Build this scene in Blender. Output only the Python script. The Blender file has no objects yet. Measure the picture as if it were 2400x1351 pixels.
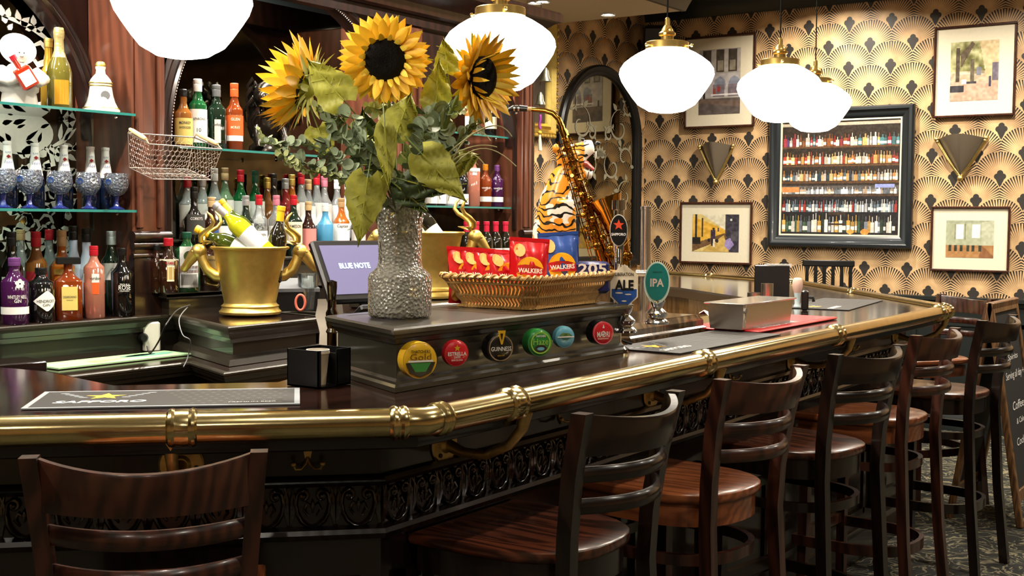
import bpy, math, random
import numpy as np
from mathutils import Vector, Matrix
random.seed(7)
PI = math.pi
SC = bpy.context.scene
COL = SC.collection

# ------------------------------------------------------------------ camera
FPX = 2850.0
def _rot(p, r, h):
    cp, sp, cr, sr = math.cos(p), math.sin(p), math.cos(r), math.sin(r)
    A = Matrix(((1, 0, 0), (0, -sp, -cp), (0, cp, -sp)))
    B = Matrix(((cr, -sr, 0), (sr, cr, 0), (0, 0, 1)))
    H = Matrix(((math.cos(h), math.sin(h), 0), (-math.sin(h), math.cos(h), 0), (0, 0, 1)))
    return B @ A @ H
CM = _rot(math.radians(3.25), math.radians(.47), math.radians(34.5))
CAM = Vector((0, 0, 1.5))
cd = bpy.data.cameras.new('camera'); cam = bpy.data.objects.new('camera', cd); COL.objects.link(cam)
cd.sensor_width = 36; cd.lens = FPX / 2400 * 36; cd.clip_start = .05; cd.clip_end = 60
r_, d_, f_ = CM[0], CM[1], CM[2]
cam.matrix_world = Matrix(((r_[0], -d_[0], -f_[0], CAM.x), (r_[1], -d_[1], -f_[1], CAM.y), (r_[2], -d_[2], -f_[2], CAM.z), (0, 0, 0, 1)))
SC.camera = cam
def at(px, py, x=None, y=None, z=None, d=None):
    """the point of a real plane seen at a pixel of the 2400x1351 photograph"""
    r = CM.transposed() @ Vector(((px - 1200) / FPX, (py - 675.5) / FPX, 1))
    if x is not None: t = (x - CAM.x) / r.x
    elif y is not None: t = (y - CAM.y) / r.y
    elif z is not None: t = (z - CAM.z) / r.z
    else: t = d
    return CAM + r * t

SC.view_settings.view_transform = 'Standard'; SC.view_settings.look = 'None'
SC.view_settings.gamma = 1; SC.view_settings.use_curve_mapping = False
SC.view_settings.exposure = .7
SC.cycles.use_denoising = True
SC.cycles.max_bounces = 10; SC.cycles.transparent_max_bounces = 24; SC.cycles.glossy_bounces = 5; SC.cycles.transmission_bounces = 6; SC.cycles.diffuse_bounces = 3
SC.cycles.sample_clamp_indirect = 6; SC.cycles.caustics_reflective = False; SC.cycles.caustics_refractive = False
W = bpy.data.worlds.new('world'); SC.world = W; W.use_nodes = True
W.node_tree.nodes['Background'].inputs[0].default_value = (.8, .75, .65, 1)
W.node_tree.nodes['Background'].inputs[1].default_value = .05

# ------------------------------------------------------------------ recessed lights: canopy ones in view, ceiling ones added out of view
CEIL = 3.3; SOF = 2.9
ADDED_DOWN = [(x, y, CEIL) for x in (-.6, 1.2) for y in (-1.6, .9, 3.2, 5.5, 7.6)] + [(-1.9, 7.95, CEIL), (-3.2, 8.3, CEIL)] + [(-2.95, y, CEIL) for y in (.6, 1.9, 3.2, 4.5, 5.8)]  # unseen downlights added for the room, far wall and serving aisle
SOFL = [(-4.32, 6.6, SOF)]
SOFL.append(tuple(at(1425, 32, z=SOF))); SOFL.append(tuple(at(1255, 4, z=SOF)))
def area(name, loc, size, energy, color=(1, .90, .76), rot=(0, 0, 0), size_y=None, spread=None):
    l = bpy.data.lights.new(name, 'AREA'); l.energy = energy; l.color = color; l.size = size
    l.shape = 'DISK'
    if size_y: l.shape = 'RECTANGLE'; l.size_y = size_y
    if spread: l.spread = spread
    o = bpy.data.objects.new(name, l); COL.objects.link(o); o.location = loc; o.rotation_euler = rot
    return o
for q in ADDED_DOWN: area('downlight_beam', (q[0], q[1], q[2] - .035), .09, 11 if q[0] > -1 and q[1] < 7 else 34, spread=math.radians(150))  # fill from the added fittings, weaker over the front of the room
for q in SOFL: area('downlight_beam', (q[0], q[1], q[2] - .035), .07, 9, (1, .95, .85), spread=math.radians(150))

# ------------------------------------------------------------------ materials
MT = {}
def srgb(c):
    if isinstance(c, str):
        c = [int(c[i:i + 2], 16) / 255 for i in (0, 2, 4)]
    return tuple(((v / 12.92) if v <= .04045 else ((v + .055) / 1.055) ** 2.4) for v in c[:3]) + (1,)
def newmat(name):
    m = bpy.data.materials.new(name); m.use_nodes = True
    nt = m.node_tree; return m, nt, nt.nodes['Principled BSDF']
def N(nt, t, **k):
    n = nt.nodes.new(t)
    for a, v in k.items():
        if a.startswith('i'):
            key = a[1:]; n.inputs[int(key) if key.isdigit() else key].default_value = v
        else: setattr(n, a, v)
    return n
def pbr(name, col, rough=.5, metal=0, coat=0, bump=0, bscale=60, var=0, emit=0, spec=None, alpha=None):
    if name in MT: return MT[name]
    m, nt, b = newmat(name); c = srgb(col)
    b.inputs['Base Color'].default_value = c; b.inputs['Roughness'].default_value = rough; b.inputs['Metallic'].default_value = metal
    b.inputs['Coat Weight'].default_value = coat; b.inputs['Coat Roughness'].default_value = .05
    if spec is not None: b.inputs['Specular IOR Level'].default_value = spec
    if emit: b.inputs['Emission Color'].default_value = c; b.inputs['Emission Strength'].default_value = emit
    tc = N(nt, 'ShaderNodeTexCoord')
    nz = N(nt, 'ShaderNodeTexNoise'); nz.inputs['Scale'].default_value = bscale; nz.inputs['Detail'].default_value = 4
    nt.links.new(tc.outputs['Object'], nz.inputs['Vector'])
    if bump:
        bp = N(nt, 'ShaderNodeBump'); bp.inputs['Strength'].default_value = bump; bp.inputs['Distance'].default_value = .004
        nt.links.new(nz.outputs['Fac'], bp.inputs['Height']); nt.links.new(bp.outputs['Normal'], b.inputs['Normal'])
    mx = N(nt, 'ShaderNodeMixRGB'); mx.blend_type = 'MULTIPLY'; mx.inputs[0].default_value = var if var else .08
    mx.inputs[1].default_value = c; nt.links.new(nz.outputs['Color'], mx.inputs[2]); 
    rp = N(nt, 'ShaderNodeValToRGB'); rp.color_ramp.elements[0].position = .3; rp.color_ramp.elements[1].position = .7
    rp.color_ramp.elements[0].color = (.35, .35, .35, 1)
    nt.links.new(nz.outputs['Fac'], rp.inputs[0]); nt.links.new(rp.outputs[0], mx.inputs[2]); nt.links.new(mx.outputs[0], b.inputs['Base Color'])
    MT[name] = m; return m
def wood(name, c1, c2, scale=1., rough=.3, coat=.4, axis=2, dist=3., grain=14., bump=.15):
    if name in MT: return MT[name]
    m, nt, b = newmat(name)
    tc = N(nt, 'ShaderNodeTexCoord'); mp = N(nt, 'ShaderNodeMapping')
    s = [6 * scale] * 3; s[axis] = .8 * scale; mp.inputs['Scale'].default_value = s
    nt.links.new(tc.outputs['Object'], mp.inputs['Vector'])
    nz = N(nt, 'ShaderNodeTexNoise'); nz.inputs['Scale'].default_value = dist; nz.inputs['Detail'].default_value = 6
    wv = N(nt, 'ShaderNodeTexWave'); wv.inputs['Scale'].default_value = 1.6; wv.inputs['Distortion'].default_value = grain; wv.inputs['Detail'].default_value = 3; wv.inputs['Detail Scale'].default_value = 1.2
    wv.bands_direction = 'DIAGONAL'
    nt.links.new(mp.outputs[0], nz.inputs['Vector']); nt.links.new(mp.outputs[0], wv.inputs['Vector'])
    ad = N(nt, 'ShaderNodeMath', operation='MULTIPLY_ADD'); ad.inputs[1].default_value = .5
    nt.links.new(nz.outputs['Fac'], ad.inputs[0])
    m2 = N(nt, 'ShaderNodeMath', operation='MULTIPLY'); m2.inputs[1].default_value = .5; nt.links.new(wv.outputs['Fac'], m2.inputs[0]); nt.links.new(m2.outputs[0], ad.inputs[2])
    rp = N(nt, 'ShaderNodeValToRGB'); e = rp.color_ramp.elements; e[0].position = .25; e[1].position = .75; e[0].color = srgb(c1); e[1].color = srgb(c2)
    nt.links.new(ad.outputs[0], rp.inputs[0]); nt.links.new(rp.outputs[0], b.inputs['Base Color'])
    b.inputs['Roughness'].default_value = rough; b.inputs['Coat Weight'].default_value = coat; b.inputs['Coat Roughness'].default_value = .12
    bp = N(nt, 'ShaderNodeBump'); bp.inputs['Strength'].default_value = bump; bp.inputs['Distance'].default_value = .002
    nt.links.new(ad.outputs[0], bp.inputs['Height']); nt.links.new(bp.outputs['Normal'], b.inputs['Normal'])
    MT[name] = m; return m
def thin(name, col, alpha=.2, rough=.03, bump=0, bscale=80):
    """thin clear glass: tinted see-through plus gloss by Fresnel"""
    if name in MT: return MT[name]
    m, nt, b = newmat(name); nt.nodes.remove(b); out = nt.nodes['Material Output']
    tr = N(nt, 'ShaderNodeBsdfTransparent'); tr.inputs[0].default_value = srgb(col)
    gl = N(nt, 'ShaderNodeBsdfGlossy'); gl.inputs['Roughness'].default_value = rough
    df = N(nt, 'ShaderNodeBsdfDiffuse'); df.inputs[0].default_value = srgb(col)
    fr = N(nt, 'ShaderNodeFresnel'); fr.inputs[0].default_value = 1.5
    ad = N(nt, 'ShaderNodeMath', operation='MULTIPLY_ADD'); ad.inputs[1].default_value = 1.6; ad.inputs[2].default_value = .04; nt.links.new(fr.outputs[0], ad.inputs[0])
    m1 = N(nt, 'ShaderNodeMixShader'); m1.inputs[0].default_value = alpha; nt.links.new(tr.outputs[0], m1.inputs[1]); nt.links.new(df.outputs[0], m1.inputs[2])
    m2 = N(nt, 'ShaderNodeMixShader'); nt.links.new(ad.outputs[0], m2.inputs[0]); nt.links.new(m1.outputs[0], m2.inputs[1]); nt.links.new(gl.outputs[0], m2.inputs[2])
    if bump:
        tc = N(nt, 'ShaderNodeTexCoord'); nz = N(nt, 'ShaderNodeTexVoronoi'); nz.inputs['Scale'].default_value = bscale
        nt.links.new(tc.outputs['Object'], nz.inputs['Vector']); bp = N(nt, 'ShaderNodeBump'); bp.inputs['Strength'].default_value = bump; bp.inputs['Distance'].default_value = .01
        nt.links.new(nz.outputs['Distance'], bp.inputs['Height'])
        for s in (gl, df): nt.links.new(bp.outputs[0], s.inputs['Normal'])
        nt.links.new(bp.outputs[0], fr.inputs['Normal'])
    nt.links.new(m2.outputs[0], out.inputs[0]); MT[name] = m; return m
def emis(name, col, s):
    if name in MT: return MT[name]
    m, nt, b = newmat(name); b.inputs['Base Color'].default_value = srgb(col); b.inputs['Emission Color'].default_value = srgb(col); b.inputs['Emission Strength'].default_value = s
    b.inputs['Roughness'].default_value = .3; MT[name] = m; return m
def vcol(name, rough=.5, coat=0.):
    if name in MT: return MT[name]
    m, nt, b = newmat(name); a = N(nt, 'ShaderNodeVertexColor'); a.layer_name = 'Col'
    nt.links.new(a.outputs[0], b.inputs['Base Color']); b.inputs['Roughness'].default_value = rough; b.inputs['Coat Weight'].default_value = coat; MT[name] = m; return m

# small expression helper for math nodes
class E:
    def __init__(s, nt, o): s.nt = nt; s.o = o
    def op(s, k, *a):
        n = s.nt.nodes.new('ShaderNodeMath'); n.operation = k
        for i, v in enumerate((s,) + a):
            if isinstance(v, E): s.nt.links.new(v.o, n.inputs[i])
            else: n.inputs[i].default_value = v
        return E(s.nt, n.outputs[0])
    def __add__(s, b): return s.op('ADD', b)
    __radd__ = __add__
    def __sub__(s, b): return s.op('SUBTRACT', b)
    def __mul__(s, b): return s.op('MULTIPLY', b)
    __rmul__ = __mul__
    def __truediv__(s, b): return s.op('DIVIDE', b)
    def lt(s, b): return s.op('LESS_THAN', b)
    def gt(s, b): return s.op('GREATER_THAN', b)
    def floor(s): return s.op('FLOOR')
    def abs(s): return s.op('ABSOLUTE')
    def sqrt(s): return s.op('SQRT')
    def fract(s): return s.op('FRACT')
    def mn(s, b): return s.op('MINIMUM', b)
    def mx(s, b): return s.op('MAXIMUM', b)
def pick(c, a, b): return a * c + b * (c * -1 + 1)      # c ? a : b

def wallpaper(name):
    m, nt, b = newmat(name)
    uv = N(nt, 'ShaderNodeUVMap'); sp = N(nt, 'ShaderNodeSeparateXYZ'); nt.links.new(uv.outputs[0], sp.inputs[0])
    u, v = E(nt, sp.outputs[0]), E(nt, sp.outputs[1])
    WD, HR, R = .316, .166, .18
    r = (v / HR).floor()
    def local(rr):
        off = (rr * .5).fract() * WD            # 0 or WD/2
        q = (u - off) / WD
        dx = (q.fract() - .5) * WD
        dy = v - rr * HR
        return dx, dy
    dx1, dy1 = local(r); dx2, dy2 = local(r + 1)
    ins = (dx1 * dx1 + dy1 * dy1).lt(R * R)
    dx = pick(ins, dx1, dx2); dy = pick(ins, dy1, dy2)
    d = (dx * dx + dy * dy).sqrt() / R
    ang = dx.op('ARCTAN2', dy + .03)
    st = ((ang * (62 / (2 * PI))).fract() - .5).abs() * 2       # 0..1 triangle
    duty = ((d - .38) * 1.0).mx(0.).mn(.58)
    line = st.lt(duty) * d.lt(.972)
    edge = d.gt(1.0)
    dark = line.mx(edge)
    c0 = ((dx * dx + (dy - .02) * (dy - .02)).lt(.021 ** 2))
    ax = dx.abs() - .02
    c1 = (ax * ax + (dy + .004) * (dy + .004)).lt(.021 ** 2)
    dia = (dx.abs()).lt((dy + .085) * .46) * dy.lt(0.)* dy.gt(-.085)
    bud = c0.mx(c1).mx(dia)
    tc = N(nt, 'ShaderNodeTexCoord'); nz = N(nt, 'ShaderNodeTexNoise'); nz.inputs['Scale'].default_value = 7; nz.inputs['Detail'].default_value = 6
    nt.links.new(tc.outputs['Object'], nz.inputs['Vector'])
    gr = N(nt, 'ShaderNodeValToRGB'); e = gr.color_ramp.elements; e[0].position = .35; e[1].position = .65; e[0].color = srgb('b8946a'); e[1].color = srgb('e0bb88')
    nt.links.new(nz.outputs['Fac'], gr.inputs[0])
    m1 = N(nt, 'ShaderNodeMixRGB'); nt.links.new(dark.o, m1.inputs[0]); nt.links.new(gr.outputs[0], m1.inputs[1]); m1.inputs[2].default_value = srgb('1c1512')
    m2 = N(nt, 'ShaderNodeMixRGB'); nt.links.new(bud.o, m2.inputs[0]); nt.links.new(m1.outputs[0], m2.inputs[1]); m2.inputs[2].default_value = srgb('2e2a26')
    nt.links.new(m2.outputs[0], b.inputs['Base Color'])
    b.inputs['Roughness'].default_value = .5
    MT[name] = m; return m

def carpet():
    m, nt, b = newmat('carpet')
    tc = N(nt, 'ShaderNodeTexCoord')
    nz = N(nt, 'ShaderNodeTexNoise'); nz.inputs['Scale'].default_value = 3.5; nz.inputs['Detail'].default_value = 2
    mx = N(nt, 'ShaderNodeMixRGB'); mx.inputs[0].default_value = .35
    nt.links.new(tc.outputs['Object'], nz.inputs['Vector']); nt.links.new(tc.outputs['Object'], mx.inputs[1]); nt.links.new(nz.outputs['Color'], mx.inputs[2])
    wv = N(nt, 'ShaderNodeTexWave'); wv.wave_type = 'RINGS'; wv.inputs['Scale'].default_value = 6; wv.inputs['Distortion'].default_value = 16; wv.inputs['Detail'].default_value = 3; wv.inputs['Detail Scale'].default_value = 2.5
    nt.links.new(mx.outputs[0], wv.inputs['Vector'])
    rp = N(nt, 'ShaderNodeValToRGB'); e = rp.color_ramp.elements; e[0].position = .78; e[1].position = .95; e[0].color = srgb('10120c'); e[1].color = srgb('6e674f')
    nt.links.new(wv.outputs['Fac'], rp.inputs[0]); nt.links.new(rp.outputs[0], b.inputs['Base Color']); b.inputs['Roughness'].default_value = 1
    MT['carpet'] = m; return m

def glassy(name, col, rough=.0, bump=0, bscale=60, ior=1.45):
    if name in MT: return MT[name]
    m, nt, b = newmat(name); b.inputs['Base Color'].default_value = srgb(col); b.inputs['Roughness'].default_value = rough
    b.inputs['Transmission Weight'].default_value = 1; b.inputs['IOR'].default_value = ior
    if bump:
        tc = N(nt, 'ShaderNodeTexCoord'); v = N(nt, 'ShaderNodeTexVoronoi'); v.inputs['Scale'].default_value = bscale
        nt.links.new(tc.outputs['Object'], v.inputs['Vector']); bp = N(nt, 'ShaderNodeBump'); bp.inputs['Strength'].default_value = bump; bp.inputs['Distance'].default_value = .01
        nt.links.new(v.outputs['Distance'], bp.inputs['Height']); nt.links.new(bp.outputs[0], b.inputs['Normal'])
    MT[name] = m; return m

M_top = wood('counter_wood', '1c0f0b', '2c1710', .6, .12, .8, axis=1, bump=.02)
M_ply = wood('dark_panel_wood', '100807', '190b08', 1, .25, .7)
M_mah = wood('mahogany', '1a0e0b', '2a1611', 1, .3, .5, grain=5)
M_pil = wood('pilaster_wood', '4e2a1b', '633624', 1.2, .35, .3, grain=4, dist=8)
M_bb = pbr('back_bar_paint', '2b261d', .35, coat=.3)
M_legs = wood('stool_wood', '0f0806', '1d100b', 1.5, .27, .35, grain=5, dist=8)
M_legs2 = wood('stool_wood_red', '24110c', '422217', 1.5, .3, .3, grain=5, dist=8)
M_seat = wood('seat_wood', '2c140d', '63321f', 1.0, .3, .5, axis=1, grain=20)
M_seat2 = wood('seat_wood_orange', '6e3a20', '94532e', 1.6, .3, .5, axis=1, grain=8)
M_brass = pbr('brass', 'e6d298', .17, 1, bump=.06, bscale=25, var=.25)
M_fit = pbr('fitting_brass', 'f2cf7c', .28, 1)
M_brassd = pbr('aged_brass', 'dcc27c', .45, 1, bump=.2, bscale=60, var=.4)
M_gold = pbr('gold_metal', 'dcbe68', .42, 1, bump=.12, bscale=40, var=.25)
M_chrome = pbr('chrome', 'd8d8d8', .06, 1)
M_chrome2 = pbr('satin_chrome', 'e4e2de', .22, 1)
M_steel = pbr('brushed_steel', 'b9b3ab', .28, 1, bump=.05, bscale=90)
M_black = pbr('black_plastic', '0c0c0d', .35)
M_blk2 = pbr('black_rubber', '262320', .55, bump=.1, bscale=200)
M_white = pbr('white_ceramic', 'd6d2c8', .25, coat=.5)
M_cream = pbr('cream_paper', 'e8dfc4', .6)
M_wpap = pbr('white_paper', 'e9e8e4', .6)
M_red = pbr('red_plastic', 'c01522', .35, coat=.3)
M_crown = pbr('dark_green_paint', '161b18', .4)
M_dado = pbr('dado_paint', '141a19', .45)
M_ceil = pbr('ceiling_paint', 'd9cfb9', .8)
M_glassS = thin('shelf_glass', 'edf8f5', .04)
M_glassE = pbr('shelf_glass_edge', '2f7f78', .1, coat=1)
M_mirror = pbr('antique_mirror', '6f6a5c', .06, 1, var=.45, bscale=9)
M_etch = pbr('etched_white', 'f6f0e2', .6)
M_wall = wallpaper('fan_wallpaper')
M_carpet = carpet()
M_clear = thin('clear_glass', 'eef4f4', .06)
M_globe = emis('opal_globe', 'fff4e0', 9)

# ------------------------------------------------------------------ mesh builder
class MB:
    def __init__(s): s.v = []; s.f = []; s.m = []; s.M = Matrix.Identity(4); s.cur = 0; s.uv = {}
    def add(s, vs, fs, mi=None):
        o = len(s.v); s.v += [tuple(s.M @ Vector(v)) for v in vs]
        s.f += [tuple(i + o for i in f) for f in fs]; s.m += [s.cur if mi is None else mi] * len(fs); return s
    def box(s, x0, x1, y0, y1, z0, z1, mi=None):
        return s.add([(x0, y0, z0), (x1, y0, z0), (x1, y1, z0), (x0, y1, z0), (x0, y0, z1), (x1, y0, z1), (x1, y1, z1), (x0, y1, z1)],
                     [(3, 2, 1, 0), (4, 5, 6, 7), (0, 1, 5, 4), (1, 2, 6, 5), (2, 3, 7, 6), (3, 0, 4, 7)], mi)
    def bbox(s, x0, x1, y0, y1, z0, z1, b=.004, mi=None):
        """box with chamfered edges"""
        P = []; 
        for zz, e in ((z0, b), (z0 + b, 0), (z1 - b, 0), (z1, b)):
            P.append([(x0 + e + b, y0 + e, zz), (x1 - e - b, y0 + e, zz), (x1 - e, y0 + e + b, zz), (x1 - e, y1 - e - b, zz), (x1 - e - b, y1 - e, zz), (x0 + e + b, y1 - e, zz), (x0 + e, y1 - e - b, zz), (x0 + e, y0 + e + b, zz)])
        return s.rings(P, True, True, mi)
    def rings(s, R, cap0=False, cap1=False, mi=None, closed=True):
        n = len(R[0]); vs = [p for r in R for p in r]; fs = []
        for i in range(len(R) - 1):
            for j in range(n if closed else n - 1):
                k = (j + 1) % n
                fs.append((i * n + j, i * n + k, (i + 1) * n + k, (i + 1) * n + j))
        if cap0: fs.append(tuple(range(n - 1, -1, -1)))
        if cap1: fs.append(tuple((len(R) - 1) * n + j for j in range(n)))
        return s.add(vs, fs, mi)
    def lathe(s, prof, n=24, mi=None, cap0=True, cap1=True, cx=0, cy=0, sx=1, sy=1, sq=0):
        """prof: (r, z) list; sq>0 squares the section"""
        R = []
        for r, z in prof:
            ring = []
            for j in range(n):
                a = 2 * PI * j / n + (PI / n if sq else 0); c, q = math.cos(a), math.sin(a)
                if sq:
                    k = 1 / max(abs(c), abs(q)); k = 1 + (min(k, 1.36) - 1) * sq; c *= k; q *= k
                ring.append((cx + r * c * sx, cy + r * q * sy, z))
            R.append(ring)
        return s.rings(R, cap0, cap1, mi)
    def cyl(s, r, z0, z1, n=20, mi=None, cx=0, cy=0): return s.lathe([(r, z0), (r, z1)], n, mi, cx=cx, cy=cy)
    def tube(s, pts, r, n=8, mi=None, cap=True, closed=False, flat=1.):
        pts = [Vector(p) for p in pts]; k = len(pts); rr = r if isinstance(r, (list, tuple)) else [r] * k
        up = None; R = []
        for i, p in enumerate(pts):
            if closed: t = pts[(i + 1) % k] - pts[i - 1]
            else: t = pts[min(i + 1, k - 1)] - pts[max(i - 1, 0)]
            if t.length < 1e-9: t = Vector((0, 0, 1))
            t.normalize()
            if up is None:
                up = Vector((0, 0, 1)) if abs(t.z) < .9 else Vector((1, 0, 0))
            up = (up - t * up.dot(t))
            if up.length < 1e-6: up = t.orthogonal()
            up.normalize(); sd = t.cross(up)
            R.append([tuple(p + (up * math.sin(2 * PI * j / n) * flat + sd * math.cos(2 * PI * j / n)) * rr[i]) for j in range(n)])
        if closed: R.append(R[0]); cap = False
        return s.rings(R, cap, cap, mi)
    def prism(s, poly, z0, z1, mi=None):
        n = len(poly)
        return s.add([(x, y, z0) for x, y in poly] + [(x, y, z1) for x, y in poly],
                     [tuple(range(n - 1, -1, -1)), tuple(range(n, 2 * n))] + [(i, (i + 1) % n, n + (i + 1) % n, n + i) for i in range(n)], mi)
    def sweep(s, path, prof, closed=False, mi=None, caps=True):
        """profile of (outward offset, z) carried along a plan polyline with mitred corners; outward is to the right of travel"""
        n = len(path); R = []
        for i in range(n):
            p = Vector(path[i])
            a = Vector(path[i]) - Vector(path[i - 1]) if (i > 0 or closed) else None
            b = Vector(path[(i + 1) % n]) - p if (i < n - 1 or closed) else None
            if a is None: a = b
            if b is None: b = a
            a = a.normalized(); b = b.normalized()
            na, nb = Vector((a.y, -a.x)), Vector((b.y, -b.x))
            m = (na + nb); m = m / max(m.dot(na), .2)
            R.append([(p.x + m.x * o, p.y + m.y * o, z) for o, z in prof])
        if closed: R.append(R[0])
        k = len(prof); vs = [q for r in R for q in r]; fs = []
        for i in range(len(R) - 1):
            for j in range(k - 1): fs.append((i * k + j, (i + 1) * k + j, (i + 1) * k + j + 1, i * k + j + 1))
        if caps and not closed: fs.append(tuple(range(k))); fs.append(tuple((len(R) - 1) * k + j for j in range(k - 1, -1, -1)))
        return s.add(vs, fs, mi)
    def sphere(s, c, r, n=12, m=8, mi=None, sx=1, sy=1, sz=1):
        R = []
        for i in range(1, m):
            a = PI * i / m; R.append([(c[0] + r * sx * math.sin(a) * math.cos(2 * PI * j / n), c[1] + r * sy * math.sin(a) * math.sin(2 * PI * j / n), c[2] - r * sz * math.cos(a)) for j in range(n)])
        o = len(R) * n; vs = [p for q in R for p in q] + [(c[0], c[1], c[2] - r * sz), (c[0], c[1], c[2] + r * sz)]; fs = []
        for i in range(len(R) - 1):
            for j in range(n): k = (j + 1) % n; fs.append((i * n + j, i * n + k, (i + 1) * n + k, (i + 1) * n + j))
        for j in range(n): k = (j + 1) % n; fs.append((o, k, j)); fs.append((o + 1, (len(R) - 1) * n + j, (len(R) - 1) * n + k))
        return s.add(vs, fs, mi)
    def plate(s, poly, t=.002, mi=None):
        """flat outline in the local xz plane facing -y, thickness t"""
        n = len(poly)
        return s.add([(x, -t, z) for x, z in poly] + [(x, 0, z) for x, z in poly],
                     [tuple(range(n)), tuple(range(2 * n - 1, n - 1, -1))] + [(i, n + i, n + (i + 1) % n, (i + 1) % n) for i in range(n)], mi)
    def text(s, body, size, width=None, bend=None, x=0, y=0, z=0, mi=None, shear=0, bold=0.0, maxseg=None, xf=None):
        """writing in the local xz plane facing -y, centred on x,z; bend = radius of the bottle it wraps"""
        cu = bpy.data.curves.new('t', 'FONT'); cu.body = body; cu.size = 1; cu.resolution_u = 2; cu.shear = shear; cu.offset = bold; cu.align_x = 'CENTER'; cu.align_y = 'CENTER'; cu.space_line = .85
        o = bpy.data.objects.new('t', cu); me = bpy.data.meshes.new_from_object(o)
        vs = [tuple(v.co) for v in me.vertices]; fs = [tuple(p.vertices) for p in me.polygons]
        bpy.data.objects.remove(o); bpy.data.curves.remove(cu); bpy.data.meshes.remove(me)
        if not vs: return s
        mnx = min(v[0] for v in vs); mxx = max(v[0] for v in vs); cx = (mnx + mxx) / 2
        mnz = min(v[1] for v in vs); mxz = max(v[1] for v in vs); cz = (mnz + mxz) / 2
        k = size * 1.35; kx = (width / (mxx - mnx)) if width else k
        if width and not size: k = kx
        out = []
        for a, b, _ in vs:
            X = (a - cx) * kx + x; Z = (b - cz) * k + z
            if xf: out.append(xf(X, Z))
            elif bend: out.append((bend * math.sin(X / bend), y - bend * math.cos(X / bend) + bend, Z))
            else: out.append((X, y, Z))
        return s.add(out, fs, mi)
    def obj(s, name, mat, parent=None, loc=None, rz=None, smooth=35, kind=None, label=None):
        me = bpy.data.meshes.new(name); me.from_pydata(s.v, [], s.f)
        for m in (mat if isinstance(mat, (list, tuple)) else [mat]): me.materials.append(m)
        if any(s.m): me.polygons.foreach_set('material_index', s.m)
        me.validate()
        if smooth:
            me.polygons.foreach_set('use_smooth', [True] * len(me.polygons))
            me.set_sharp_from_angle(angle=math.radians(smooth))
        me.update()
        o = bpy.data.objects.new(name, me); COL.objects.link(o)
        if parent is not None: o.parent = parent
        if loc is not None: o.location = loc
        if rz is not None: o.rotation_euler.z = rz
        if kind: o['kind'] = kind
        if label: o['label'] = label
        return o
def tag(o, label, cat, group=None, kind=None):
    o['label'] = label; o['category'] = cat
    if group: o['group'] = group
    if kind: o['kind'] = kind
    return o
def thing(name, label, cat, loc=(0, 0, 0), rz=0, group=None):
    o = bpy.data.objects.new(name, None); COL.objects.link(o); o.empty_display_size = .1
    o.location = loc; o.rotation_euler = (0, 0, rz); return tag(o, label, cat, group)
KIDS = None
def dup(root, loc, rz=0, label=None, group=None, tilt=None, scale=None):
    """a copy of a thing with copies of its parts and their sub-parts"""
    kids = {}
    for o in COL.objects:
        if o.parent: kids.setdefault(o.parent.name, []).append(o)
    def cp(o, par):
        c = o.copy(); COL.objects.link(c); c.parent = par
        for k in kids.get(o.name, []): cp(k, c)
        return c
    r = cp(root, None); r.location = loc; r.rotation_euler = (0, 0, rz)
    if tilt: r.rotation_euler = tilt
    if scale: r.scale = (scale,) * 3
    if label: r['label'] = label
    if group: r['group'] = group
    return r
def facing(loc, extra=0):
    """rotation that turns a thing's local -y front towards the drinkers' side seen from loc, extra in degrees"""
    return math.atan2(-loc[0], loc[1]) + math.radians(extra)
def painted(name, img, w, h, parent, loc=(0, 0, 0), mat=None, label=None):
    """a picture as a colour grid in the local xz plane facing -y, centred"""
    H, Wd = img.shape[:2]
    vs = [(-w / 2 + w * i / Wd, 0, h / 2 - h * j / H) for j in range(H + 1) for i in range(Wd + 1)]
    fs = [(j * (Wd + 1) + i, (j + 1) * (Wd + 1) + i, (j + 1) * (Wd + 1) + i + 1, j * (Wd + 1) + i + 1) for j in range(H) for i in range(Wd)]
    me = bpy.data.meshes.new(name); me.from_pydata(vs, [], fs)
    a = me.color_attributes.new('Col', 'FLOAT_COLOR', 'CORNER')
    c = np.clip(img.reshape(-1, 3), 0, 1); c = np.where(c <= .04045, c / 12.92, ((c + .055) / 1.055) ** 2.4)
    c = np.concatenate([c, np.ones((len(c), 1))], 1).repeat(4, 0).astype(np.float32); a.data.foreach_set('color', c.ravel())
    me.materials.append(mat or vcol('print_ink', .5)); o = bpy.data.objects.new(name, me); COL.objects.link(o); o.parent = parent; o.location = loc
    if label: o['label'] = label
    return o
def rgb(c): return np.array([int(c[i:i + 2], 16) / 255 for i in (0, 2, 4)])
def circle(r, n=32, cx=0, cz=0, sx=1, sz=1): return [(cx + r * sx * math.cos(2 * PI * i / n), cz + r * sz * math.sin(2 * PI * i / n)) for i in range(n)]
def star(r, cx=0, cz=0, k=.42): return [(cx + (r if i % 2 == 0 else r * k) * math.sin(PI * i / 5), cz + (r if i % 2 == 0 else r * k) * math.cos(PI * i / 5)) for i in range(10)]
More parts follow.
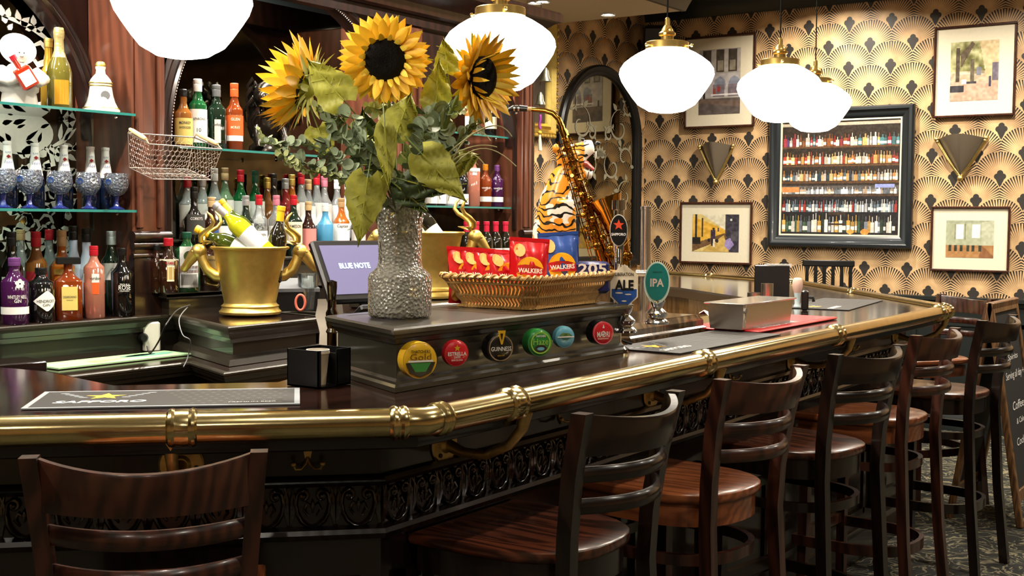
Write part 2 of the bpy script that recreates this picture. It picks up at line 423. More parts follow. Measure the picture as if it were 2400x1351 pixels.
# ================================================================== the setting
YW = 9.0
def wallq(name, a, b, z0, z1, mat, uo=0., vo=0., kind='structure'):
    me = bpy.data.meshes.new(name); L = (Vector(b) - Vector(a)).length
    me.from_pydata([(a[0], a[1], z0), (b[0], b[1], z0), (b[0], b[1], z1), (a[0], a[1], z1)], [], [(0, 1, 2, 3)])
    uv = me.uv_layers.new(name='UVMap')
    for i, c in enumerate([(uo, z0 + vo), (uo + L, z0 + vo), (uo + L, z1 + vo), (uo, z1 + vo)]): uv.data[i].uv = c
    me.materials.append(mat); o = bpy.data.objects.new(name, me); COL.objects.link(o); o['kind'] = kind; return o
def struct(mb, name, mat, **k): return mb.obj(name, mat, kind='structure', **k)
bd = at(2039, 88, y=YW)
CORN = (-4.86, YW)                                   # where the two papered walls meet
wallq('wall_far', CORN, (3.6, YW), 0, 3.32, M_wall, CORN[0] - bd.x + .316 / 2 + .316 * 40, -bd.z + .02 + .1665 * 40)
ld = Vector((.113, .994)); B0 = Vector(CORN) - ld * 3.2
wallq('wall_left', tuple(B0), CORN, 0, 3.32, M_wall, .05 + .316 * 20, -bd.z + .09 + .166 * 40)
wallq('wall_return', (-4.33, 5.75), (B0.x - .0, 5.75), 0, 3.32, M_dado)
wallq('wall_back_bar', (-4.33, -3), (-4.33, 5.75), 0, 3.32, M_dado)
wallq('wall_right', (3.6, YW), (3.6, -3), 0, 3.32, M_wall, 0, 3)
wallq('wall_rear', (3.6, -3), (-4.33, -3), 0, 3.32, M_wall, 0, 3)
m = MB(); m.box(-5.6, 3.7, -3.1, 9.1, -.05, 0); struct(m, 'floor', M_carpet)
m = MB(); m.box(-5.6, 3.7, -3.1, 9.1, CEIL + .001, CEIL + .06); struct(m, 'ceiling', M_ceil)
# lowered canopy above the back bar with its dark cornice
m = MB(); m.box(-5.35, -3.74, -3.0, 7.42, SOF, CEIL); struct(m, 'ceiling_canopy', M_ceil)
m = MB(); pr = [(0, SOF - .004), (.03, SOF - .004), (.05, SOF + .03), (.10, SOF + .10), (.13, SOF + .11), (.13, SOF + .16), (0, SOF + .17)]
m.sweep([(-3.74, -2.9), (-3.74, 7.42)], pr); struct(m, 'trim_1', M_crown)
cp = [(0, 3.13), (.02, 3.13), (.03, 3.17), (.09, 3.24), (.12, 3.26), (.12, 3.3), (0, 3.3)]
m = MB(); m.sweep([CORN, (3.59, YW - .0)], cp); struct(m, 'trim_2', M_crown)
# dado below the paper
m = MB(); dp = [(0, .90), (.03, .905), (.035, .93), (.05, .94), (.05, .965), (.0, .97)]
m.sweep([(-4.9, YW), (3.59, YW)], dp); struct(m, 'trim_3', M_dado)
m = MB()
m.box(-4.84, 3.58, YW - .02, YW - .002, 0, .9)
for k in range(11):
    x0 = -4.7 + k * .75
    for q in ((x0, x0 + .62, .22, .25), (x0, x0 + .62, .76, .79), (x0, x0 + .03, .22, .79), (x0 + .59, x0 + .62, .22, .79)): m.box(q[0], q[1], YW - .035, YW - .02, q[2], q[3])
struct(m, 'wall_dado', M_dado)
m = MB(); m.sweep([(-4.84, YW - .02), (3.58, YW - .02)], [(0, 0), (.02, 0), (.02, .12), (.008, .14), (0, .14)]); struct(m, 'baseboard_far', M_dado)

# recessed lights
M_lamp = emis('lamp_disc', 'f4fbff', 22)
for i, q in enumerate(ADDED_DOWN + SOFL):
    t = thing('downlight', 'small round recessed light added in the white ceiling', 'ceiling light', q, 0, 'recessed ceiling lights')
    m = MB(); m.lathe([(.032, -.002), (.05, -.012), (.055, -.006), (.055, .0)], 24, cap0=False, cap1=False); m.obj('rim', M_white, t)
    m = MB(); m.lathe([(.0, -.008), (.032, -.006)], 20); m.obj('lamp', M_lamp, t)
    if i == len(ADDED_DOWN + SOFL) - 2: t['label'] = 'recessed ceiling light nearest the far wall, glowing bluish white'
    if i == len(ADDED_DOWN + SOFL) - 1: t['label'] = 'recessed ceiling light above the second pendant, cut by the top edge'

# ================================================================== the bar counter
RZ = 1.09; RR = .0305
FRONT = [(-3.7, 1.085), (-2.46, 1.085), (-1.575, 1.97), (-1.575, 6.0), (-3.05, 7.85), (-4.5, 8.55)]
RAIL = [(x * .965, y * .965) for x, y in FRONT]
def offset_path(path, o):
    out = []; n = len(path)
    for i in range(n):
        p = Vector(path[i]); a = Vector(path[i]) - Vector(path[i - 1]) if i > 0 else None; b = Vector(path[i + 1]) - p if i < n - 1 else None
        if a is None: a = b
        if b is None: b = a
        a = a.normalized(); b = b.normalized(); na, nb = Vector((a.y, -a.x)), Vector((b.y, -b.x)); mm = na + nb; mm = mm / max(mm.dot(na), .2)
        out.append((p.x + mm.x * o, p.y + mm.y * o))
    return out
bar = thing('bar_counter', 'dark wooden pub bar counter with polished brass rail and carved frieze', 'bar counter', (0, 0, 0))
edge = offset_path(RAIL, -.036)
inner = [(-3.6, 1.86), (-2.9, 1.86), (-2.74, 1.88), (-2.39, 1.82), (-2.13, 2.1), (-2.2, 2.3), (-2.22, 4.7), (-2.4, 5.75), (-3.25, 6.5), (-4.6, 7.2)]
m = MB(); poly = edge + inner[::-1]; m.prism(poly, 1.062, 1.1); m.obj('counter_top', M_top, bar, smooth=20)
m = MB(); m.sweep(edge, [(0, 1.03), (.012, 1.035), (.016, 1.06), (.012, 1.085), (.004, 1.096), (-.01, 1.1015)]); m.obj('counter_edge', M_ply, bar)
m = MB(); m.sweep(inner[::-1], [(-.0, 1.04), (.012, 1.045), (.014, 1.09), (.0, 1.1005)]); m.obj('inner_edge', M_ply, bar)
M_inn = wood('inner_panel', '5a3c1c', '8a6230', 1.2, .25, .6)
m = MB(); m.sweep(offset_path(inner[::-1], -.05), [(0, .1), (0, 1.045)], caps=False); m.obj('inner_panel', M_inn, bar, smooth=0)
pan = offset_path(FRONT, -.18)
m = MB(); m.sweep(pan, [(0, .0), (0, 1.065)], caps=False)
m.obj('front_panel', M_ply, bar, smooth=0)
m = MB(); m.sweep(pan, [(0, .905), (.012, .908), (.02, .918), (.016, .928), (0, .932)]); m.sweep(pan, [(0, .785), (.016, .79), (.024, .803), (.02, .813), (0, .818)])
m.sweep(pan, [(0, 0), (.02, 0), (.02, .12), (.01, .14), (0, .14)])
m.sweep(pan, [(0, 1.02), (.03, 1.035), (.04, 1.06), (0, 1.062)])
m.obj('moulding', M_pil if False else M_legs, bar)
# raised lower panels
m = MB()
def panel_run(a, b, n, z0=.2, z1=.70, g=.09, w=.014):
    a, b = Vector(a), Vector(b); L = (b - a).length; t = (b - a) / L; nn = Vector((t.y, -t.x)); M0 = m.M
    m.M = Matrix(((t.x, -nn.x, 0, a.x), (t.y, -nn.y, 0, a.y), (0, 0, 1, 0), (0, 0, 0, 1)))
    s = L / n
    for i in range(n):
        x0, x1 = i * s + g / 2, (i + 1) * s - g / 2
        for q in ((x0, x1, z0, z0 + .025), (x0, x1, z1 - .025, z1), (x0, x0 + .025, z0, z1), (x1 - .025, x1, z0, z1)): m.box(q[0], q[1], -w, 0, q[2], q[3])
        m.box(x0 + .05, x1 - .05, -w * .6, 0, z0 + .05, z1 - .05)
    m.M = M0
panel_run(pan[1], pan[2], 2); panel_run(pan[2], pan[3], 7); panel_run(pan[3], pan[4], 4)
m.obj('raised_panels', M_ply, bar, smooth=0)
# carved frieze: scrolled hearts between little acanthus fans
M_carve = pbr('carved_wood', '140c09', .18, coat=1)
m = MB()
def spiral(cx, cz, r0, turns, sgn, a0, n=12):
    return [(cx + sgn * r0 * (1 - .75 * i / n) * math.cos(a0 + turns * 2 * PI * i / n), 0, cz + r0 * (1 - .75 * i / n) * math.sin(a0 + turns * 2 * PI * i / n)) for i in range(n + 1)]
def motif(m):
    for sgn in (-1, 1):
        pts = [(0, -.004, -.044), (sgn * .012, -.006, -.041), (sgn * .025, -.008, -.03), (sgn * .034, -.008, -.012), (sgn * .037, -.008, .008), (sgn * .034, -.008, .026)]
        sp = [(x, -.008 - .004 * k / 12, z) for k, (x, _, z) in enumerate(spiral(sgn * .020, .026, .014, 1.15, sgn, 0))]
        m.tube(pts + sp[1:], [.004, .005, .006, .006, .0055, .005] + [.0045] * (len(sp) - 1), 6)
        m.sphere((sgn * .020, -.012, .026), .0055, 8, 6)
        m.tube([(sgn * .009, -.004, -.02), (sgn * .018, -.008, -.006), (sgn * .012, -.006, .008), (0, -.006, .0)], [.002, .004, .004, .002], 5)
        for q in (.0, .008): m.tube([(sgn * .049 - sgn * q * .2, -.003, -.045), (sgn * (.046 - q * .6), -.008, -.01), (sgn * (.045 - q), -.008, .02), (sgn * (.040 + q), -.004, .044)], [.002, .0045, .005, .002], 5)
    m.tube([(0, -.005, .016), (0, -.01, .004), (0, -.005, -.012)], [.002, .005, .002], 6)
pitch = .098
for a, b in ((pan[1], pan[2]), (pan[2], pan[3]), (pan[3], pan[4])):
    a, b = Vector(a), Vector(b); L = (b - a).length; t = (b - a) / L; nn = Vector((t.y, -t.x)); k = int(L / pitch); s = L / k
    for i in range(k):
        p = a + t * (i + .5) * s
        m.M = Matrix(((t.x, -nn.x, 0, p.x), (t.y, -nn.y, 0, p.y), (0, 0, 1, .862), (0, 0, 0, 1))); motif(m)
m.M = Matrix.Identity(4); m.obj('carved_frieze', M_carve, bar, smooth=60)
# brass rail, collars, brackets, coat hooks
m = MB(); m.tube([(x, y, RZ) for x, y in [RAIL[0], RAIL[1]]], RR, 20)
def elbow(c, a, b, r=.06):
    c, a, b = Vector(c), Vector(a), Vector(b); ta = (a - c).normalized(); tb = (b - c).normalized()
    return [tuple(c + ta * r), tuple(c + ta * r * .35 + tb * .0), tuple(c + ta * .1 * r + tb * .1 * r), tuple(c + tb * r * .35), tuple(c + tb * r)]
m = MB(); path = [RAIL[0]]
for i in range(1, len(RAIL) - 1): path += [elbow(RAIL[i], RAIL[i - 1], RAIL[i + 1], .03)[k] for k in (0, 2, 4)]
path.append(RAIL[-1]); m.tube([(x, y, RZ) for x, y in path], RR, 24); m.obj('rail', M_brass, bar, smooth=50)
def on_rail(i, s):
    a, b = Vector(RAIL[i]), Vector(RAIL[i + 1]); t = (b - a).normalized(); p = (a if s >= 0 else b) + t * s; return p, t
def collar(p, t, L=.05, r=.037):
    m = MB(); pts = [];
    for u, q in ((-L / 2 - .004, RR + .0005), (-L / 2, r), (-L / 2 + .006, r + .002), (-L / 2 + .012, r - .001), (0, r), (L / 2 - .012, r - .001), (L / 2 - .006, r + .002), (L / 2, r), (L / 2 + .004, RR + .0005)):
        pts.append((u, q))
    m.tube([(p.x + t.x * u, p.y + t.y * u, RZ) for u, q in pts], [q for u, q in pts], 24, cap=False); m.obj('rail_collar', M_brass, bar, smooth=25)
def bracket(x, y, z, t, dirn):
    """flange on the panel and a swan-neck arm up to the rail"""
    nn = Vector((t.y, -t.x)); b = bpy.data.objects.new('rail_bracket', None); COL.objects.link(b); b.parent = bar; b.location = (x, y, z); b.rotation_euler.z = math.atan2(t.y, t.x)
    m = MB(); m.M = Matrix.Rotation(PI / 2, 4, 'X'); m.lathe([(.0, 0), (.046, 0), (.048, .004), (.044, .008), (.022, .011), (.016, .02)], 28)
    m.M = Matrix.Identity(4)
    for a in (PI / 2 + .3, PI / 2 + .3 + 2.1, PI / 2 + .3 + 4.2): m.M = Matrix.Translation((.033 * math.cos(a), -.009, .033 * math.sin(a))) @ Matrix.Rotation(PI / 2, 4, 'X'); m.lathe([(.0055, 0), (.0055, .003)], 8, 1)
    m.M = Matrix.Identity(4); m.obj('flange', [M_brassd, M_blk2], b)
    m = MB(); m.tube([(0, -.01, 0), (0, -.06, -.014), (.0, -.125, -.012), (.0, -.19, .018), (0, -.226, .060), (0, -.234, RZ - z - .025)], [.016, .0125, .0115, .0115, .013, .018], 12); m.obj('arm', M_brassd, b, smooth=60)
sq = math.sqrt(.5)
p, t = on_rail(1, .82); 
for i, s in ((1, -.47), (1, -.05), (2, .05), (2, .31), (2, 1.285), (2, 2.375), (2, -.155), (2, -.03), (3, .05), (3, 1.25), (3, -.05), (4, .06), (4, .9)):
    p, t = on_rail(i, s); collar(p, t, .05 if abs(s) > .06 else .03, .037 if abs(s) > .06 else .034)
nn = Vector((sq, -sq)); tt = Vector((sq, sq))
q = Vector(pan[2]) - tt * .43; bracket(q.x, q.y, .965, tt, 1)
for y in (2.27, 3.31, 4.46, 5.76): bracket(pan[2][0], y, .965, Vector((0, 1)), 1)
def hook(x, y, z, t):
    b = bpy.data.objects.new('coat_hook', None); COL.objects.link(b); b.parent = bar; b.location = (x, y, z); b.rotation_euler.z = math.atan2(t.y, t.x)
    m = MB(); m.plate([(x * .8, z + .0) for x, z in [(-.006, -.02), (-.011, .0), (-.015, .016), (-.013, .03), (0, .036), (.013, .03), (.015, .016), (.011, 0), (.006, -.02)]], .004)
    for s in (-1, 1): m.tube([(0, -.004, -.012), (s * .006, -.01, -.026), (s * .016, -.022, -.034), (s * .028, -.032, -.032), (s * .031, -.036, -.022)], [.004, .004, .0035, .003, .003], 8); m.sphere((s * .031, -.036, -.02), .0065, 10, 6)
    m.obj('hook', M_brassd, b, smooth=50)
    bb = MB(); [bb.sphere((0, -.005, z), .003, 8, 5) for z in (.022, .006)]; bb.obj('screw', M_brass, b)
q = at(722, 1075, z=.98); 
pc = Vector(pan[2]); w_ = Vector((q.x, q.y)) - pc; s_ = w_.dot(tt); hook((pc + tt * s_).x + nn.x * .001, (pc + tt * s_).y + nn.y * .001, .985, tt)
for y in (2.77, 3.87, 5.1): hook(pan[2][0] + .001, y, .985, Vector((0, 1)))

# ================================================================== bar stools
def dshape(w, d, y0, n=16, r=.02):
    """seat outline: square towards the bar (-y), rounded towards the back"""
    pts = [(-w / 2, y0), (w / 2, y0)]
    a = w / 2 * 1.0; yc = y0 + d * .42
    for i in range(n + 1):
        t = PI * i / n; c, s = math.cos(t), math.sin(t)
        pts.append((a * (abs(c) ** .8) * (1 if c >= 0 else -1), yc + (d * .58) * (s ** .8 if s > 0 else 0)))
    return pts
def make_stool(red=False):
    t = thing('bar_stool', 'x', 'bar stool'); ml = M_legs2 if red else M_legs
    D = dshape(.43, .42, -.21); ctr = Vector((0, 0))
    def inset(P, k): return [(x * k, y * k) for x, y in P]
    m = MB(); m.rings([[(x, y, z) for x, y in inset(D, k)] for k, z in ((.96, .752), (.99, .757), (1, .766), (.99, .776), (.96, .78), (.5, .776))], True, True); m.obj('seat', M_seat2 if red else M_seat, t, smooth=40)
    m = MB(); A = inset(D, .93); B = inset(D, .87); m.rings([[(x, y, .69) for x, y in A], [(x, y, .754) for x, y in A], [(x, y, .754) for x, y in B], [(x, y, .69) for x, y in B], [(x, y, .69) for x, y in A]]); m.obj('apron', M_seat2 if red else ml, t, smooth=40)
    for s in (-1, 1):
        m = MB(); pts = [(s * .2, .25, 0), (s * .187, .215, .35), (s * .179, .195, .7), (s * .184, .200, .82), (s * .197, .218, .96), (s * .211, .25, 1.1)]
        m.rings([[(x - .0165, y - .018, z), (x + .0165, y - .018, z), (x + .0165, y + .018, z), (x - .0165, y + .018, z)] for x, y, z in pts], True, True); m.obj('leg', ml, t, smooth=20)
        m = MB(); pts = [(s * .19, -.172, 0), (s * .18, -.170, .4), (s * .175, -.168, .755)]
        m.rings([[(x - .017, y - .017, z), (x + .017, y - .017, z), (x + .017, y + .017, z), (x - .017, y + .017, z)] for x, y, z in pts], True, True); m.obj('leg', ml, t, smooth=20)
    def curved(name, z0, z1, yy, bow, th, lean=.0, rnd=False, hw=.199):
        m = MB(); R = []
        for i in range(17):
            u = -1 + 2 * i / 16; x = u * hw; y = yy + bow * (1 - u * u); dz = -.018 * (1 - u * u)
            if rnd: R.append([(x, y + th * math.cos(a), (z0 + z1) / 2 + (z1 - z0) / 2 * math.sin(a)) for a in [2 * PI * k / 10 for k in range(10)]])
            else: R.append([(x, y - th + lean, z1 + dz), (x, y - th - .003 + lean, z1 - .006 + dz), (x, y - th, z0), (x, y + th, z0), (x, y + th + .003 + lean, z1 - .006 + dz), (x, y + th + lean, z1 + dz)])
        m.rings(R, True, True); m.obj(name, ml, t, smooth=45)
    curved('crest_rail', 1.005, 1.097, .232, .078, .009, .012)
    curved('back_slat', .944, .980, .216, .08, .012, rnd=True, hw=.191); curved('back_slat', .874, .910, .208, .08, .012, rnd=True, hw=.184)
    for k, z0, z1 in ((.93, .585, .615), (.985, .27, .31)):
        m = MB(); A = inset(D, k); B = inset(D, k - .08); m.rings([[(x, y, z0) for x, y in A], [(x, y, z1) for x, y in A], [(x, y, z1) for x, y in B], [(x, y, z0) for x, y in B], [(x, y, z0) for x, y in A]]); m.obj('foot_ring', ml, t, smooth=40)
    m = MB(); m.box(-.17, .17, -.19, -.165, .29, .33); m.obj('foot_rail', ml, t)
    return t
S0 = make_stool(True); S1 = make_stool(False)
grp = 'bar stools along the bar'
def put(o, x, y, rz, label):
    o.location = (x, y, 0); o.rotation_euler.z = rz; o['label'] = label; o['group'] = grp; return o
B = Vector((-1.665, 1.345)) + Vector((.707, -.707)) * .03 - Vector((.824, .566)) * .008; n45 = Vector((sq, -sq)); c0 = B - n45 * .245
put(S0, c0.x, c0.y, math.radians(-135), 'reddish brown ladder-back bar stool in front of the angled bar section'); S0.scale = (.885, .95, 1.0)
rz = math.radians(-90)
put(S1, -1.541, 2.35, rz, 'dark brown bar stool with bold seat grain, first along the straight bar side')
for src, x, y, a, l in ((S0, -1.517, 3.055, -5.9, 'bar stool with bright orange-brown seat, second along the straight bar side'), (S1, -1.476, 3.814, -9, 'near black bar stool with dull red seat, third along the straight bar side'),
                        (S0, -1.487, 4.575, -3.4, 'bar stool with rosy seat and apron, fourth along the straight bar side'), (S1, -1.46, 5.416, -3.7, 'black bar stool last along the straight bar side, beside the chalkboard')):
    dup(src, (x, y, 0), rz + math.radians(a), l, grp, scale=1.)
q = at(2255, 700, z=1.08); dup(S0, (-1.86, 6.65, 0), math.radians(-38), 'reddish bar stool behind the far corner of the brass rail, its back turned sideways', grp, scale=1.)

# ================================================================== pendants
prof = [(0, 0), (.10, .003), (.19, .02), (.235, .048), (.262, .062), (.30, .085), (.36, .16), (.43, .26), (.475, .33), (.5, .40), (.49, .46), (.45, .52), (.38, .575), (.30, .625), (.215, .665), (.2, .68)]
def make_pendant():
    t = thing('pendant_light', 'x', 'pendant light')
    k = .3
    m = MB(); m.lathe([(r * k, z * k) for r, z in prof], 40); m.obj('globe', M_globe, t, smooth=30)
    m = MB(); m.lathe([(.065, .198), (.068, .2), (.068, .22), (.066, .222), (.02, .224), (.02, .24), (.026, .243), (.027, .25), (.02, .256), (.018, .262), (.013, .27), (.009, .275), (.008, .295), (.003, .3)], 28)
    for a in range(3):
        c, s = math.cos(a * 2.1 + .4), math.sin(a * 2.1 + .4); m.tube([(c * .066, s * .066, .208), (c * .078, s * .078, .208)], .002, 6); m.sphere((c * .082, s * .082, .208), .0055, 8, 6)
    for a in range(2): m.tube([(.024 * math.cos(a * PI + b), .024 * math.sin(a * PI + b), .256 + .018 * math.sin(b * 1.)) for b in (0, .4, .8)], .002, 6)
    m.obj('fitting', M_fit, t, smooth=30)
    return t
PEND = [(428, 325, 137, 'large round white glass pendant light above the wire basket'), (1171, 262, 215, 'white glass pendant light behind the sunflowers'), (1561, 222, 265, 'white glass pendant light in front of the arched mirror'), (1825, 197, 287, 'white glass pendant light overlapping the street picture and its smaller neighbour'), (1908, 168, 310, 'smallest white glass pendant light, hanging over the big black frame')]
P0 = make_pendant()
for i, (px, w, pb, l) in enumerate(PEND):
    q = at(px, pb, d=.30 * FPX / w)
    if i: o = dup(P0, tuple(q), i * .9, l, 'round glass pendants above the bar')
    else: P0.location = q; o = P0; o['label'] = l; o['group'] = 'round glass pendants above the bar'
    m = MB(); m.tube([(0, 0, .298), (0, 0, CEIL - q.z - .01)], .0028, 6); m.lathe([(.0, CEIL - q.z - .03), (.05, CEIL - q.z - .025), (.055, CEIL - q.z)], 20); m.obj('cord', M_black, o)

# ================================================================== pictures on the far wall
def frame_pic(px0, py0, px1, py1, name, label, cat, img, fcol, matw, fw=.018, mat_='mount', pimg=None, tilt=0, depth=.02, x=None):
    a, b = at(px0, py0, y=YW), at(px1, py1, y=YW)
    w, h = abs(b.x - a.x), abs(a.z - b.z); c = (a + b) / 2
    t = thing(name, label, cat, (c.x, YW - .012, c.z), 0); t.rotation_euler.y = tilt
    fm = fcol
    m = MB(); F = fw; pr = []
    for (x0, x1, z0, z1) in ((-w / 2, w / 2, h / 2 - F, h / 2), (-w / 2, w / 2, -h / 2, -h / 2 + F), (-w / 2, -w / 2 + F, -h / 2 + F, h / 2 - F), (w / 2 - F, w / 2, -h / 2 + F, h / 2 - F)):
        m.bbox(x0, x1, -depth, 0, z0, z1, min(.004, F * .3))
    m.obj('frame', fm, t, smooth=20)
    m = MB(); m.box(-w / 2 + F * .8, w / 2 - F * .8, -.006, 0, -h / 2 + F * .8, h / 2 - F * .8); m.obj('mount', M_cream if cat == 'picture' else M_black, t)
    pw, ph = (w - 2 * F) * matw[0], (h - 2 * F) * matw[1]
    painted('print', img, pw, ph, t, (matw[2], -.0075, matw[3]))
    return t, w, h
rs = np.random.RandomState(4)
def canvas(h, w, c): return np.ones((h, w, 3)) * rgb(c)
def noise(h, w, k, a):
    n = rs.rand(max(2, h // k) + 2, max(2, w // k) + 2)
    y = np.linspace(0, n.shape[0] - 1.01, h); x = np.linspace(0, n.shape[1] - 1.01, w)
    yi, xi = y.astype(int), x.astype(int); fy, fx = (y - yi)[:, None], (x - xi)[None]
    v = n[yi][:, xi] * (1 - fy) * (1 - fx) + n[yi + 1][:, xi] * fy * (1 - fx) + n[yi][:, xi + 1] * (1 - fy) * fx + n[yi + 1][:, xi + 1] * fy * fx
    return ((v - .5) * a)[..., None]
def rect(I, x0, x1, y0, y1, c):
    H, Wd = I.shape[:2]; I[int(y0 * H):max(int(y0 * H) + 1, int(y1 * H)), int(x0 * Wd):max(int(x0 * Wd) + 1, int(x1 * Wd))] = rgb(c)
def ell(I, cx, cy, rx, ry, c):
    H, Wd = I.shape[:2]; Y, X = np.mgrid[0:H, 0:Wd]; k = ((X / Wd - cx) / rx) ** 2 + ((Y / H - cy) / ry) ** 2 < 1; I[k] = rgb(c)
def quad(I, pts, c):
    H, Wd = I.shape[:2]; Y, X = np.mgrid[0:H, 0:Wd]; X = (X + .5) / Wd; Y = (Y + .5) / H; k = np.ones((H, Wd), bool); n = len(pts)
    ar = sum(pts[i][0] * pts[(i + 1) % n][1] - pts[(i + 1) % n][0] * pts[i][1] for i in range(n)); sg = 1 if ar > 0 else -1
    for i in range(n):
        (ax, ay), (bx, by) = pts[i], pts[(i + 1) % n]; k &= sg * ((bx - ax) * (Y - ay) - (by - ay) * (X - ax)) >= 0
    I[k] = rgb(c)
M_pfr = wood('picture_frame_wood', '2c130b', '4a2415', 3, .3, .5)
# street front with tall windows and arches
I = canvas(90, 58, 'a9a49c'); rect(I, .0, 1, 0, .35, 'b3aca4')
for x in (.1, .42, .72): rect(I, x, x + .2, .02, .36, '4a4238'); rect(I, x + .03, x + .17, .18, .34, '8d8471')
rect(I, 0, 1, .38, .74, 'b9b4b2')
for x in (.5, .85): ell(I, x, .55, .14, .13, '8a90a0'); rect(I, x - .14, x + .13, .55, .74, '7a7078')
rect(I, .36, .42, .6, .72, '8a4a42'); rect(I, .45, .52, .58, .66, 'a8403c'); rect(I, .3, 1, .70, .72, 'e6e0e0'); rect(I, .12, .16, .66, .76, '2a2428')
rect(I, 0, 1, .76, 1, '5d5450'); quad(I, [(0, .76), (1, .8), (1, .9), (0, .82)], '6e5c52'); I += noise(90, 58, 4, .14)
t, w, h = frame_pic(1609, 90, 1771, 297, 'framed_picture', 'framed street front picture with arches, hung above the left wall light', 'picture', I, M_pfr, (.62, .74, 0, .0))
# platform walkers
I = canvas(70, 90, 'd9c27a'); quad(I, [(0, .05), (.8, .45), (.8, .6), (0, .75)], 'dcab3c'); rect(I, .06, .1, 0, .7, '2a2420'); rect(I, .2, .24, .1, .6, '332a22')
quad(I, [(.2, 0), (.75, 0), (.75, .45)], 'd8d2b8'); rect(I, .72, 1, 0, 1, '33303c'); rect(I, .8, .95, .1, .2, '1c1a20'); rect(I, .82, .86, .12, .18, 'c8c8c8'); quad(I, [(0, .8), (.7, .5), (.75, .62), (0, 1)], '6b4f30'); rect(I, .0, .18, .62, .8, '1d1a1c')
quad(I, [(.2, 1), (.68, .55), (.8, 1)], 'c9a95a'); rect(I, .41, .5, .42, .66, '3a2a3c'); ell(I, .455, .38, .025, .035, '2c2026'); rect(I, .42, .45, .66, .85, '241c20'); rect(I, .46, .49, .66, .88, 'e8e0d0'); ell(I, .36, .68, .03, .05, '2c2024'); ell(I, .53, .7, .035, .05, '241c22')
rect(I, .55, .58, .36, .46, '4a3c50'); quad(I, [(.72, .68), (.82, .62), (.9, .8), (.8, .95), (.7, .85)], '9a8cc0'); rect(I, .84, .98, .45, .7, '4c4a52'); I += noise(70, 90, 4, .16)
frame_pic(1597, 474, 1764, 622, 'framed_picture', 'framed yellow painting of a walker with two bags, below the left wall light', 'picture', I, M_pfr, (.68, .65, .0, .0))
# square with trees
I = canvas(80, 62, 'b7a88c'); rect(I, 0, 1, 0, .5, '8c8a58'); I[:44] += noise(44, 62, 5, .5); quad(I, [(.6, 0), (1, 0), (1, .6), (.75, .6)], 'cdb78c'); rect(I, .88, 1, .38, .70, '6c6470'); rect(I, .12, .2, .1, .85, '4c4030'); quad(I, [(.2, .2), (.45, 0), (.5, .05), (.22, .45)], '5a4c38')
rect(I, .42, .5, .3, .68, '5e5440'); rect(I, .55, .66, .44, .58, '7a7c88'); rect(I, 0, 1, .68, 1, 'b99c86'); rect(I, .0, .3, .74, .86, '2c2a30'); rect(I, .32, .55, .68, .72, '38343a'); rect(I, .82, .87, .6, .78, '3a3648'); rect(I, .25, .35, .64, .72, 'eee6dc'); I += noise(80, 62, 3, .18)
frame_pic(2193, 66, 2380, 271, 'framed_picture', 'framed picture of a tree-lined square, hung highest at the right end', 'picture', I, M_pfr, (.62, .68, -.0, .0), fw=.017)
# empty room with two windows
I = canvas(66, 84, 'a8ad90'); rect(I, .0, 1, .0, .08, '9aa088'); quad(I, [(.75, .05), (1, 0), (1, .9), (.75, .65)], 'b7bba2'); rect(I, .22, .38, .12, .5, 'dfe8e2'); rect(I, .55, .72, .12, .48, 'dfe8e2'); rect(I, .19, .21, .1, .52, '8a8c70'); rect(I, .4, .42, .1, .52, '7c7e64')
rect(I, 0, 1, .68, 1, 'a87a4a'); quad(I, [(.75, .66), (1, .95), (1, 1), (.7, 1)], '8a5c38')
for x in (.06, .18, .3, .45, .55, .7): rect(I, x, x + .06, .68, .84, '2e3428')
I += noise(66, 84, 4, .12)
frame_pic(2185, 484, 2366, 640, 'framed_picture', 'framed pale green room picture, hung lowest at the right end', 'picture', I, M_pfr, (.64, .61, -.0, .0), fw=.016)
# big photograph of a back bar
I = canvas(190, 170, '2c231b'); H_, W_ = 190, 170
pal = ['c9b080', 'e8e0cc', 'a0552a', '4b6a48', 'b03028', '7a4420', 'd8c070', '5c7a90', 'e9dcd0', '2c3a2c', 'b98540', 'f4efe2', '8f6a9a']
def brow(y0, y1, n, hmin, hmax, pal, wmin=2, wmax=5):
    x = 2; hmin = min(.9, hmin + .2)
    while x < W_ - 5:
        w = rs.randint(wmin, wmax + 1); hh = int((y1 - y0) * rs.uniform(hmin, hmax)); c = rgb(pal[rs.randint(len(pal))]); 
        b = y1; top = b - hh; nk = int(hh * .35)
        I[top + nk:b, x:x + w] = c * rs.uniform(.75, 1.1); I[top:top + nk, x + w // 2:x + w // 2 + max(1, w // 3)] = c * .9
        if rs.rand() < .6: I[b - int(hh * .4):b - int(hh * .15), x:x + w] = rgb('f0e8d8')
        x += w + rs.randint(0, 2)
I[2:8, :] = rgb('d8ccb4') * .8
brow(14, 42, 20, .35, .8, ['b03028', 'd8d0c0', '4b7a80', 'c9a060', '5a3a70', 'e9e0d0', 'a03a40', '7a4a28'], 3, 6)
I[42:45] = rgb('5a3e26'); brow(50, 72, 30, .5, 1., ['d8b880', 'efe0c0', 'c98a50', '8a5a30', 'a84030', 'e8dcc8'], 3, 5); I[73:76] = rgb('5a3e26')
brow(80, 100, 34, .5, 1., ['d8b880', 'a9a09a', '5a6a70', 'c98a50', 'e8dcc8', '384a58'], 3, 5); I[101:104] = rgb('5a3e26')
I[108:122] = rgb('54504e') + 0; brow(108, 122, 34, .4, .9, ['e8eaf0', 'a8b0b8', '788088', 'c0a890'], 3, 6); rect(I, 0, .16, .58, .63, 'd08a50'); rect(I, .8, .96, .56, .59, '8f9ad0'); I[123:126] = rgb('4a3524')
I[126:] = rgb('1c191c')
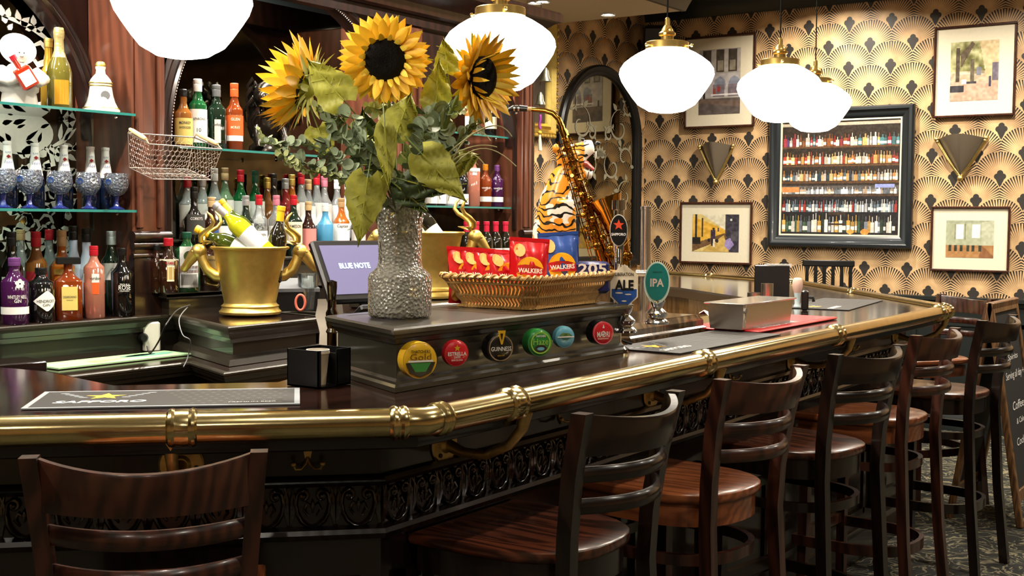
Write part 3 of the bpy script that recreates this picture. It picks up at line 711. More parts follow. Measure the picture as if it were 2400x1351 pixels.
brow(128, 152, 34, .5, .9, ['d8dce0', '788a98', 'b04038', '8a9aa8', '3a4a50', 'e0d8c8'], 2, 4); brow(150, 186, 34, .5, .9, ['e8e0d0', '303a30', '1c2024', 'c9a050', '78808c', '406048', 'f0ece0'], 3, 5)
rect(I, .42, .56, .80, .83, '3a2c20'); rect(I, .42, .56, .90, .92, '3a2c20'); ell(I, .6, .97, .03, .02, 'd8a050'); ell(I, .72, .97, .035, .025, 'c98a40')
I += noise(190, 170, 2, .12)
M_bigfr = pbr('big_frame_paint', '20262a', .35, coat=.2)
a, b = at(1808, 259, y=YW), at(2138, 585, y=YW); w, h = b.x - a.x, a.z - b.z; c = (a + b) / 2
t = thing('framed_photograph', 'large back bar photograph of bottle shelves in a thick black frame', 'picture', (c.x, YW - .005, c.z))
m = MB(); prf = [(0, 0), (0, .03), (.012, .045), (.03, .05), (.045, .038), (.06, .034), (.08, .022), (.092, .012), (.092, 0)]
def rframe(m, w, h, prf):
    R = []
    for o, d in prf: R.append([(-w / 2 + o, -d, -h / 2 + o), (w / 2 - o, -d, -h / 2 + o), (w / 2 - o, -d, h / 2 - o), (-w / 2 + o, -d, h / 2 - o)])
    m.rings(R)
rframe(m, w, h, prf); m.obj('frame', M_bigfr, t, smooth=25)
m = MB(); rframe(m, w - .18, h - .18, [(0, .0), (0, .016), (.012, .014), (.012, .0)]); m.obj('gilt_slip', M_cream, t, smooth=25)
painted('print', I, w - .2, h - .2, t, (0, -.006, 0))

# wall lights
M_shade = pbr('smoked_glass_shade', '6d6253', .4, coat=.4, bump=.1)
def sconce(cx, top, bot, w, label):
    a, b = at(cx, top, y=YW), at(cx, bot, y=YW); h = a.z - b.z
    t = thing('wall_light', label, 'wall light', (b.x, YW - .005, b.z)); 
    m = MB(); R = []
    for i in range(9):
        v = .04 + .96 * i / 8; R.append([(u * w / 2 * v, -.01 - .13 * (1 - abs(u) ** 1.6) * v ** .8, h * v * (1 + .10 * math.cos(u * PI / 2) * v - .04)) for u in [-1 + 2 * j / 16 for j in range(17)]])
    m.rings(R, closed=False); R2 = [[(x, y + .004, z) for x, y, z in r] for r in R]; m.rings(R2, closed=False); m.obj('shade', M_shade, t, smooth=60)
    m = MB()
    for s in (-1, 1):
        m.tube([(0, -.02, 0), (s * w * .25, -.02, h * .42), (s * w / 2, -.02, h * .9), (s * w * .53, -.025, h * 1.0)], [.012, .012, .012, .014], 8)
        m.tube([(s * .012, -.03, .03), (s * w * .27, -.032, h * .45), (s * w * .5, -.03, h * .88)], .006, 6); m.sphere((s * w * .52, -.03, h * .96), .017, 8, 6); m.sphere((s * w * .5, -.03, h * .9), .014, 8, 6)
    m.sphere((0, -.025, -.005), .022, 10, 6); m.obj('bracket', M_brassd, t, smooth=60)
sconce(1681, 340, 426, .28, 'fan-shaped smoked glass wall light between the two left pictures')
sconce(2253, 322, 417, .33, 'fan-shaped smoked glass wall light between the two right pictures')

# the left papered wall: arched mirror, gilt frame, speaker
wn = Vector((.994, -.113)); wrot = math.atan2(wn.x, -wn.y)
def on_left(px, py):
    r = at(px, py, d=1) - CAM; k = (Vector(CORN) - Vector((0, 0))).dot(wn) / (r.x * wn.x + r.y * wn.y); return CAM + r * k
a, b = on_left(1303, 300), on_left(1496, 300); w = (b - a).length; top = on_left(1400, 152).z; bot = on_left(1480, 622).z; c = (a + b) / 2
t = thing('arched_mirror', 'tall arched etched mirror in a black frame behind the saxophone', 'mirror', (c.x + wn.x * .006, c.y + wn.y * .006, bot), wrot)
h = top - bot
def arch(w, z0, h, n=28):
    r = w / 2; return [(-r, z0), (r, z0)] + [(r * math.cos(PI * i / n), z0 + h - r * 1.12 + r * 1.12 * math.sin(PI * i / n)) for i in range(n + 1)]
m = MB(); R = []
for o, d in ((0, 0), (0, .03), (.015, .045), (.04, .04), (.055, .03), (.075, .03), (.085, .012), (.085, 0)): R.append([(x, -d, z) for x, z in arch(w - 2 * o, o, h - 2 * o)])
m.rings(R); m.obj('frame', M_black, t, smooth=30)
m = MB(); m.plate(arch(w - .15, .075, h - .15), .008); m.obj('mirror_glass', pbr('mirror_silver', 'a9a088', .03, 1, var=.25, bscale=6), t, smooth=0)
def leaf2(m, x, z, ang, L, wd, y):
    P = [(0, 0), (.25, .5), (.55, .45), (1, 0), (.55, -.45), (.25, -.5)]; c, s = math.cos(ang), math.sin(ang)
    pts = [(x + c * p * L - s * q * wd, z + s * p * L + c * q * wd) for p, q in P]; n = len(pts)
    m.add([(a, y, b) for a, b in pts] + [(a, y + .0015, b) for a, b in pts], [tuple(range(n - 1, -1, -1)), tuple(range(n, 2 * n))] + [(i, (i + 1) % n, n + (i + 1) % n, n + i) for i in range(n)])
def ribbon(m, pts, w, y):
    """tapering flat ribbon in the xz plane"""
    n = len(pts); A = []
    for i in range(n):
        a, b = Vector(pts[max(0, i - 1)]), Vector(pts[min(n - 1, i + 1)]); t = (b - a).normalized(); k = w * (math.sin(PI * (i + .35) / (n + .3)) ** .8); A.append(((pts[i][0] - t.y * k, pts[i][1] + t.x * k), (pts[i][0] + t.y * k, pts[i][1] - t.x * k)))
    m.add([(p[0], y, p[1]) for q in A for p in q], [(2 * i, 2 * i + 2, 2 * i + 3, 2 * i + 1) for i in range(n - 1)])
def scroll(m, x, z, r, a0, turns, w, y, sgn=1, leaves=4):
    pts = [(x + r * (1 - .8 * i / 18) * math.cos(a0 + sgn * turns * 2 * PI * i / 18), z + r * (1 - .8 * i / 18) * math.sin(a0 + sgn * turns * 2 * PI * i / 18)) for i in range(19)]
    ribbon(m, pts, w, y)
    for k in range(leaves):
        i = 1 + int(k * 13 / leaves); a = math.atan2(pts[i][1] - z, pts[i][0] - x); leaf2(m, pts[i][0], pts[i][1], a + .5 * sgn, r * .5, r * .28, y)
M_etch2 = pbr('etched_frost', '8a846c', .7)
m = MB(); y = -.0105; W2 = (w - .15) / 2
for s in (-1, 1):
    for (fx, fz, r, a0) in ((.55, .70, .12, 1.5), (.7, .55, .09, -1), (.35, .5, .1, 2), (.72, .36, .10, 1), (.45, .3, .08, 0), (.25, .66, .06, .5), (.8, .8, .06, 2)):
        scroll(m, s * W2 * fx, h * fz, r * 1.25, a0 if s > 0 else PI - a0, 1.0, .010, y, s, 3)
for k in range(7): leaf2(m, 0, h * .55, PI * k / 6 + .1, .09, .04, y)
m.obj('etching', M_etch2, t, smooth=0)
a = on_left(1292, 150); b = on_left(1292, 322)
t = thing('gilt_frame', 'ornate gold picture frame on the papered wall beside the back bar', 'picture', (a.x + wn.x * .01, a.y + wn.y * .01, (a.z + b.z) / 2), wrot)
fw, fh = .9, 1.35; m = MB(); R = []
for o, d in ((0, 0), (0, .04), (.02, .06), (.05, .035), (.07, .05), (.09, .03), (.10, .0)): R.append([(-fw + o, -d, b.z - (a.z + b.z) / 2 + o), (-o, -d, b.z - (a.z + b.z) / 2 + o), (-o, -d, fh / 2 - o + .1), (-fw + o, -d, fh / 2 - o + .1)])
m.rings(R)
for i in range(26): m.sphere((.0, -.045, b.z - (a.z + b.z) / 2 + .05 + i * .05), .016, 6, 5); m.sphere((-.02 - i * .034, -.045, b.z - (a.z + b.z) / 2), .016, 6, 5)
m.obj('frame', M_gold, t, smooth=30)
m = MB(); m.box(-fw + .09, -.09, -.012, 0, b.z - (a.z + b.z) / 2 + .08, fh / 2 + .02); m.obj('canvas', pbr('dark_canvas', '4a3a2a', .6, var=.5, bscale=5), t)
q = at(1545, 108, y=8.82)
t = thing('loudspeaker', 'black wall loudspeaker in the corner above the arched mirror', 'speaker', tuple(q), math.radians(30)); t.rotation_euler.x = math.radians(12)
m = MB(); m.bbox(-.13, .13, -.1, .1, -.16, .16, .02); m.obj('cabinet', M_black, t)
m = MB(); m.box(-.115, .115, -.108, -.1, -.145, .145); m.obj('grille', M_blk2, t)
m = MB(); m.box(-.02, .02, .1, .2, -.02, .02); m.obj('bracket', M_black, t)

# ================================================================== back bar
bb = thing('back_bar', 'dark mahogany back bar with arched mirrored bays and stepped counters', 'back bar', (0, 0, 0))
ZC, ZL = 1.115, .975
up = [(-3.79, -1.), (-3.79, 3.17), (-3.21, 2.93), (-3.25, 3.46), (-3.56, 3.5), (-3.56, 3.62), (-3.2, 3.62), (-3.2, 4.9), (-3.6, 5.0), (-3.6, 5.7)]
lo = [(-3.47, -1.), (-3.43, 2.95), (-3.10, 2.81), (-3.13, 3.5), (-3.13, 5.0), (-3.5, 5.1), (-3.5, 5.7)]
m = MB(); m.prism(offset_path(up, -.004) + [(-4.3, 5.7), (-4.3, -1)], ZC - .02, ZC); m.prism(offset_path(lo, -.004) + [(-4.3, 5.7), (-4.3, -1)], ZL - .02, ZL); m.obj('counter', M_top, bb, smooth=20)
m = MB(); m.sweep(offset_path(up, -.03), [(0, ZL - .01), (0, ZC - .015)], caps=False); m.sweep(offset_path(lo, -.05), [(0, 0), (0, ZL - .01)], caps=False); m.obj('riser', M_bb, bb, smooth=0)
def ogee(z, h, w): return [(-.03, z - h), (-.012, z - h), (-.008, z - h * .72), (.0, z - h * .66), (.006, z - h * .4), (w * .6, z - h * .34), (w * .62, z - h * .2), (w, z - h * .16), (w, z - .002), (w - .004, z + .002), (-.01, z + .002)]
m = MB(); m.sweep(up, ogee(ZC, .06, .014)); m.sweep(lo, ogee(ZL, .05, .014)); m.sweep(offset_path([(-3.79, 3.17), (-3.21, 2.93), (-3.25, 3.46)], -.0), [(-.03, ZL + .0), (.006, ZL + .002), (.0, ZL + .02), (-.018, ZL + .03), (-.03, ZL + .035)]); m.obj('moulding', M_bb, bb, smooth=25)
# stepped bottle ledges
m = MB(); st = [(-4.1, 3.22), (-3.745, 3.1), (-3.745, 5.7)]
m.sweep(st, [(-.02, ZC), (-.02, 1.175), (-.004, 1.18), (0, 1.186), (0, 1.198), (-.004, 1.2)]); m.prism(st + [(-4.3, 5.7), (-4.3, 3.28)], 1.185, 1.2)
m.box(-4.3, -3.93, 3.3, 5.7, 1.2, 1.31); m.bbox(-4.3, -3.915, 3.3, 5.71, 1.308, 1.323, .004); m.box(-4.3, -4.05, 3.3, 4.56, 1.323, 1.39); m.bbox(-4.3, -4.04, 3.3, 4.56, 1.388, 1.4, .003); m.obj('ledge', M_bb, bb, smooth=20)
# mirrors
XM = -4.2
m = MB(); m.box(XM - .01, XM, 1.6, 3.05, ZC, 2.5); m.obj('mirror', M_mirror, bb, smooth=0)
m = MB(); m.box(XM - .01, XM, 3.2, 4.58, ZC, 2.5); m.obj('mirror', M_mirror, bb, smooth=0)
m = MB(); m.box(XM - .01, XM, 4.78, 5.66, ZC, 2.5); m.obj('mirror', M_mirror, bb, smooth=0)
# pilasters
def pil(y0, y1, xf=-3.85):
    m = MB(); m.bbox(-4.28, xf, y0, y1, ZC, 2.45, .006); 
    m.bbox(xf - .002, xf + .018, y0 + .01, y0 + .04, 1.45, 2.42, .006); m.bbox(xf - .002, xf + .018, y1 - .05, y1 - .03, 1.45, 2.42, .005)
    if y1 - y0 > .2: m.bbox(xf - .002, xf + .008, y0 + .06, y1 - .07, 1.5, 2.3, .006)
    m.obj('pilaster', M_pil, bb, smooth=25)
    m = MB(); 
    for z, r in ((1.385, .016), (1.42, .022), (1.345, .012)): m.tube([(xf + .004, y0 - .01, z), (xf + .004, y1 + .01, z)], r, 12)
    m.box(xf - .02, xf + .012, y0 - .006, y1 + .006, ZC, 1.345); m.obj('pilaster_base', M_mah, bb, smooth=40)
pil(1.42, 1.68); pil(3.03, 3.19); pil(4.58, 4.8); pil(5.62, 5.72, -3.8)
# spandrels, arch mouldings
def arch_bay(yc, R, zc=1.81, xf=-3.86, bead=False, y0=None, y1=None):
    y0 = y0 or yc - R; y1 = y1 or yc + R
    m = MB(); n = 32; A = [(yc - R * math.cos(PI * i / n), zc + R * math.sin(PI * i / n)) for i in range(n + 1)]
    vs = []; fs = []
    for (y, z) in A: vs += [(xf, y, z), (xf, y, 2.56), (xf - .05, y, z)]
    for i in range(n): fs += [(3 * i, 3 * i + 3, 3 * i + 4, 3 * i + 1), (3 * i, 3 * i + 2, 3 * i + 5, 3 * i + 3)]
    m.add(vs, fs); m.obj('spandrel', M_mah, bb, smooth=50)
    m = MB(); pr = [(0, 0), (.0, .02), (-.012, .026), (-.022, .014), (-.035, .024), (-.05, .014), (-.06, .018), (-.072, .0)]
    Rr = []
    path = [(yc - R, 1.44), (yc - R, 1.6)] + A + [(yc + R, 1.6), (yc + R, 1.44)]; L = len(path)
    for i, (y, z) in enumerate(path):
        if i < 2: d = Vector((1, 0))
        elif i >= L - 2: d = Vector((-1, 0))
        else: d = (Vector((yc, zc)) - Vector((y, z))).normalized()
        Rr.append([(xf + q, y + d.x * -o, z + d.y * -o) for o, q in [(-a, b) for a, b in pr]])
    Rr2 = [[(x, y, z) for x, y, z in r] for r in Rr]; m.rings(Rr2, closed=False); m.obj('arch_moulding', M_mah, bb, smooth=30)
    if bead:
        m = MB(); tot = 0
        for z in np.arange(1.44, zc, .0125): m.sphere((xf + .016, yc - R - .004, z), .0055, 6, 4)
        for a in np.arange(0, PI, .0125 / R): m.sphere((xf + .018, yc - (R + .004) * math.cos(a), zc + (R + .004) * math.sin(a)), .0055, 6, 4)
        m.obj('bead_trim', M_wpap, bb, smooth=60)
arch_bay(2.375, .65, zc=1.80, xf=-4.11); arch_bay(3.91, .69, xf=-3.87, bead=True); arch_bay(5.21, .40, zc=1.9)
m = MB(); m.box(-3.9, -3.84, -1, 5.74, 2.45, 2.6); m.box(-3.9, -3.86, -1, 3.1, 2.40, 2.5)
m.box(-3.9, -3.86, -1, 1.45, 1.5, 2.56); m.obj('frieze', M_mah, bb)
m = MB(); m.sweep([(-3.83, -1), (-3.83, 5.76), (-4.33, 5.76)], [(0, 2.5), (.02, 2.51), (.03, 2.55), (.09, 2.60), (.12, 2.61), (.125, 2.65), (.11, 2.665), (0, 2.67)]); m.prism([(-3.75, -1), (-3.75, 5.84), (-4.3, 5.84), (-4.3, -1)], 2.6, 2.668); m.obj('cornice', M_mah, bb, smooth=25)
m = MB(); m.box(-4.3, -3.8, 5.72, 5.74, 0, 2.5); m.box(-4.3, -3.83, -1, 5.72, ZC, ZC + .002); m.obj('end_panel', M_mah, bb)
# etched scrollwork on the first bay mirror
m = MB(); 
def E2(px, py): q = at(px, py, x=XM + .003); return q.y, q.z
m.M = Matrix(((0, -1, 0, XM + .003), (1, 0, 0, 0), (0, 0, 1, 0), (0, 0, 0, 1)))
def lf(px, py, qx, qy, wd):
    a, b = E2(px, py), E2(qx, qy); L = math.hypot(b[0] - a[0], b[1] - a[1]); leaf2(m, a[0], a[1], math.atan2(b[1] - a[1], b[0] - a[0]), L, wd, 0)
def rb(pts, w): ribbon(m, [E2(*p) for p in pts], w, 0)
rb([(5, 38), (30, 45), (70, 62), (95, 80), (115, 95)], .010); rb([(70, 110), (95, 100), (112, 118), (108, 145), (88, 152), (80, 140)], .014); rb([(145, 95), (150, 120), (158, 140)], .008)
for p in ((5, 38, 2, 10, .03), (18, 40, 22, 18, .025), (5, 48, 20, 42, .03), (45, 52, 40, 22, .025), (50, 60, 70, 40, .03), (80, 60, 78, 35, .025), (60, 70, 85, 62, .02), (85, 75, 105, 62, .02), (20, 70, 30, 55, .02), (160, 135, 170, 115, .02), (165, 165, 180, 140, .02), (168, 180, 186, 170, .02)): lf(*p)
# the etched bowl of flowers
c0, c1 = E2(45, 310), E2(125, 310); a_ = abs(c1[0] - c0[0])
bz = .1
P_ = circle(1, 30, c0[0], c0[1], a_, .085); m.add([(x, 0, z) for x, z in P_], [tuple(range(30))])
m2 = MB(); m2.M = m.M.copy(); mm_ = m; m = m2
for p in ((5, 290, 30, 283, .02), (30, 290, 62, 280, .02), (25, 330, 12, 312, .02), (60, 330, 90, 305, .016), (60, 332, 85, 338, .016), (90, 335, 98, 310, .016), (8, 335, 0, 318, .02), (95, 300, 118, 290, .014), (40, 300, 60, 292, .012)): lf(*p)
m2.obj('etched_flowers', pbr('etched_peach', 'c9a37c', .6), bb, smooth=0); m = mm_
for k in range(9):
    q = E2(10 + k * 14, 250 + (k % 2) * 10); P_ = circle(.018, 12, q[0], q[1]); m.add([(x, 0, z) for x, z in P_], [tuple(range(12))])
rs2 = random.Random(3)
rb([(120, 345), (150, 330), (165, 300), (150, 280)], .012); rb([(105, 345), (120, 360), (125, 385), (105, 390)], .012); rb([(150, 345), (175, 350), (185, 330), (190, 310)], .01)
for p in ((140, 330, 145, 290, .02), (150, 330, 180, 300, .02), (160, 300, 178, 282, .02), (170, 350, 190, 340, .02), (130, 270, 120, 250, .02)): lf(*p)
for k in range(95):
    px, py = rs2.uniform(-5, 205), rs2.uniform(352, 600); a = rs2.uniform(0, 6.28)
    lf(px, py, px + 26 * math.cos(a), py + 26 * math.sin(a), rs2.uniform(.02, .04))
for k in range(14): px, py = rs2.uniform(0, 190), rs2.uniform(360, 580); rb([(px, py), (px + 12, py - 14), (px + 26, py - 12), (px + 32, py + 4), (px + 24, py + 12)], .008)
m.obj('etching', M_etch, bb, smooth=0)
# glass shelves
def shelf(y0, y1, z, label, xf=-3.9):
    t = thing('glass_shelf', label, 'shelf', (0, 0, 0))
    m = MB(); m.box(XM + .002, xf, y0, y1, z - .008, z); m.obj('pane', M_glassS, t, smooth=0)
    m = MB(); m.box(xf, xf + .001, y0, y1, z - .009, z + .0005); m.box(XM, xf, y0 - .001, y0, z - .008, z); m.obj('polished_edge', M_glassE, t, smooth=0)
    m = MB(); [m.sphere((x, y, z - .014), .007, 8, 5) for y in (y0 + .05, y1 - .05) for x in (xf - .05, XM + .02)]; m.obj('stud', M_chrome, t)
ZS = dict(ll=1.522, lu=1.888, c=1.784, rl=1.565, ru=1.955)
shelf(1.7, 3.025, ZS['ll'], 'lower glass shelf of the left bay carrying goblets', -3.825); shelf(1.7, 3.025, ZS['lu'], 'upper glass shelf of the left bay carrying the bell-shaped decanter', -3.825)
shelf(3.3, 4.2, ZS['c'], 'glass shelf in the middle bay carrying whisky bottles'); shelf(4.82, 5.6, ZS['rl'], 'lower glass shelf of the right bay carrying pink and purple gin', -3.86); shelf(4.9, 5.6, ZS['ru'], 'upper glass shelf of the right bay', -3.88)
# fill lights added out of sight behind each bay's frieze to brighten the bottles
for y0, y1, e in ((1.8, 2.9, 30), (3.4, 4.45, 30), (4.9, 5.55, 16)):
    area('bay_fill', (-3.99, (y0 + y1) / 2, 2.56), y1 - y0, e, (1, .95, .86), rot=(0, math.radians(-8), PI / 2), size_y=.06)
# ================================================================== tap box with lens badges
ZT = 1.25
tb = thing('beer_tap_box', 'long dark wooden beer tap box with six round beer badges along its front', 'beer tap', (0, 0, 0))
BX = [(-1.795, 3.19), (-2.12, 3.19), (-2.12, 2.30), (-1.795, 2.145)][::-1]   # near corner first, then round the back
loop = [(-1.795, 2.145), (-1.795, 3.19), (-2.12, 3.19), (-2.12, 2.30)]
m = MB(); m.prism(loop, 1.1005, 1.24); m.obj('body', M_bb, tb, smooth=0)
m = MB(); m.sweep(loop, [(0, 1.101), (.014, 1.101), (.014, 1.112), (.008, 1.118), (.008, 1.124), (0, 1.13)], closed=True)
m.sweep(loop, [(0, 1.208), (.006, 1.212), (.01, 1.222), (.018, 1.226), (.018, 1.232), (.026, 1.236), (.028, 1.246), (.022, ZT), (-.02, ZT)], closed=True); m.prism(offset_path(loop + [loop[0]], .0)[:4], 1.235, ZT - .0005); m.obj('moulding', M_bb, tb, smooth=25)
def badge(px, py, d, rim, face, deco, th=.018, x=-1.795, nm=''):
    q = at(px, py, x=-1.76); b = bpy.data.objects.new('lens_badge', None); COL.objects.link(b); b.parent = tb
    b.location = (q.x, q.y, q.z); b.rotation_euler.z = math.radians(60); b['label'] = nm
    r = d / 2; m = MB(); m.M = Matrix.Rotation(PI / 2, 4, 'X')
    m.lathe([(r * .9, -.012), (r, -.01), (r, th * .7), (r * .97, th), (r * .93, th)], 36, cap0=True, cap1=True); m.cyl(.012, -.05, -.01, 12); m.obj('housing', rim, b, smooth=30)
    m = MB(); m.M = Matrix.Rotation(PI / 2, 4, 'X'); m.lathe([(r * .93, th), (r * .9, th + .001), (r * .5, th + .003), (0, th + .004)], 36); m.obj('lens', face, b, smooth=60)
    if deco:
        m = MB(); mats = deco(m, r, -th - .0046); m.obj('badge_print', mats, b, smooth=0)
C_ = lambda n, h, **k: pbr(n, h, .3, coat=.5, **k)
Y1, R1, K1, G1, B1, W1 = C_('badge_yellow', 'e0b020'), C_('badge_red', 'd0202a'), C_('badge_black', '0d0d0f'), C_('badge_green', '2f8a3c'), C_('badge_blue', '6fb6cc'), C_('badge_white', 'f2efe6')
def pl(m, poly, y, mi): m.add([(a, y, b) for a, b in poly], [tuple(range(len(poly)))], mi)
def d_gold(m, r, y):
    pl(m, [(-r * .85, -r * .1), (-r * .6, -r * .65), (0, -r * .88), (r * .6, -r * .65), (r * .85, -r * .1)], y, 0); pl(m, [(-r * .6, -r * .12), (-r * .3, -r * .6), (r * .3, -r * .6), (r * .6, -r * .12)], y - .0005, 1); pl(m, [(-r * .7, .02 * r), (-r * .7, -.08 * r), (r * .7, -.08 * r), (r * .7, .02 * r)], y - .001, 2)
    m.text("THATCHERS", .007, r * 1.1, y=y - .001, z=r * .48, mi=3, bold=.02); m.text("Gold", .016, r * 1.2, y=y - .001, z=r * .2, mi=4); return [K1, G1, W1, K1, pbr('badge_brown', '6a4a14', .4)]
def d_est(m, r, y):
    pl(m, star(r * .28, 0, r * .4), y, 0); m.text("ESTRELLA", .009, r * 1.5, y=y, z=-.02 * r, mi=1, bold=.02); m.text("DAMM", .006, r * .5, y=y, z=-r * .28, mi=1); m.text("BARCELONA", .004, r * .9, y=y, z=-r * .5, mi=1); return [Y1, W1]
def ringm(m, r0, r1, y, mi, n=32): a = circle(r0, n); b = circle(r1, n); m.add([(x, y, z) for x, z in a] + [(x, y, z) for x, z in b], [(i, (i + 1) % n, n + (i + 1) % n, n + i) for i in range(n)], mi)
def d_gui(m, r, y):
    ringm(m, r * .82, r * .9, y, 0); m.text("GUINNESS", .011, r * 1.5, y=y - .001, z=-r * .05, mi=1, bold=.01)
    pl(m, [(-r * .3, r * 1.2), (r * .3, r * 1.2), (r * .26, r * .95), (r * .08, r * .25), (-r * .05, r * .25)], y - .003, 2); pl(m, [(-r * .12, r * 1.0), (r * .1, r * 1.0), (r * .02, r * .5)], y - .004, 3); m.text("extra cold", .004, r * .5, y=y, z=-r * .5, mi=2); return [M_chrome, W1, Y1, K1]
def d_haze(m, r, y):
    ringm(m, r * .7, r * .8, y, 0); m.text("THATCHERS", .006, r * .8, y=y, z=r * .5, mi=1, bold=.02); m.text("Haze", .018, r * 1.2, y=y - .001, z=r * .1, mi=0); pl(m, circle(r * .5, 20, 0, -r * .4, 1, .5), y, 2); pl(m, circle(r * .3, 16, 0, -r * .42, 1, .4), y - .001, 3); return [pbr('badge_lime', '9fce4e', .4), W1, K1, B1]
def d_sea(m, r, y):
    for k, c in ((-.3, 0), (0, 0), (.3, 0), (.15, 1), (-.2, 1)): pl(m, circle(r * .3, 12, k * r, abs(k) * r * .6 + .2 * r * (c - .5), 1.2, .6), y - .0003 * c, c)
    pl(m, [(-r * .85, -.03 * r), (r * .85, -.03 * r), (r * .85, .09 * r), (-r * .85, .09 * r)], y - .001, 2); m.text("CORNISH", .006, r * 1.0, y=y - .001, z=-r * .25, mi=3) if False else None; return [pbr('badge_teal', '2e6a5c', .4), pbr('badge_olive', '6a8a4a', .4), W1, K1]
def d_mad(m, r, y):
    ringm(m, r * .84, r * .92, y, 0); m.text("MADRI", .016, r * 1.15, y=y, z=-.1 * r, mi=1, bold=.01); m.text("EXCEPCIONAL", .004, r * 1.0, y=y, z=-r * .45, mi=1); ringm(m, r * .1, r * .17, y, 1); pl(m, [(-r * .1, r * .4), (r * .1, r * .4), (0, r * .7)], y, 1); return [pbr('badge_pink', 'd8707a', .4), W1]
badge(976, 843, .086, Y1, Y1, d_gold, .022, nm='gold-yellow beer badge with black landscape'); badge(1067, 828, .064, R1, R1, d_est, .008, nm='red beer badge with small gold star')
badge(1164, 814, .074, K1, K1, d_gui, .022, nm='black beer badge with gold harp'); badge(1256, 802, .073, G1, G1, d_haze, .024, nm='green beer badge'); badge(1321, 790, .060, B1, B1, d_sea, .008, nm='pale blue beer badge with dark trees'); badge(1402, 779, .071, K1, R1, d_mad, .026, nm='red beer badge in a black ribbed housing')

# ================================================================== vase and sunflowers
VX, VY = -1.965, 2.36
vase = thing('glass_vase', 'tall rippled clear glass vase holding the sunflowers', 'vase', (VX, VY, ZT + .001))
M_vase = thin('rippled_glass', 'eceadb', .30, .07, bump=.6, bscale=120)
m = MB(); pv = [(.0, 0), (.072, 0), (.079, .006), (.08, .02), (.08, .098), (.075, .11), (.058, .125), (.054, .14), (.055, .2), (.06, .3)]
m.lathe(pv + [(.0565, .3), (.0515, .2), (.0505, .14), (.0545, .123), (.0715, .108), (.0765, .096), (.0765, .022), (.07, .012), (0, .012)], 48, cap0=False, cap1=False); m.obj('glass_body', M_vase, vase, smooth=60)
M_petal = pbr('petal_yellow', 'ffc62e', .5, bump=.2, bscale=40, var=.12); M_petal2 = pbr('petal_gold', 'ffd94c', .5, bump=.2, bscale=40, var=.1)
M_disc = pbr('seed_black', '090605', .7, bump=.6, bscale=120, spec=.15); M_sepal = pbr('sepal_green', 'a8a83a', .6, var=.3); M_stem = pbr('stem_green', '5c6a26', .55, var=.3)
M_leafy = pbr('leaf_olive', 'b4b244', .5, bump=.5, bscale=35, var=.5); M_leafd = pbr('leaf_dark', '42542a', .45, bump=.3, bscale=30, var=.4); M_euc = pbr('eucalyptus_green', '8d9c7c', .6, var=.35, bscale=30); M_euc2 = pbr('eucalyptus_pale', 'bcc48a', .6, var=.35, bscale=30)
SR = random.Random(11)
def petal(m, a, r0, L, wd, lift, curl, twist=0, mi=0):
    R = []
    for i in range(6):
        v = i / 5; w = wd * (.45 + 1.25 * v - 1.62 * v ** 3 + .0) * .95 if v < 1 else 0.0005
        w = wd * max(.02, math.sin(PI * (.22 + .78 * v)) ** .7)
        rr = r0 + L * v; z = lift * v + curl * v * v
        c, s = math.cos(a), math.sin(a)
        R.append([(c * rr - s * q * w, s * rr + c * q * w, z + (-.22 * abs(q) * w if q else .0) + twist * q * w + .0) for q in (-1, -.5, 0, .5, 1)])
    m.rings(R, closed=False, mi=mi)
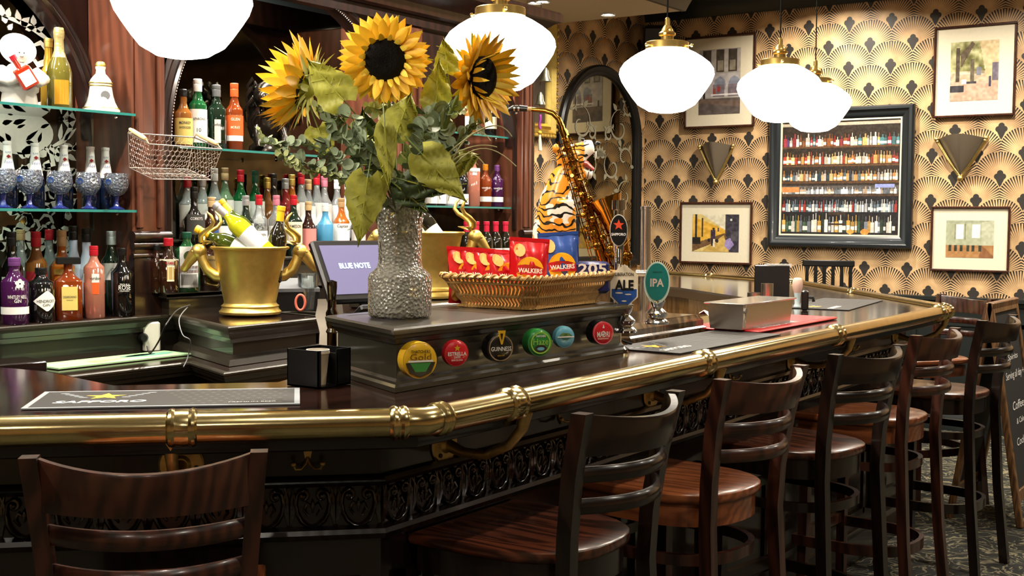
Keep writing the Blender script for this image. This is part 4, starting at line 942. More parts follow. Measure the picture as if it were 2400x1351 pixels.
def sunflower(c, n, size, label, stem_to, cup=0., seed=1):
    c = Vector(c); t = thing('sunflower', label, 'flower', tuple(c)); rot = Vector(n).normalized().to_track_quat('Z', 'Y'); t.rotation_mode = 'XYZ'
    t.rotation_euler = rot.to_euler(); k = size; R_ = random.Random(seed)
    m = MB()
    for ly, (cnt, L, wd, lift, curl, z0) in enumerate(((22, .62, .125, .02, -.10, -.05), (22, .60, .12, .12, -.06, -.02), (20, .52, .115, .22, .0, .0), (16, .2, .06, .22, .1, .04))):
        for i in range(cnt):
            a = 2 * PI * (i + .5 * (ly % 2)) / cnt + R_.uniform(-.06, .06); LL = L * R_.uniform(.88, 1.08)
            m.M = Matrix.Translation((0, 0, z0 * k)); petal(m, a, .40 * k, LL * k, wd * k * R_.uniform(.85, 1.15), (lift + cup) * k * R_.uniform(.7, 1.3), curl * k * R_.uniform(.4, 1.8), R_.uniform(-.35, .35), ly % 2)
    m.M = Matrix.Identity(4); m.obj('petals', [M_petal, M_petal2], t, smooth=80)
    m = MB(); m.lathe([(.47 * k, -.06 * k), (.46 * k, .04 * k), (.40 * k, .10 * k), (.25 * k, .13 * k), (.12 * k, .115 * k), (0, .11 * k)], 36); 
    for i in range(230):
        rr = .44 * k * math.sqrt((i + .5) / 230); a = i * 2.39996; m.sphere((rr * math.cos(a), rr * math.sin(a), (.115 - .5 * max(0, rr / k - .32)) * k), .014 * k, 5, 4)
    m.obj('seed_head', M_disc, t, smooth=50)
    m = MB(); m.lathe([(.05 * k, -.26 * k), (.12 * k, -.24 * k), (.2 * k, -.16 * k), (.3 * k, -.09 * k), (.42 * k, -.05 * k)], 20)
    for i in range(26): m.M = Matrix.Translation((0, 0, -(.16 - .003 * i) * k)); petal(m, i * .2417 * 2.6, .14 * k, R_.uniform(.55, .95) * k, .07 * k, .05 * k, -.18 * k * R_.uniform(-.3, 1.4)); 
    m.M = Matrix.Identity(4); m.obj('sepals', M_sepal, t, smooth=60)
    inv = (Matrix.Translation(c) @ rot.to_matrix().to_4x4()).inverted(); e = Vector(stem_to); nn = Vector(n).normalized()
    b = c - nn * .22 * k; mid = b - nn * .05; P_ = []
    for i in range(11):
        u = i / 10; p = b * (1 - u) ** 3 + (b - nn * .07) * 3 * u * (1 - u) ** 2 + (e + Vector((0, 0, .16))) * 3 * u * u * (1 - u) + e * u ** 3; P_.append(tuple(inv @ p))
    m = MB(); m.tube(P_, .0055, 8); m.obj('stem', M_stem, t, smooth=60)
    return t
def tocam(p, dx=0., dz=0.):
    v = (CAM - Vector(p)).normalized(); r = Vector(CM[0]); return v + r * dx + Vector((0, 0, dz))
VB = Vector((VX, VY, ZT + .03))
c = at(902, 140, d=2.98); sunflower(c, tocam(c, .0, -.12), .112, 'large sunflower facing forward, tallest in the vase', VB + Vector((.01, 0, 0)), .0, 1)
c = at(712, 205, d=3.02); v = tocam(c); sunflower(c, -v * .12 - Vector(CM[0]) * .85 + Vector((0, 0, .28)), .122, 'sunflower on the left of the vase seen from behind, green sepals showing', VB + Vector((-.02, .0, 0)), .35, 2)
c = at(1130, 182, d=2.95); sunflower(c, tocam(c, 1.35, -.05), .112, 'sunflower on the right of the bunch, turned to the right', VB + Vector((.02, 0, 0)), .15, 3)
def bigleaf(px, py, ang, L, W_, label, mat, d=2.97, bend=.3, seed=0, stem=None, roll=0.):
    """broad serrated leaf; local: base at origin, tip along +z, facing -y"""
    q = at(px, py, d=d); t = thing('sunflower_leaf', label, 'leaf', tuple(q), 0)
    v = tocam(q); yaw = math.atan2(v.x, -v.y) + roll
    t.rotation_euler = (Matrix.Rotation(yaw, 4, 'Z') @ Matrix.Rotation(math.radians(ang), 4, 'Y')).to_euler()
    R_ = random.Random(seed); R = []; n = 15
    for i in range(n):
        v = i / (n - 1); w = W_ * max(.015, (math.sin(PI * min(1, (v + .05) ** .62)) ** .85) * (1.05 - .2 * v)) * (1 + (.05 if i % 2 else -.03))
        if v < .12: w *= .75 + v * 2
        R.append([(q_ * w, -bend * L * (v ** 2) * .6 + .22 * w * abs(q_) + .006 * math.sin(v * 17 + q_ * 5), v * L - (.14 * L * abs(q_) ** 1.5 * (1 - v)) * 1.0) for q_ in (-1, -.75, -.5, -.25, 0, .25, .5, .75, 1)])
    m = MB(); m.rings(R, closed=False); m.rings([[(x, y + .0012, z) for x, y, z in r] for r in R], closed=False); m.obj('blade', mat, t, smooth=70)
    m = MB(); m.tube([(0, -bend * L * (v / 8) ** 2 * .6 - .0018, v / 8 * L) for v in range(8)], [.0022] * 4 + [.0014] * 4, 5)
    for v in (.2, .35, .5, .65):
        for s in (-1, 1): m.tube([(0, -bend * L * v * v * .6 - .0005, v * L), (s * W_ * .3, -bend * L * (v + .06) ** 2 * .6 + .060 * W_, (v + .07) * L), (s * W_ * .6, -bend * L * (v + .12) ** 2 * .6 + .125 * W_, (v + .13) * L)], .0008, 4)
    m.obj('vein', M_sepal, t, smooth=60)
    m = MB(); m.tube([(0, .0, 0), (0, .012, -.03), (0, .03, -.06)] , .002, 6); m.obj('leaf_stalk', M_stem, t)
    return t
LV = [(806, 236, -42, .135, .052, 'olive heart-shaped leaf left of the front sunflower', M_leafy, 2.95, .1), (930, 312, 20, .105, .05, 'olive leaf standing directly below the front sunflower', M_leafy, 2.93, .2),
      (902, 300, 176, .15, .027, 'long folded leaf hanging over the vase rim towards the front', M_leafy, 2.86, .15), (990, 362, 137, .155, .05, 'large olive leaf drooping on the right above the vase', M_leafy, 2.86, .2),
      (862, 418, 188, .165, .05, 'big yellow-green leaf hanging lowest on the left of the vase', M_leafy, 2.88, .1), (1062, 385, 72, .075, .034, 'yellowish leaf behind the large drooping one on the right', M_leafy, 3.02, .2),
      (745, 300, 160, .085, .04, 'blotchy yellow leaf under the left sunflower', M_leafy, 3.0, .2), (1020, 250, 5, .12, .04, 'pale green leaf between the front and right sunflowers', M_leafy, 3.05, .2),
      (1050, 170, -8, .09, .034, 'pale leaf standing against the pendant globe', M_leafy, 3.08, .1), (955, 425, 105, .11, .035, 'dark green leaf just above the vase rim', M_leafd, 2.88, .3), (905, 440, -30, .10, .045, 'dark shaded leaf behind the vase rim', M_leafd, 2.98, .2),
      (935, 440, 130, .10, .03, 'narrow dark green leaf drooping right of the vase neck', M_leafd, 2.9, .3), (1000, 350, 20, .12, .05, 'dark leaf deep inside the bunch right of centre', M_leafd, 3.06, .2), (870, 370, -10, .13, .05, 'dark leaf deep inside the bunch left of centre', M_leafd, 3.08, .2)]
for i, L_ in enumerate(LV): bigleaf(*L_, seed=i)
def sprig(pts, lw, n, label, mat, seed, d=3.0, small=False):
    R_ = random.Random(seed); P3 = [at(*p[:2], d=(p[2] if len(p) > 2 else d)) for p in pts]; o = P3[0]
    t = thing('eucalyptus_sprig', label, 'foliage', tuple(o), 0, 'eucalyptus sprigs in the vase'); 
    def bz(u):
        k = u * (len(P3) - 1); i = min(int(k), len(P3) - 2); f = k - i; return P3[i].lerp(P3[i + 1], f)
    m = MB(); m.tube([tuple(bz(i / 10) - o) for i in range(11)], [.0022] * 6 + [.0012] * 5, 5); m.obj('stem', M_stem, t, smooth=60)
    m = MB()
    n = int(n * 1.6)
    for i in range(n):
        u = .2 + .8 * i / n; p = bz(u) - o
        for s in ((-1, 1) if not small else (-1, 0, 1)):
            r = lw * R_.uniform(.6, 1.15) * (1.1 - .35 * u); q = Vector((R_.uniform(-1, 1), R_.uniform(-1, 1), R_.uniform(-1, 1))).normalized()
            cdir = (tocam(P3[0]) + q * 1.1).normalized(); off = q.cross(cdir).normalized() * r * 1.1
            m.M = Matrix.Translation(p + off) @ cdir.to_track_quat('Z', 'Y').to_matrix().to_4x4()
            k = 10; m.rings([[(r * .5 * math.cos(2 * PI * j / k), r * .5 * math.sin(2 * PI * j / k), -.1 * r) for j in range(k)], [(r * math.cos(2 * PI * j / k), r * (1.12 if j < k / 2 else .95) * math.sin(2 * PI * j / k), .12 * r * math.cos(4 * PI * j / k)) for j in range(k)]], True, False)
            m.M = Matrix.Identity(4); m.tube([tuple(p), tuple(p + off * .6)], .0009, 4)
    m.obj('leaves', mat, t, smooth=60)
BS = (930, 500, 3.0)
SP = [([BS, (840, 400), (740, 340), (610, 335, 2.95)], .014, 16, 'longest eucalyptus sprig reaching far left past the wire basket', M_euc, 1), ([BS, (830, 420), (720, 385), (650, 350)], .016, 14, 'grey-green eucalyptus sprig below the left sunflower', M_euc, 2),
      ([BS, (860, 380), (800, 320), (770, 270)], .018, 14, 'eucalyptus sprig under the upright heart-shaped leaf', M_euc, 3), ([BS, (900, 390, 2.95), (850, 340, 2.9), (820, 260, 2.92)], .019, 14, 'round-leaved eucalyptus sprig left of the folded leaf', M_euc, 4),
      ([BS, (1000, 380), (1030, 290), (1060, 230)], .024, 12, 'big-leaved dark eucalyptus sprig between front and right sunflower', M_euc, 5), ([BS, (1010, 400, 2.95), (990, 330, 2.92), (1000, 260, 2.95)], .022, 12, 'eucalyptus sprig right of the front sunflower stem', M_euc, 6),
      ([BS, (1040, 370), (1100, 300), (1150, 280)], .016, 12, 'eucalyptus sprig under the right sunflower', M_euc, 7), ([BS, (800, 420), (690, 390, 2.97), (600, 300, 2.97)], .010, 20, 'pale flowering sprig at the far left tip', M_euc2, 8),
      ([BS, (870, 350), (780, 260), (740, 250)], .012, 16, 'pale sprig behind the left sunflower', M_euc2, 9), ([BS, (960, 350, 3.05), (900, 260, 3.05), (860, 250, 3.05)], .016, 14, 'eucalyptus sprig right under the front sunflower head', M_euc2, 10),
      ([BS, (1020, 330, 3.05), (1060, 260, 3.05), (1110, 230, 3.0)], .013, 16, 'pale green sprig behind the right sunflower', M_euc2, 12), ([BS, (860, 440, 2.92), (790, 380, 2.9), (760, 330, 2.9)], .018, 12, 'dark eucalyptus sprig low on the left side of the bunch', M_euc, 13)]
for s_ in SP: sprig(*s_)
gr = thing('grass_spray', 'spray of thin curved straw-coloured grass blades on the right of the bunch', 'foliage', tuple(at(1040, 420, d=3.0)))
o = Vector(gr.location)
for P_ in ([(1040, 420), (1100, 330), (1150, 330), (1210, 390)], [(1040, 420), (1080, 320), (1120, 280), (1150, 330)], [(1040, 380), (1090, 340), (1130, 335), (1165, 345)], [(1050, 360), (1150, 270), (1180, 290), (1200, 320)], [(1040, 400), (1080, 350), (1110, 350), (1135, 385)]):
    q = [at(*p, d=2.95) - o for p in P_]; pts = []
    for i in range(13):
        u = i / 12; pts.append(tuple(q[0] * (1 - u) ** 3 + q[1] * 3 * u * (1 - u) ** 2 + q[2] * 3 * u * u * (1 - u) + q[3] * u ** 3))
    m = MB(); m.tube(pts, [.002] * 6 + [.0013] * 7, 5); m.obj('grass_blade', pbr('straw', 'b5ae7a', .6), gr, smooth=60)

# ================================================================== wicker basket of crisps
M_wick = pbr('wicker', 'd8a964', .45, coat=.2, bump=.3, bscale=150, var=.4)
BKx, BKy = -1.965, 2.955
bk = thing('wicker_basket', 'rectangular flared wicker basket on the tap box, filled with crisp packets', 'basket', (BKx, BKy, ZT + .002), math.radians(2))
m = MB(); hx, hy, H = .12, .20, .086; fl = .045
def rr_(u, h, k=1.0):
    """point on a rounded rectangle at perimeter fraction u, height h"""
    f = h / H; a, b = hx + fl * f ** 1.3, hy + fl * f ** 1.3; L = 4 * (a + b); s = (u % 1) * L
    if s < 2 * b: p = (a, -b + s)
    elif s < 2 * b + 2 * a: p = (a - (s - 2 * b), b)
    elif s < 4 * b + 2 * a: p = (-a, b - (s - 2 * b - 2 * a))
    else: p = (-a + (s - 4 * b - 2 * a), -b)
    r = .03; x, y = p; dx, dy = a - abs(x), b - abs(y)
    if dx < r and dy < r: 
        e = min(r - dx, r - dy) * .45; x -= math.copysign(e, x); y -= math.copysign(e, y)
    return x, y
NS = 118
for i in range(NS):
    pts = []
    for j in range(7):
        h = H * j / 6; x, y = rr_(i / NS + .0035 * math.sin(j * 2.1) * 1.0, h); c = Vector((x, y)).normalized() * .003 * math.cos(j * PI + 0); pts.append((x + c.x * 1., y + c.y * 1., h))
    m.tube(pts, .0044, 6)
for j, h in enumerate((.002, .035, .07)):
    m.tube([rr_(i / 60, h) + (h,) for i in range(60)], .005, 6, closed=True)
m.obj('woven_sides', M_wick, bk, smooth=60)
m = MB(); pts = []
for i in range(360):
    x, y = rr_(i / 360, H); a = i * 2 * PI / 6; nn_ = Vector((x, y)).normalized(); pts.append((x + nn_.x * .005 * math.cos(a), y + nn_.y * .005 * math.cos(a), H + .003 + .005 * math.sin(a)))
m.tube(pts, .0042, 5, closed=True); m.tube([rr_(i / 60, H) + (H,) for i in range(60)], .006, 6, closed=True); m.obj('braided_rim', M_wick, bk, smooth=60)
m = MB(); m.box(-hx, hx, -hy, hy, .0, .006); m.obj('base', M_wick, bk)
M_foil = pbr('foil_red', 'c8141e', .25, .15, coat=.4, bump=.3, bscale=25, var=.1); M_foilb = pbr('foil_blue', '2c4f9c', .3, .15, coat=.4, bump=.3, bscale=25, var=.1); M_foilw = pbr('foil_silver', 'cfcac4', .25, .8)
M_crisp = pbr('crisp_print', 'e2a24a', .5, var=.3); M_yel = pbr('logo_yellow', 'f5b51e', .4)
def packet(x, y, z, rz, rx, ry, w, h, mat, label, logo=True, sc=1.):
    t = thing('crisp_packet', label, 'crisp packet', (x, y, z), 0, 'crisp packets in the basket')
    t.rotation_euler = (rx, ry, rz)
    m = MB(); nx, nz = 12, 14; F, Bk = [], []; R_ = random.Random(int(x * 997 + y * 331))
    for j in range(nz + 1):
        v = j / nz; a, b = [], []
        for i in range(nx + 1):
            u = -1 + 2 * i / nx; puff = .026 * (max(0, 1 - u ** 4)) * (max(0, math.sin(PI * min(1, max(0, (v - .05) / .9))))) ** .6
            cr = .0025 * math.sin(u * 9 + v * 5 + x * 50) * (1 - abs(v - .5) * 1.2); xx = u * w / 2 * (1 - .06 * math.sin(PI * v)); a.append((xx, -puff - cr, v * h)); b.append((xx, puff + cr, v * h))
        F.append(a); Bk.append(b)
    m.rings(F, closed=False); m.rings(Bk, closed=False); m.obj('bag', mat, t, smooth=60)
    m = MB(); m.box(-w / 2, w / 2, -.0015, .0015, h, h + .01); m.box(-w / 2, w / 2, -.0015, .0015, -.008, 0); m.obj('crimped_seal', mat, t)
    yf = lambda X, Z: -.0265 * (1 - min(1, abs(X / (w / 2))) ** 4) * math.sin(PI * min(1, max(0, (Z / h - .05) / .9))) ** .6 - .0035
    m = MB(); cz = h * .50; r = w * .34
    def patch(P_, mi, off=0): m.add([(a, yf(a, b) - off, b) for a, b in P_], [tuple(range(len(P_)))], mi)
    patch(circle(r, 24, .0, cz), 0); 
    if logo:
        patch([(-r * 1.0, cz + r * .32), (-r * .4, cz + r * .42), (r * .4, cz + r * .38), (r * 1.0, cz + r * .2), (r * 1.0, cz - r * .38), (r * .4, cz - r * .3), (-r * .4, cz - r * .3), (-r * 1.0, cz - r * .2)], 1, .0008)
        m.text('WALKERS', .013, r * 1.75, mi=2, bold=.03, xf=lambda X, Z: (X, yf(X, Z + cz) - .0018, Z + cz))
    for (a, b) in ((-.26, .84), (-.32, .12), (.3, .2)): patch(circle(w * .14, 12, a * w, b * h, 1, 1.2), 3, .0004)
    m.obj('packet_print', [M_yel, M_red, M_wpap, M_crisp], t, smooth=0); return t
F_ = math.radians(58)
PK = [(-1.90, 2.83, F_ - .9, .03, 'red crisp packet at the left end of the basket row'), (-1.90, 2.862, F_ - .85, .0, 'second red crisp packet from the left in the basket'), (-1.895, 2.895, F_ - .8, -.03, 'third red crisp packet from the left in the basket'),
      (-1.89, 2.935, F_ - .7, .02, 'fourth red crisp packet, right before the large upright one')]
ps = [(1088, 650), (1118, 648), (1150, 650), (1180, 655)]
for i, (x, y, a, ry, l) in enumerate(PK):
    q = at(ps[i][0] + 6, 655, d=3.52 - .045 * (3 - i) * 0 + .0)
    packet(q.x, q.y, ZT + .012, F_ + .12, math.radians(-10), .05, .118, .148 - .003 * i, M_foil, l)
    PK[i] = q
q = at(1235, 655, d=3.48); packet(q.x, q.y, ZT + .015, F_ - .22, math.radians(-6), .06, .118, .172, M_foil, 'large upright red crisp packet with round yellow logo in the basket')
q = at(1318, 650, d=3.60); packet(q.x, q.y, ZT + .015, F_ - .2, math.radians(-4), -.06, .125, .188, M_foilb, 'blue crisp packet behind the big red one in the basket')
q = at(1378, 650, d=3.64); tt_ = thing('snack_tub', 'low dark blue snack tub with white letters at the right end of the basket', 'snack tub', (q.x, q.y, ZT + .03), F_ - .1)
m = MB(); m.bbox(-.06, .06, -.035, .035, 0, .095, .008); m.obj('tub', pbr('navy_card', '1c2460', .35, coat=.4), tt_)
m = MB(); m.text('205', .03, .09, y=-.0358, z=.075, bold=.02); m.obj('lettering', M_wpap, tt_, smooth=0)
# ================================================================== wine buckets with antelope heads
M_wg = pbr('wine_green_glass', '3d4a12', .06, coat=1); M_wgl = pbr('pale_wine_glass', 'b8b81e', .05, coat=1); M_wd = pbr('dark_wine_glass', '16140c', .06, coat=1)
M_foilY = pbr('yellow_foil', 'e6b51c', .35); M_foilR = pbr('red_foil', 'c41e3c', .35); M_foilS = pbr('silver_foil', 'b9babd', .3, .6)
def wine(loc, tilt, label, mat, capm, lab=None, H=.30, group=None, labm=None):
    t = thing('wine_bottle', label, 'wine bottle', loc, 0, group); t.rotation_euler = tilt
    m = MB(); m.lathe([(.0, .004), (.030, .0), (.0365, .006), (.0372, .02), (.0372, .17), (.034, .19), (.022, .215), (.0148, .23), (.0138, .25), (.0138, H - .006), (.0155, H - .004), (.0155, H - .016), (.0138, H - .018)][:10], 28); m.obj('bottle_body', mat, t, smooth=50)
    m = MB(); m.lathe([(.0150, H - .06), (.0148, H - .02), (.0165, H - .018), (.0165, H - .002), (.015, H), (0, H)], 20, cap0=False); m.obj('capsule', capm, t, smooth=35)
    m = MB(); a0 = 1.25; R = [[(.0378 * math.sin(a), -.0378 * math.cos(a), z) for a in [-a0 + 2 * a0 * k / 12 for k in range(13)]] for z in (.05, .14)]; m.rings(R, closed=False)
    if lab:
        m.text(lab, .01, .045, bend=.0384, y=-.0384, z=.11, mi=1)
    m.obj('paper_label', [labm or M_wpap, M_black], t, smooth=60); return t
def orient(dirv, roll=0.):
    return (Vector(dirv).normalized().to_track_quat('Z', 'Y').to_matrix() @ Matrix.Rotation(roll, 3, 'Z')).to_euler()
def bucket(x, y, z, k, label, back=False):
    rz = facing((x, y), 0); t = thing('wine_bucket', label, 'wine bucket', (x, y, z), rz); t.scale = (k, k, k)
    m = MB(); m.lathe([(.0, 0), (.105, 0), (.118, .006), (.12, .014), (.112, .022), (.108, .03), (.112, .036), (.104, .042), (.1, .05), (.118, .14), (.14, .252), (.15, .258), (.152, .264), (.147, .268), (.14, .266), (.136, .25), (.1, .06), (0, .055)], 48, cap0=False, cap1=False); m.obj('pail', M_gold, t, smooth=40)
    for s in (-1, 1):
        h = bpy.data.objects.new('antelope_head', None); COL.objects.link(h); h.parent = t; h.location = (s * .136, 0, .215); h.scale = (s * 1.3, 1.3, 1.3); h.rotation_euler.z = s * .25
        m = MB(); m.tube([(-.035, 0, -.05), (-.005, 0, -.048), (.02, 0, -.03), (.034, 0, -.004), (.040, 0, .018)], [.018, .0175, .016, .015, .016], 14)
        m.sphere((.046, 0, .024), .0235, 14, 10); m.tube([(.046, 0, .026), (.062, 0, .012), (.078, 0, -.010), (.092, 0, -.030), (.095, 0, -.036)], [.022, .0185, .014, .0115, .007], 12)
        for q in (-1, 1): m.sphere((.060, q * .015, .024), .005, 8, 6)
        m.obj('head', M_gold, h, smooth=70)
        for q in (-1, 1):
            m = MB(); m.tube([(.036, q * .012, .054), (.034, q * .022, .070), (.018, q * .03, .085), (-.0, q * .036, .096), (-.010, q * .042, .112), (-.004, q * .044, .13), (.008, q * .044, .142)], [.0075, .008, .007, .0065, .006, .005, .002], 8); m.obj('horn', M_gold, h, smooth=70)
            m = MB(); m.tube([(.028, q * .016, .046), (.014, q * .032, .054), (.002, q * .042, .056)], [.005, .008, .002], 6, flat=.5); m.obj('ear', M_gold, h, smooth=70)
    return t
BU1 = (-3.53, 3.33); bucket(*BU1, ZC + .003, 1.0, 'gold wine bucket with antelope heads, full of wine bottles on the stepped counter')
cc = Vector((BU1[0], BU1[1], ZC + .18)); Rt = Vector(CM[0]); Fw = Vector((-.566, .824, 0)); Up = Vector((0, 0, 1))
def wb(dx, dy, lean, lf, label, mat, cap, lab=None, labm=None, z=0, roll=PI):
    p = cc + Rt * dx + Fw * dy + Up * z; dv = Up + Rt * lean + Fw * lf
    v = dv.normalized(); e = orient(dv)
    M3 = e.to_matrix(); f = -(M3 @ Vector((0, 1, 0))); tgt = tocam(p); fa = math.atan2((M3.inverted() @ tgt).x, -(M3.inverted() @ tgt).y)
    e = (M3 @ Matrix.Rotation(fa, 3, 'Z')).to_euler(); return wine(tuple(p), e, label, mat, cap, lab, labm=labm)
wb(.09, -.025, -1.09, 0, 'pale yellow wine bottle with white label leaning across the bucket', M_wgl, M_foilS, None, z=.05)
wb(.06, -.01, -2.1, .1, 'green wine bottle with yellow capsule leaning far left in the bucket', M_wg, M_foilY, z=.03)
wb(.06, .06, -.85, .1, 'wine bottle with yellow capsule behind, between the antelope horns', M_wg, M_foilY, z=.04)
wb(.085, .0, .12, .05, 'dark wine bottle with yellow capsule standing nearly upright in the bucket', M_wd, M_foilY, z=-.05)
M_ice = pbr('ice_white', 'dfe4e4', .2, coat=1)
ice = thing('ice_fill', 'crushed ice between the bottles in the front gold bucket', 'ice', tuple(cc + Up * .02)); ice['kind'] = 'stuff'
m = MB(); R_ = random.Random(5)
for i in range(90): a, r = R_.uniform(0, 6.28), .088 * math.sqrt(R_.random()); m.sphere((r * math.cos(a), r * math.sin(a), R_.uniform(-.02, .045)), R_.uniform(.014, .026), 6, 4)
m.obj('ice_cubes', M_ice, ice, smooth=0)
q = at(1000, 700, d=5.25); bucket(q.x, q.y, q.z, 1.08, 'second gold wine bucket, half hidden behind the glass vase'); cc = Vector((q.x, q.y, q.z + .19)); b2z = q.z; b2 = q.copy()
m = MB(); m.M = Matrix.Translation((q.x, q.y, 0)); m.bbox(-.22, .22, -.26, .3, ZC, q.z - .001, .008); m.obj('bucket_plinth', M_bb, bb)
wb(.06, -.02, -.62, 0, 'red wine bottle with blackish label leaning in the second bucket', M_wd, M_foilR, None, z=.0)
wb(.10, -.04, -.75, .1, 'red wine bottle with pink banded label in the second bucket', M_wd, pbr('rose_foil', '9a5a54', .4), None, z=.0)
wb(-.03, .0, -.4, .0, 'wine bottle with white label beside the vase in the second bucket', M_wd, M_foilR, None, z=.0)

# ================================================================== spirits
def bmat(name, h, rough=.06): return pbr(name, h, rough, coat=1)
SPI = dict(purple=bmat('purple_glass', '3c1440'), black=bmat('black_glass', '0b0b0c'), amber=thin('amber_liquor', '8e3a10', .6), brown=bmat('brown_glass', '2a130a'), green=bmat('green_glass', '0d4a24'), dgreen=bmat('dark_green_glass', '0f2015'),
           orange=thin('orange_liquor', 'd0701e', .5), pink=thin('pink_gin', 'ec9c84', .45), clear=thin('clear_bottle', 'e6ecec', .22), blue=pbr('matt_blue_glass', '3f86ad', .35), frost=pbr('frosted_glass', 'b4bfd4', .4), gold=pbr('gold_bottle', 'b08a30', .2, .6), lgreen=thin('light_green_bottle', '9ec79a', .3), ruby=bmat('ruby_liquor', '7a1c1c'), tan=thin('tan_liquor', 'a8682c', .5))
CAPM = dict(black=M_black, red=pbr('cap_red', 'b81828', .35), white=pbr('cap_white', 'e6e6e2', .4), cream=pbr('cap_cream', 'c8a878', .5), orange=pbr('cap_orange', 'e2602a', .4), green=pbr('cap_green', '12503a', .4), pink=pbr('cap_pink', 'c8788c', .4), silver=M_foilS, grey=pbr('cap_grey', '6a6c6e', .4), purple=pbr('cap_purple', '6a3a78', .4), wood=pbr('cap_wood', 'b08a5c', .6), bluew=pbr('cap_bluewhite', 'c2d2d6', .35), gold=M_gold, amber=pbr('cap_amber', 'c07818', .35))
LABM = dict(white=M_wpap, cream=M_cream, black=M_black, red=CAPM['red'], orange=CAPM['orange'], gold=M_gold, grey=pbr('label_grey', 'c9c8c2', .6), yellow=pbr('label_yellow', 'd8c06a', .6), pink=pbr('label_pink', 'e08a84', .6), tan=pbr('label_tan', 'b99a5a', .6), darkgrey=pbr('label_darkgrey', '3a3a38', .5), redprint=pbr('print_red', 'a8202a', .6), blue=pbr('label_blue', '2c4a8a', .5), pinkbright=pbr('print_pink', 'ef6a90', .5), lblue=pbr('print_lightblue', '7fb4cc', .5))
def bottle(name, label, px, topy, x, z, H, R, body, cap, shape='round', sh=.62, nr=.014, caph=.12, capr=1.15, labs=(), texts=(), deco=None, group=None, extra=0, flat=1., upper=None, loc=None):
    if loc is None: q = at(px, 0, x=x); loc = (x, q.y, z)
    t = thing(name, label, 'bottle', loc, facing(loc, 12 + extra), group)
    sq = {'round': 0, 'square': .8, 'soft': .45}[shape]; hs = H * sh; ch = H * (1 - caph)
    pr = [(.0, .003), (R * .9, .0), (R, .006), (R, hs * .97), (R * .93, hs), (R * .6, hs + (H - hs) * .16), (nr * 1.25, hs + (H - hs) * .3), (nr, hs + (H - hs) * .42), (nr, ch)]
    m = MB(); n = 28
    Rg = []
    for k, (r, zz) in enumerate(pr):
        s_ = sq if r > R * .7 else sq * .4 if r > R * .5 else 0; ring = []
        for j in range(n):
            a = 2 * PI * j / n + PI / n * 0; c, s = math.cos(a), math.sin(a)
            if s_: kk = 1 / max(abs(c), abs(s)); kk = 1 + (min(kk, 1.34) - 1) * s_; c *= kk; s *= kk
            ring.append((r * c, r * s * (flat if r > R * .5 else 1), zz))
        Rg.append(ring)
    m.rings(Rg, True, True)
    mats = [SPI[body]]
    if upper: mats.append(SPI[upper]); nf = n; m.m = [1 if (n * 4 <= i < n * 8) else 0 for i in range(len(m.f))]
    m.obj('bottle_body', mats, t, smooth=45)
    m = MB(); cr = nr * capr; m.lathe([(cr * .96, ch - .001), (cr, ch + .002), (cr, H * (1 - caph * .45)), (cr * .93, H * (1 - caph * .42)), (cr, H * (1 - caph * .38)), (cr, H - .002), (cr * .9, H), (0, H)], 20, cap0=False) if cap != 'block' else m.bbox(-nr * 2.6, nr * 2.6, -nr * 1.6, nr * 1.6, ch - .002, H, .002)
    m.obj('cap', CAPM.get(cap, M_black), t, smooth=35)
    yf = -R * (flat if sq else 1)
    for (z0, z1, wf, mt) in labs:
        m = MB(); rr = R + .0009
        if sq > .6: w = R * wf; m.box(-w, w, yf - .0016, yf + .002, z0 * H, z1 * H)
        else:
            a0 = wf * 1.3; m.rings([[(rr * math.sin(a) * (1 + .0 * sq), -rr * math.cos(a) * (flat if sq else 1) * (1.0 if sq == 0 else 1 + .01), zz * H) for a in [-a0 + 2 * a0 * k / 12 for k in range(13)]] for zz in (z0, z1)], closed=False)
        m.obj('label', LABM[mt], t, smooth=60)
    if texts:
        m = MB(); mm = []
        for (s, zc, w, sz, mt) in texts:
            if LABM[mt] not in mm: mm.append(LABM[mt])
            k = mm.index(LABM[mt])
            if sq > .6: m.text(s, sz, w * R, y=yf - .0024, z=zc * H, mi=k, bold=.01)
            else: rr = R + .0022; m.text(s, sz, w * R, bend=rr, y=-rr, z=zc * H, mi=k, bold=.01)
        m.obj('lettering', mm, t, smooth=0)
    if deco: deco(t, H, R, yf)
    return t
XA, XB = -3.86, -3.97
def d_flower(t, H, R, yf):
    m = MB(); r = R + .002; 
    for k in range(5): a = k * 2 * PI / 5 + PI / 2; P_ = circle(.0075, 10, .008 + .010 * math.cos(a), .62 * H * .72 + .04 + .010 * math.sin(a)); m.add([(r * math.sin(x / r), -r * math.cos(x / r), z) for x, z in P_], [tuple(range(10))])
    m.obj('flower_emblem', M_wpap, t, smooth=0)
bottle('gin_bottle', 'squat purple gin bottle with white flower emblem at the counter end', 24, 605, XA, ZC, .235, .046, 'purple', 'purple', sh=.66, nr=.018, caph=.12, labs=[(.16, .27, 1.2, 'white')], texts=[('WHITLEY NEILL', .42, 1.5, .013, 'white'), ('GIN', .36, .5, .013, 'white')], deco=d_flower)
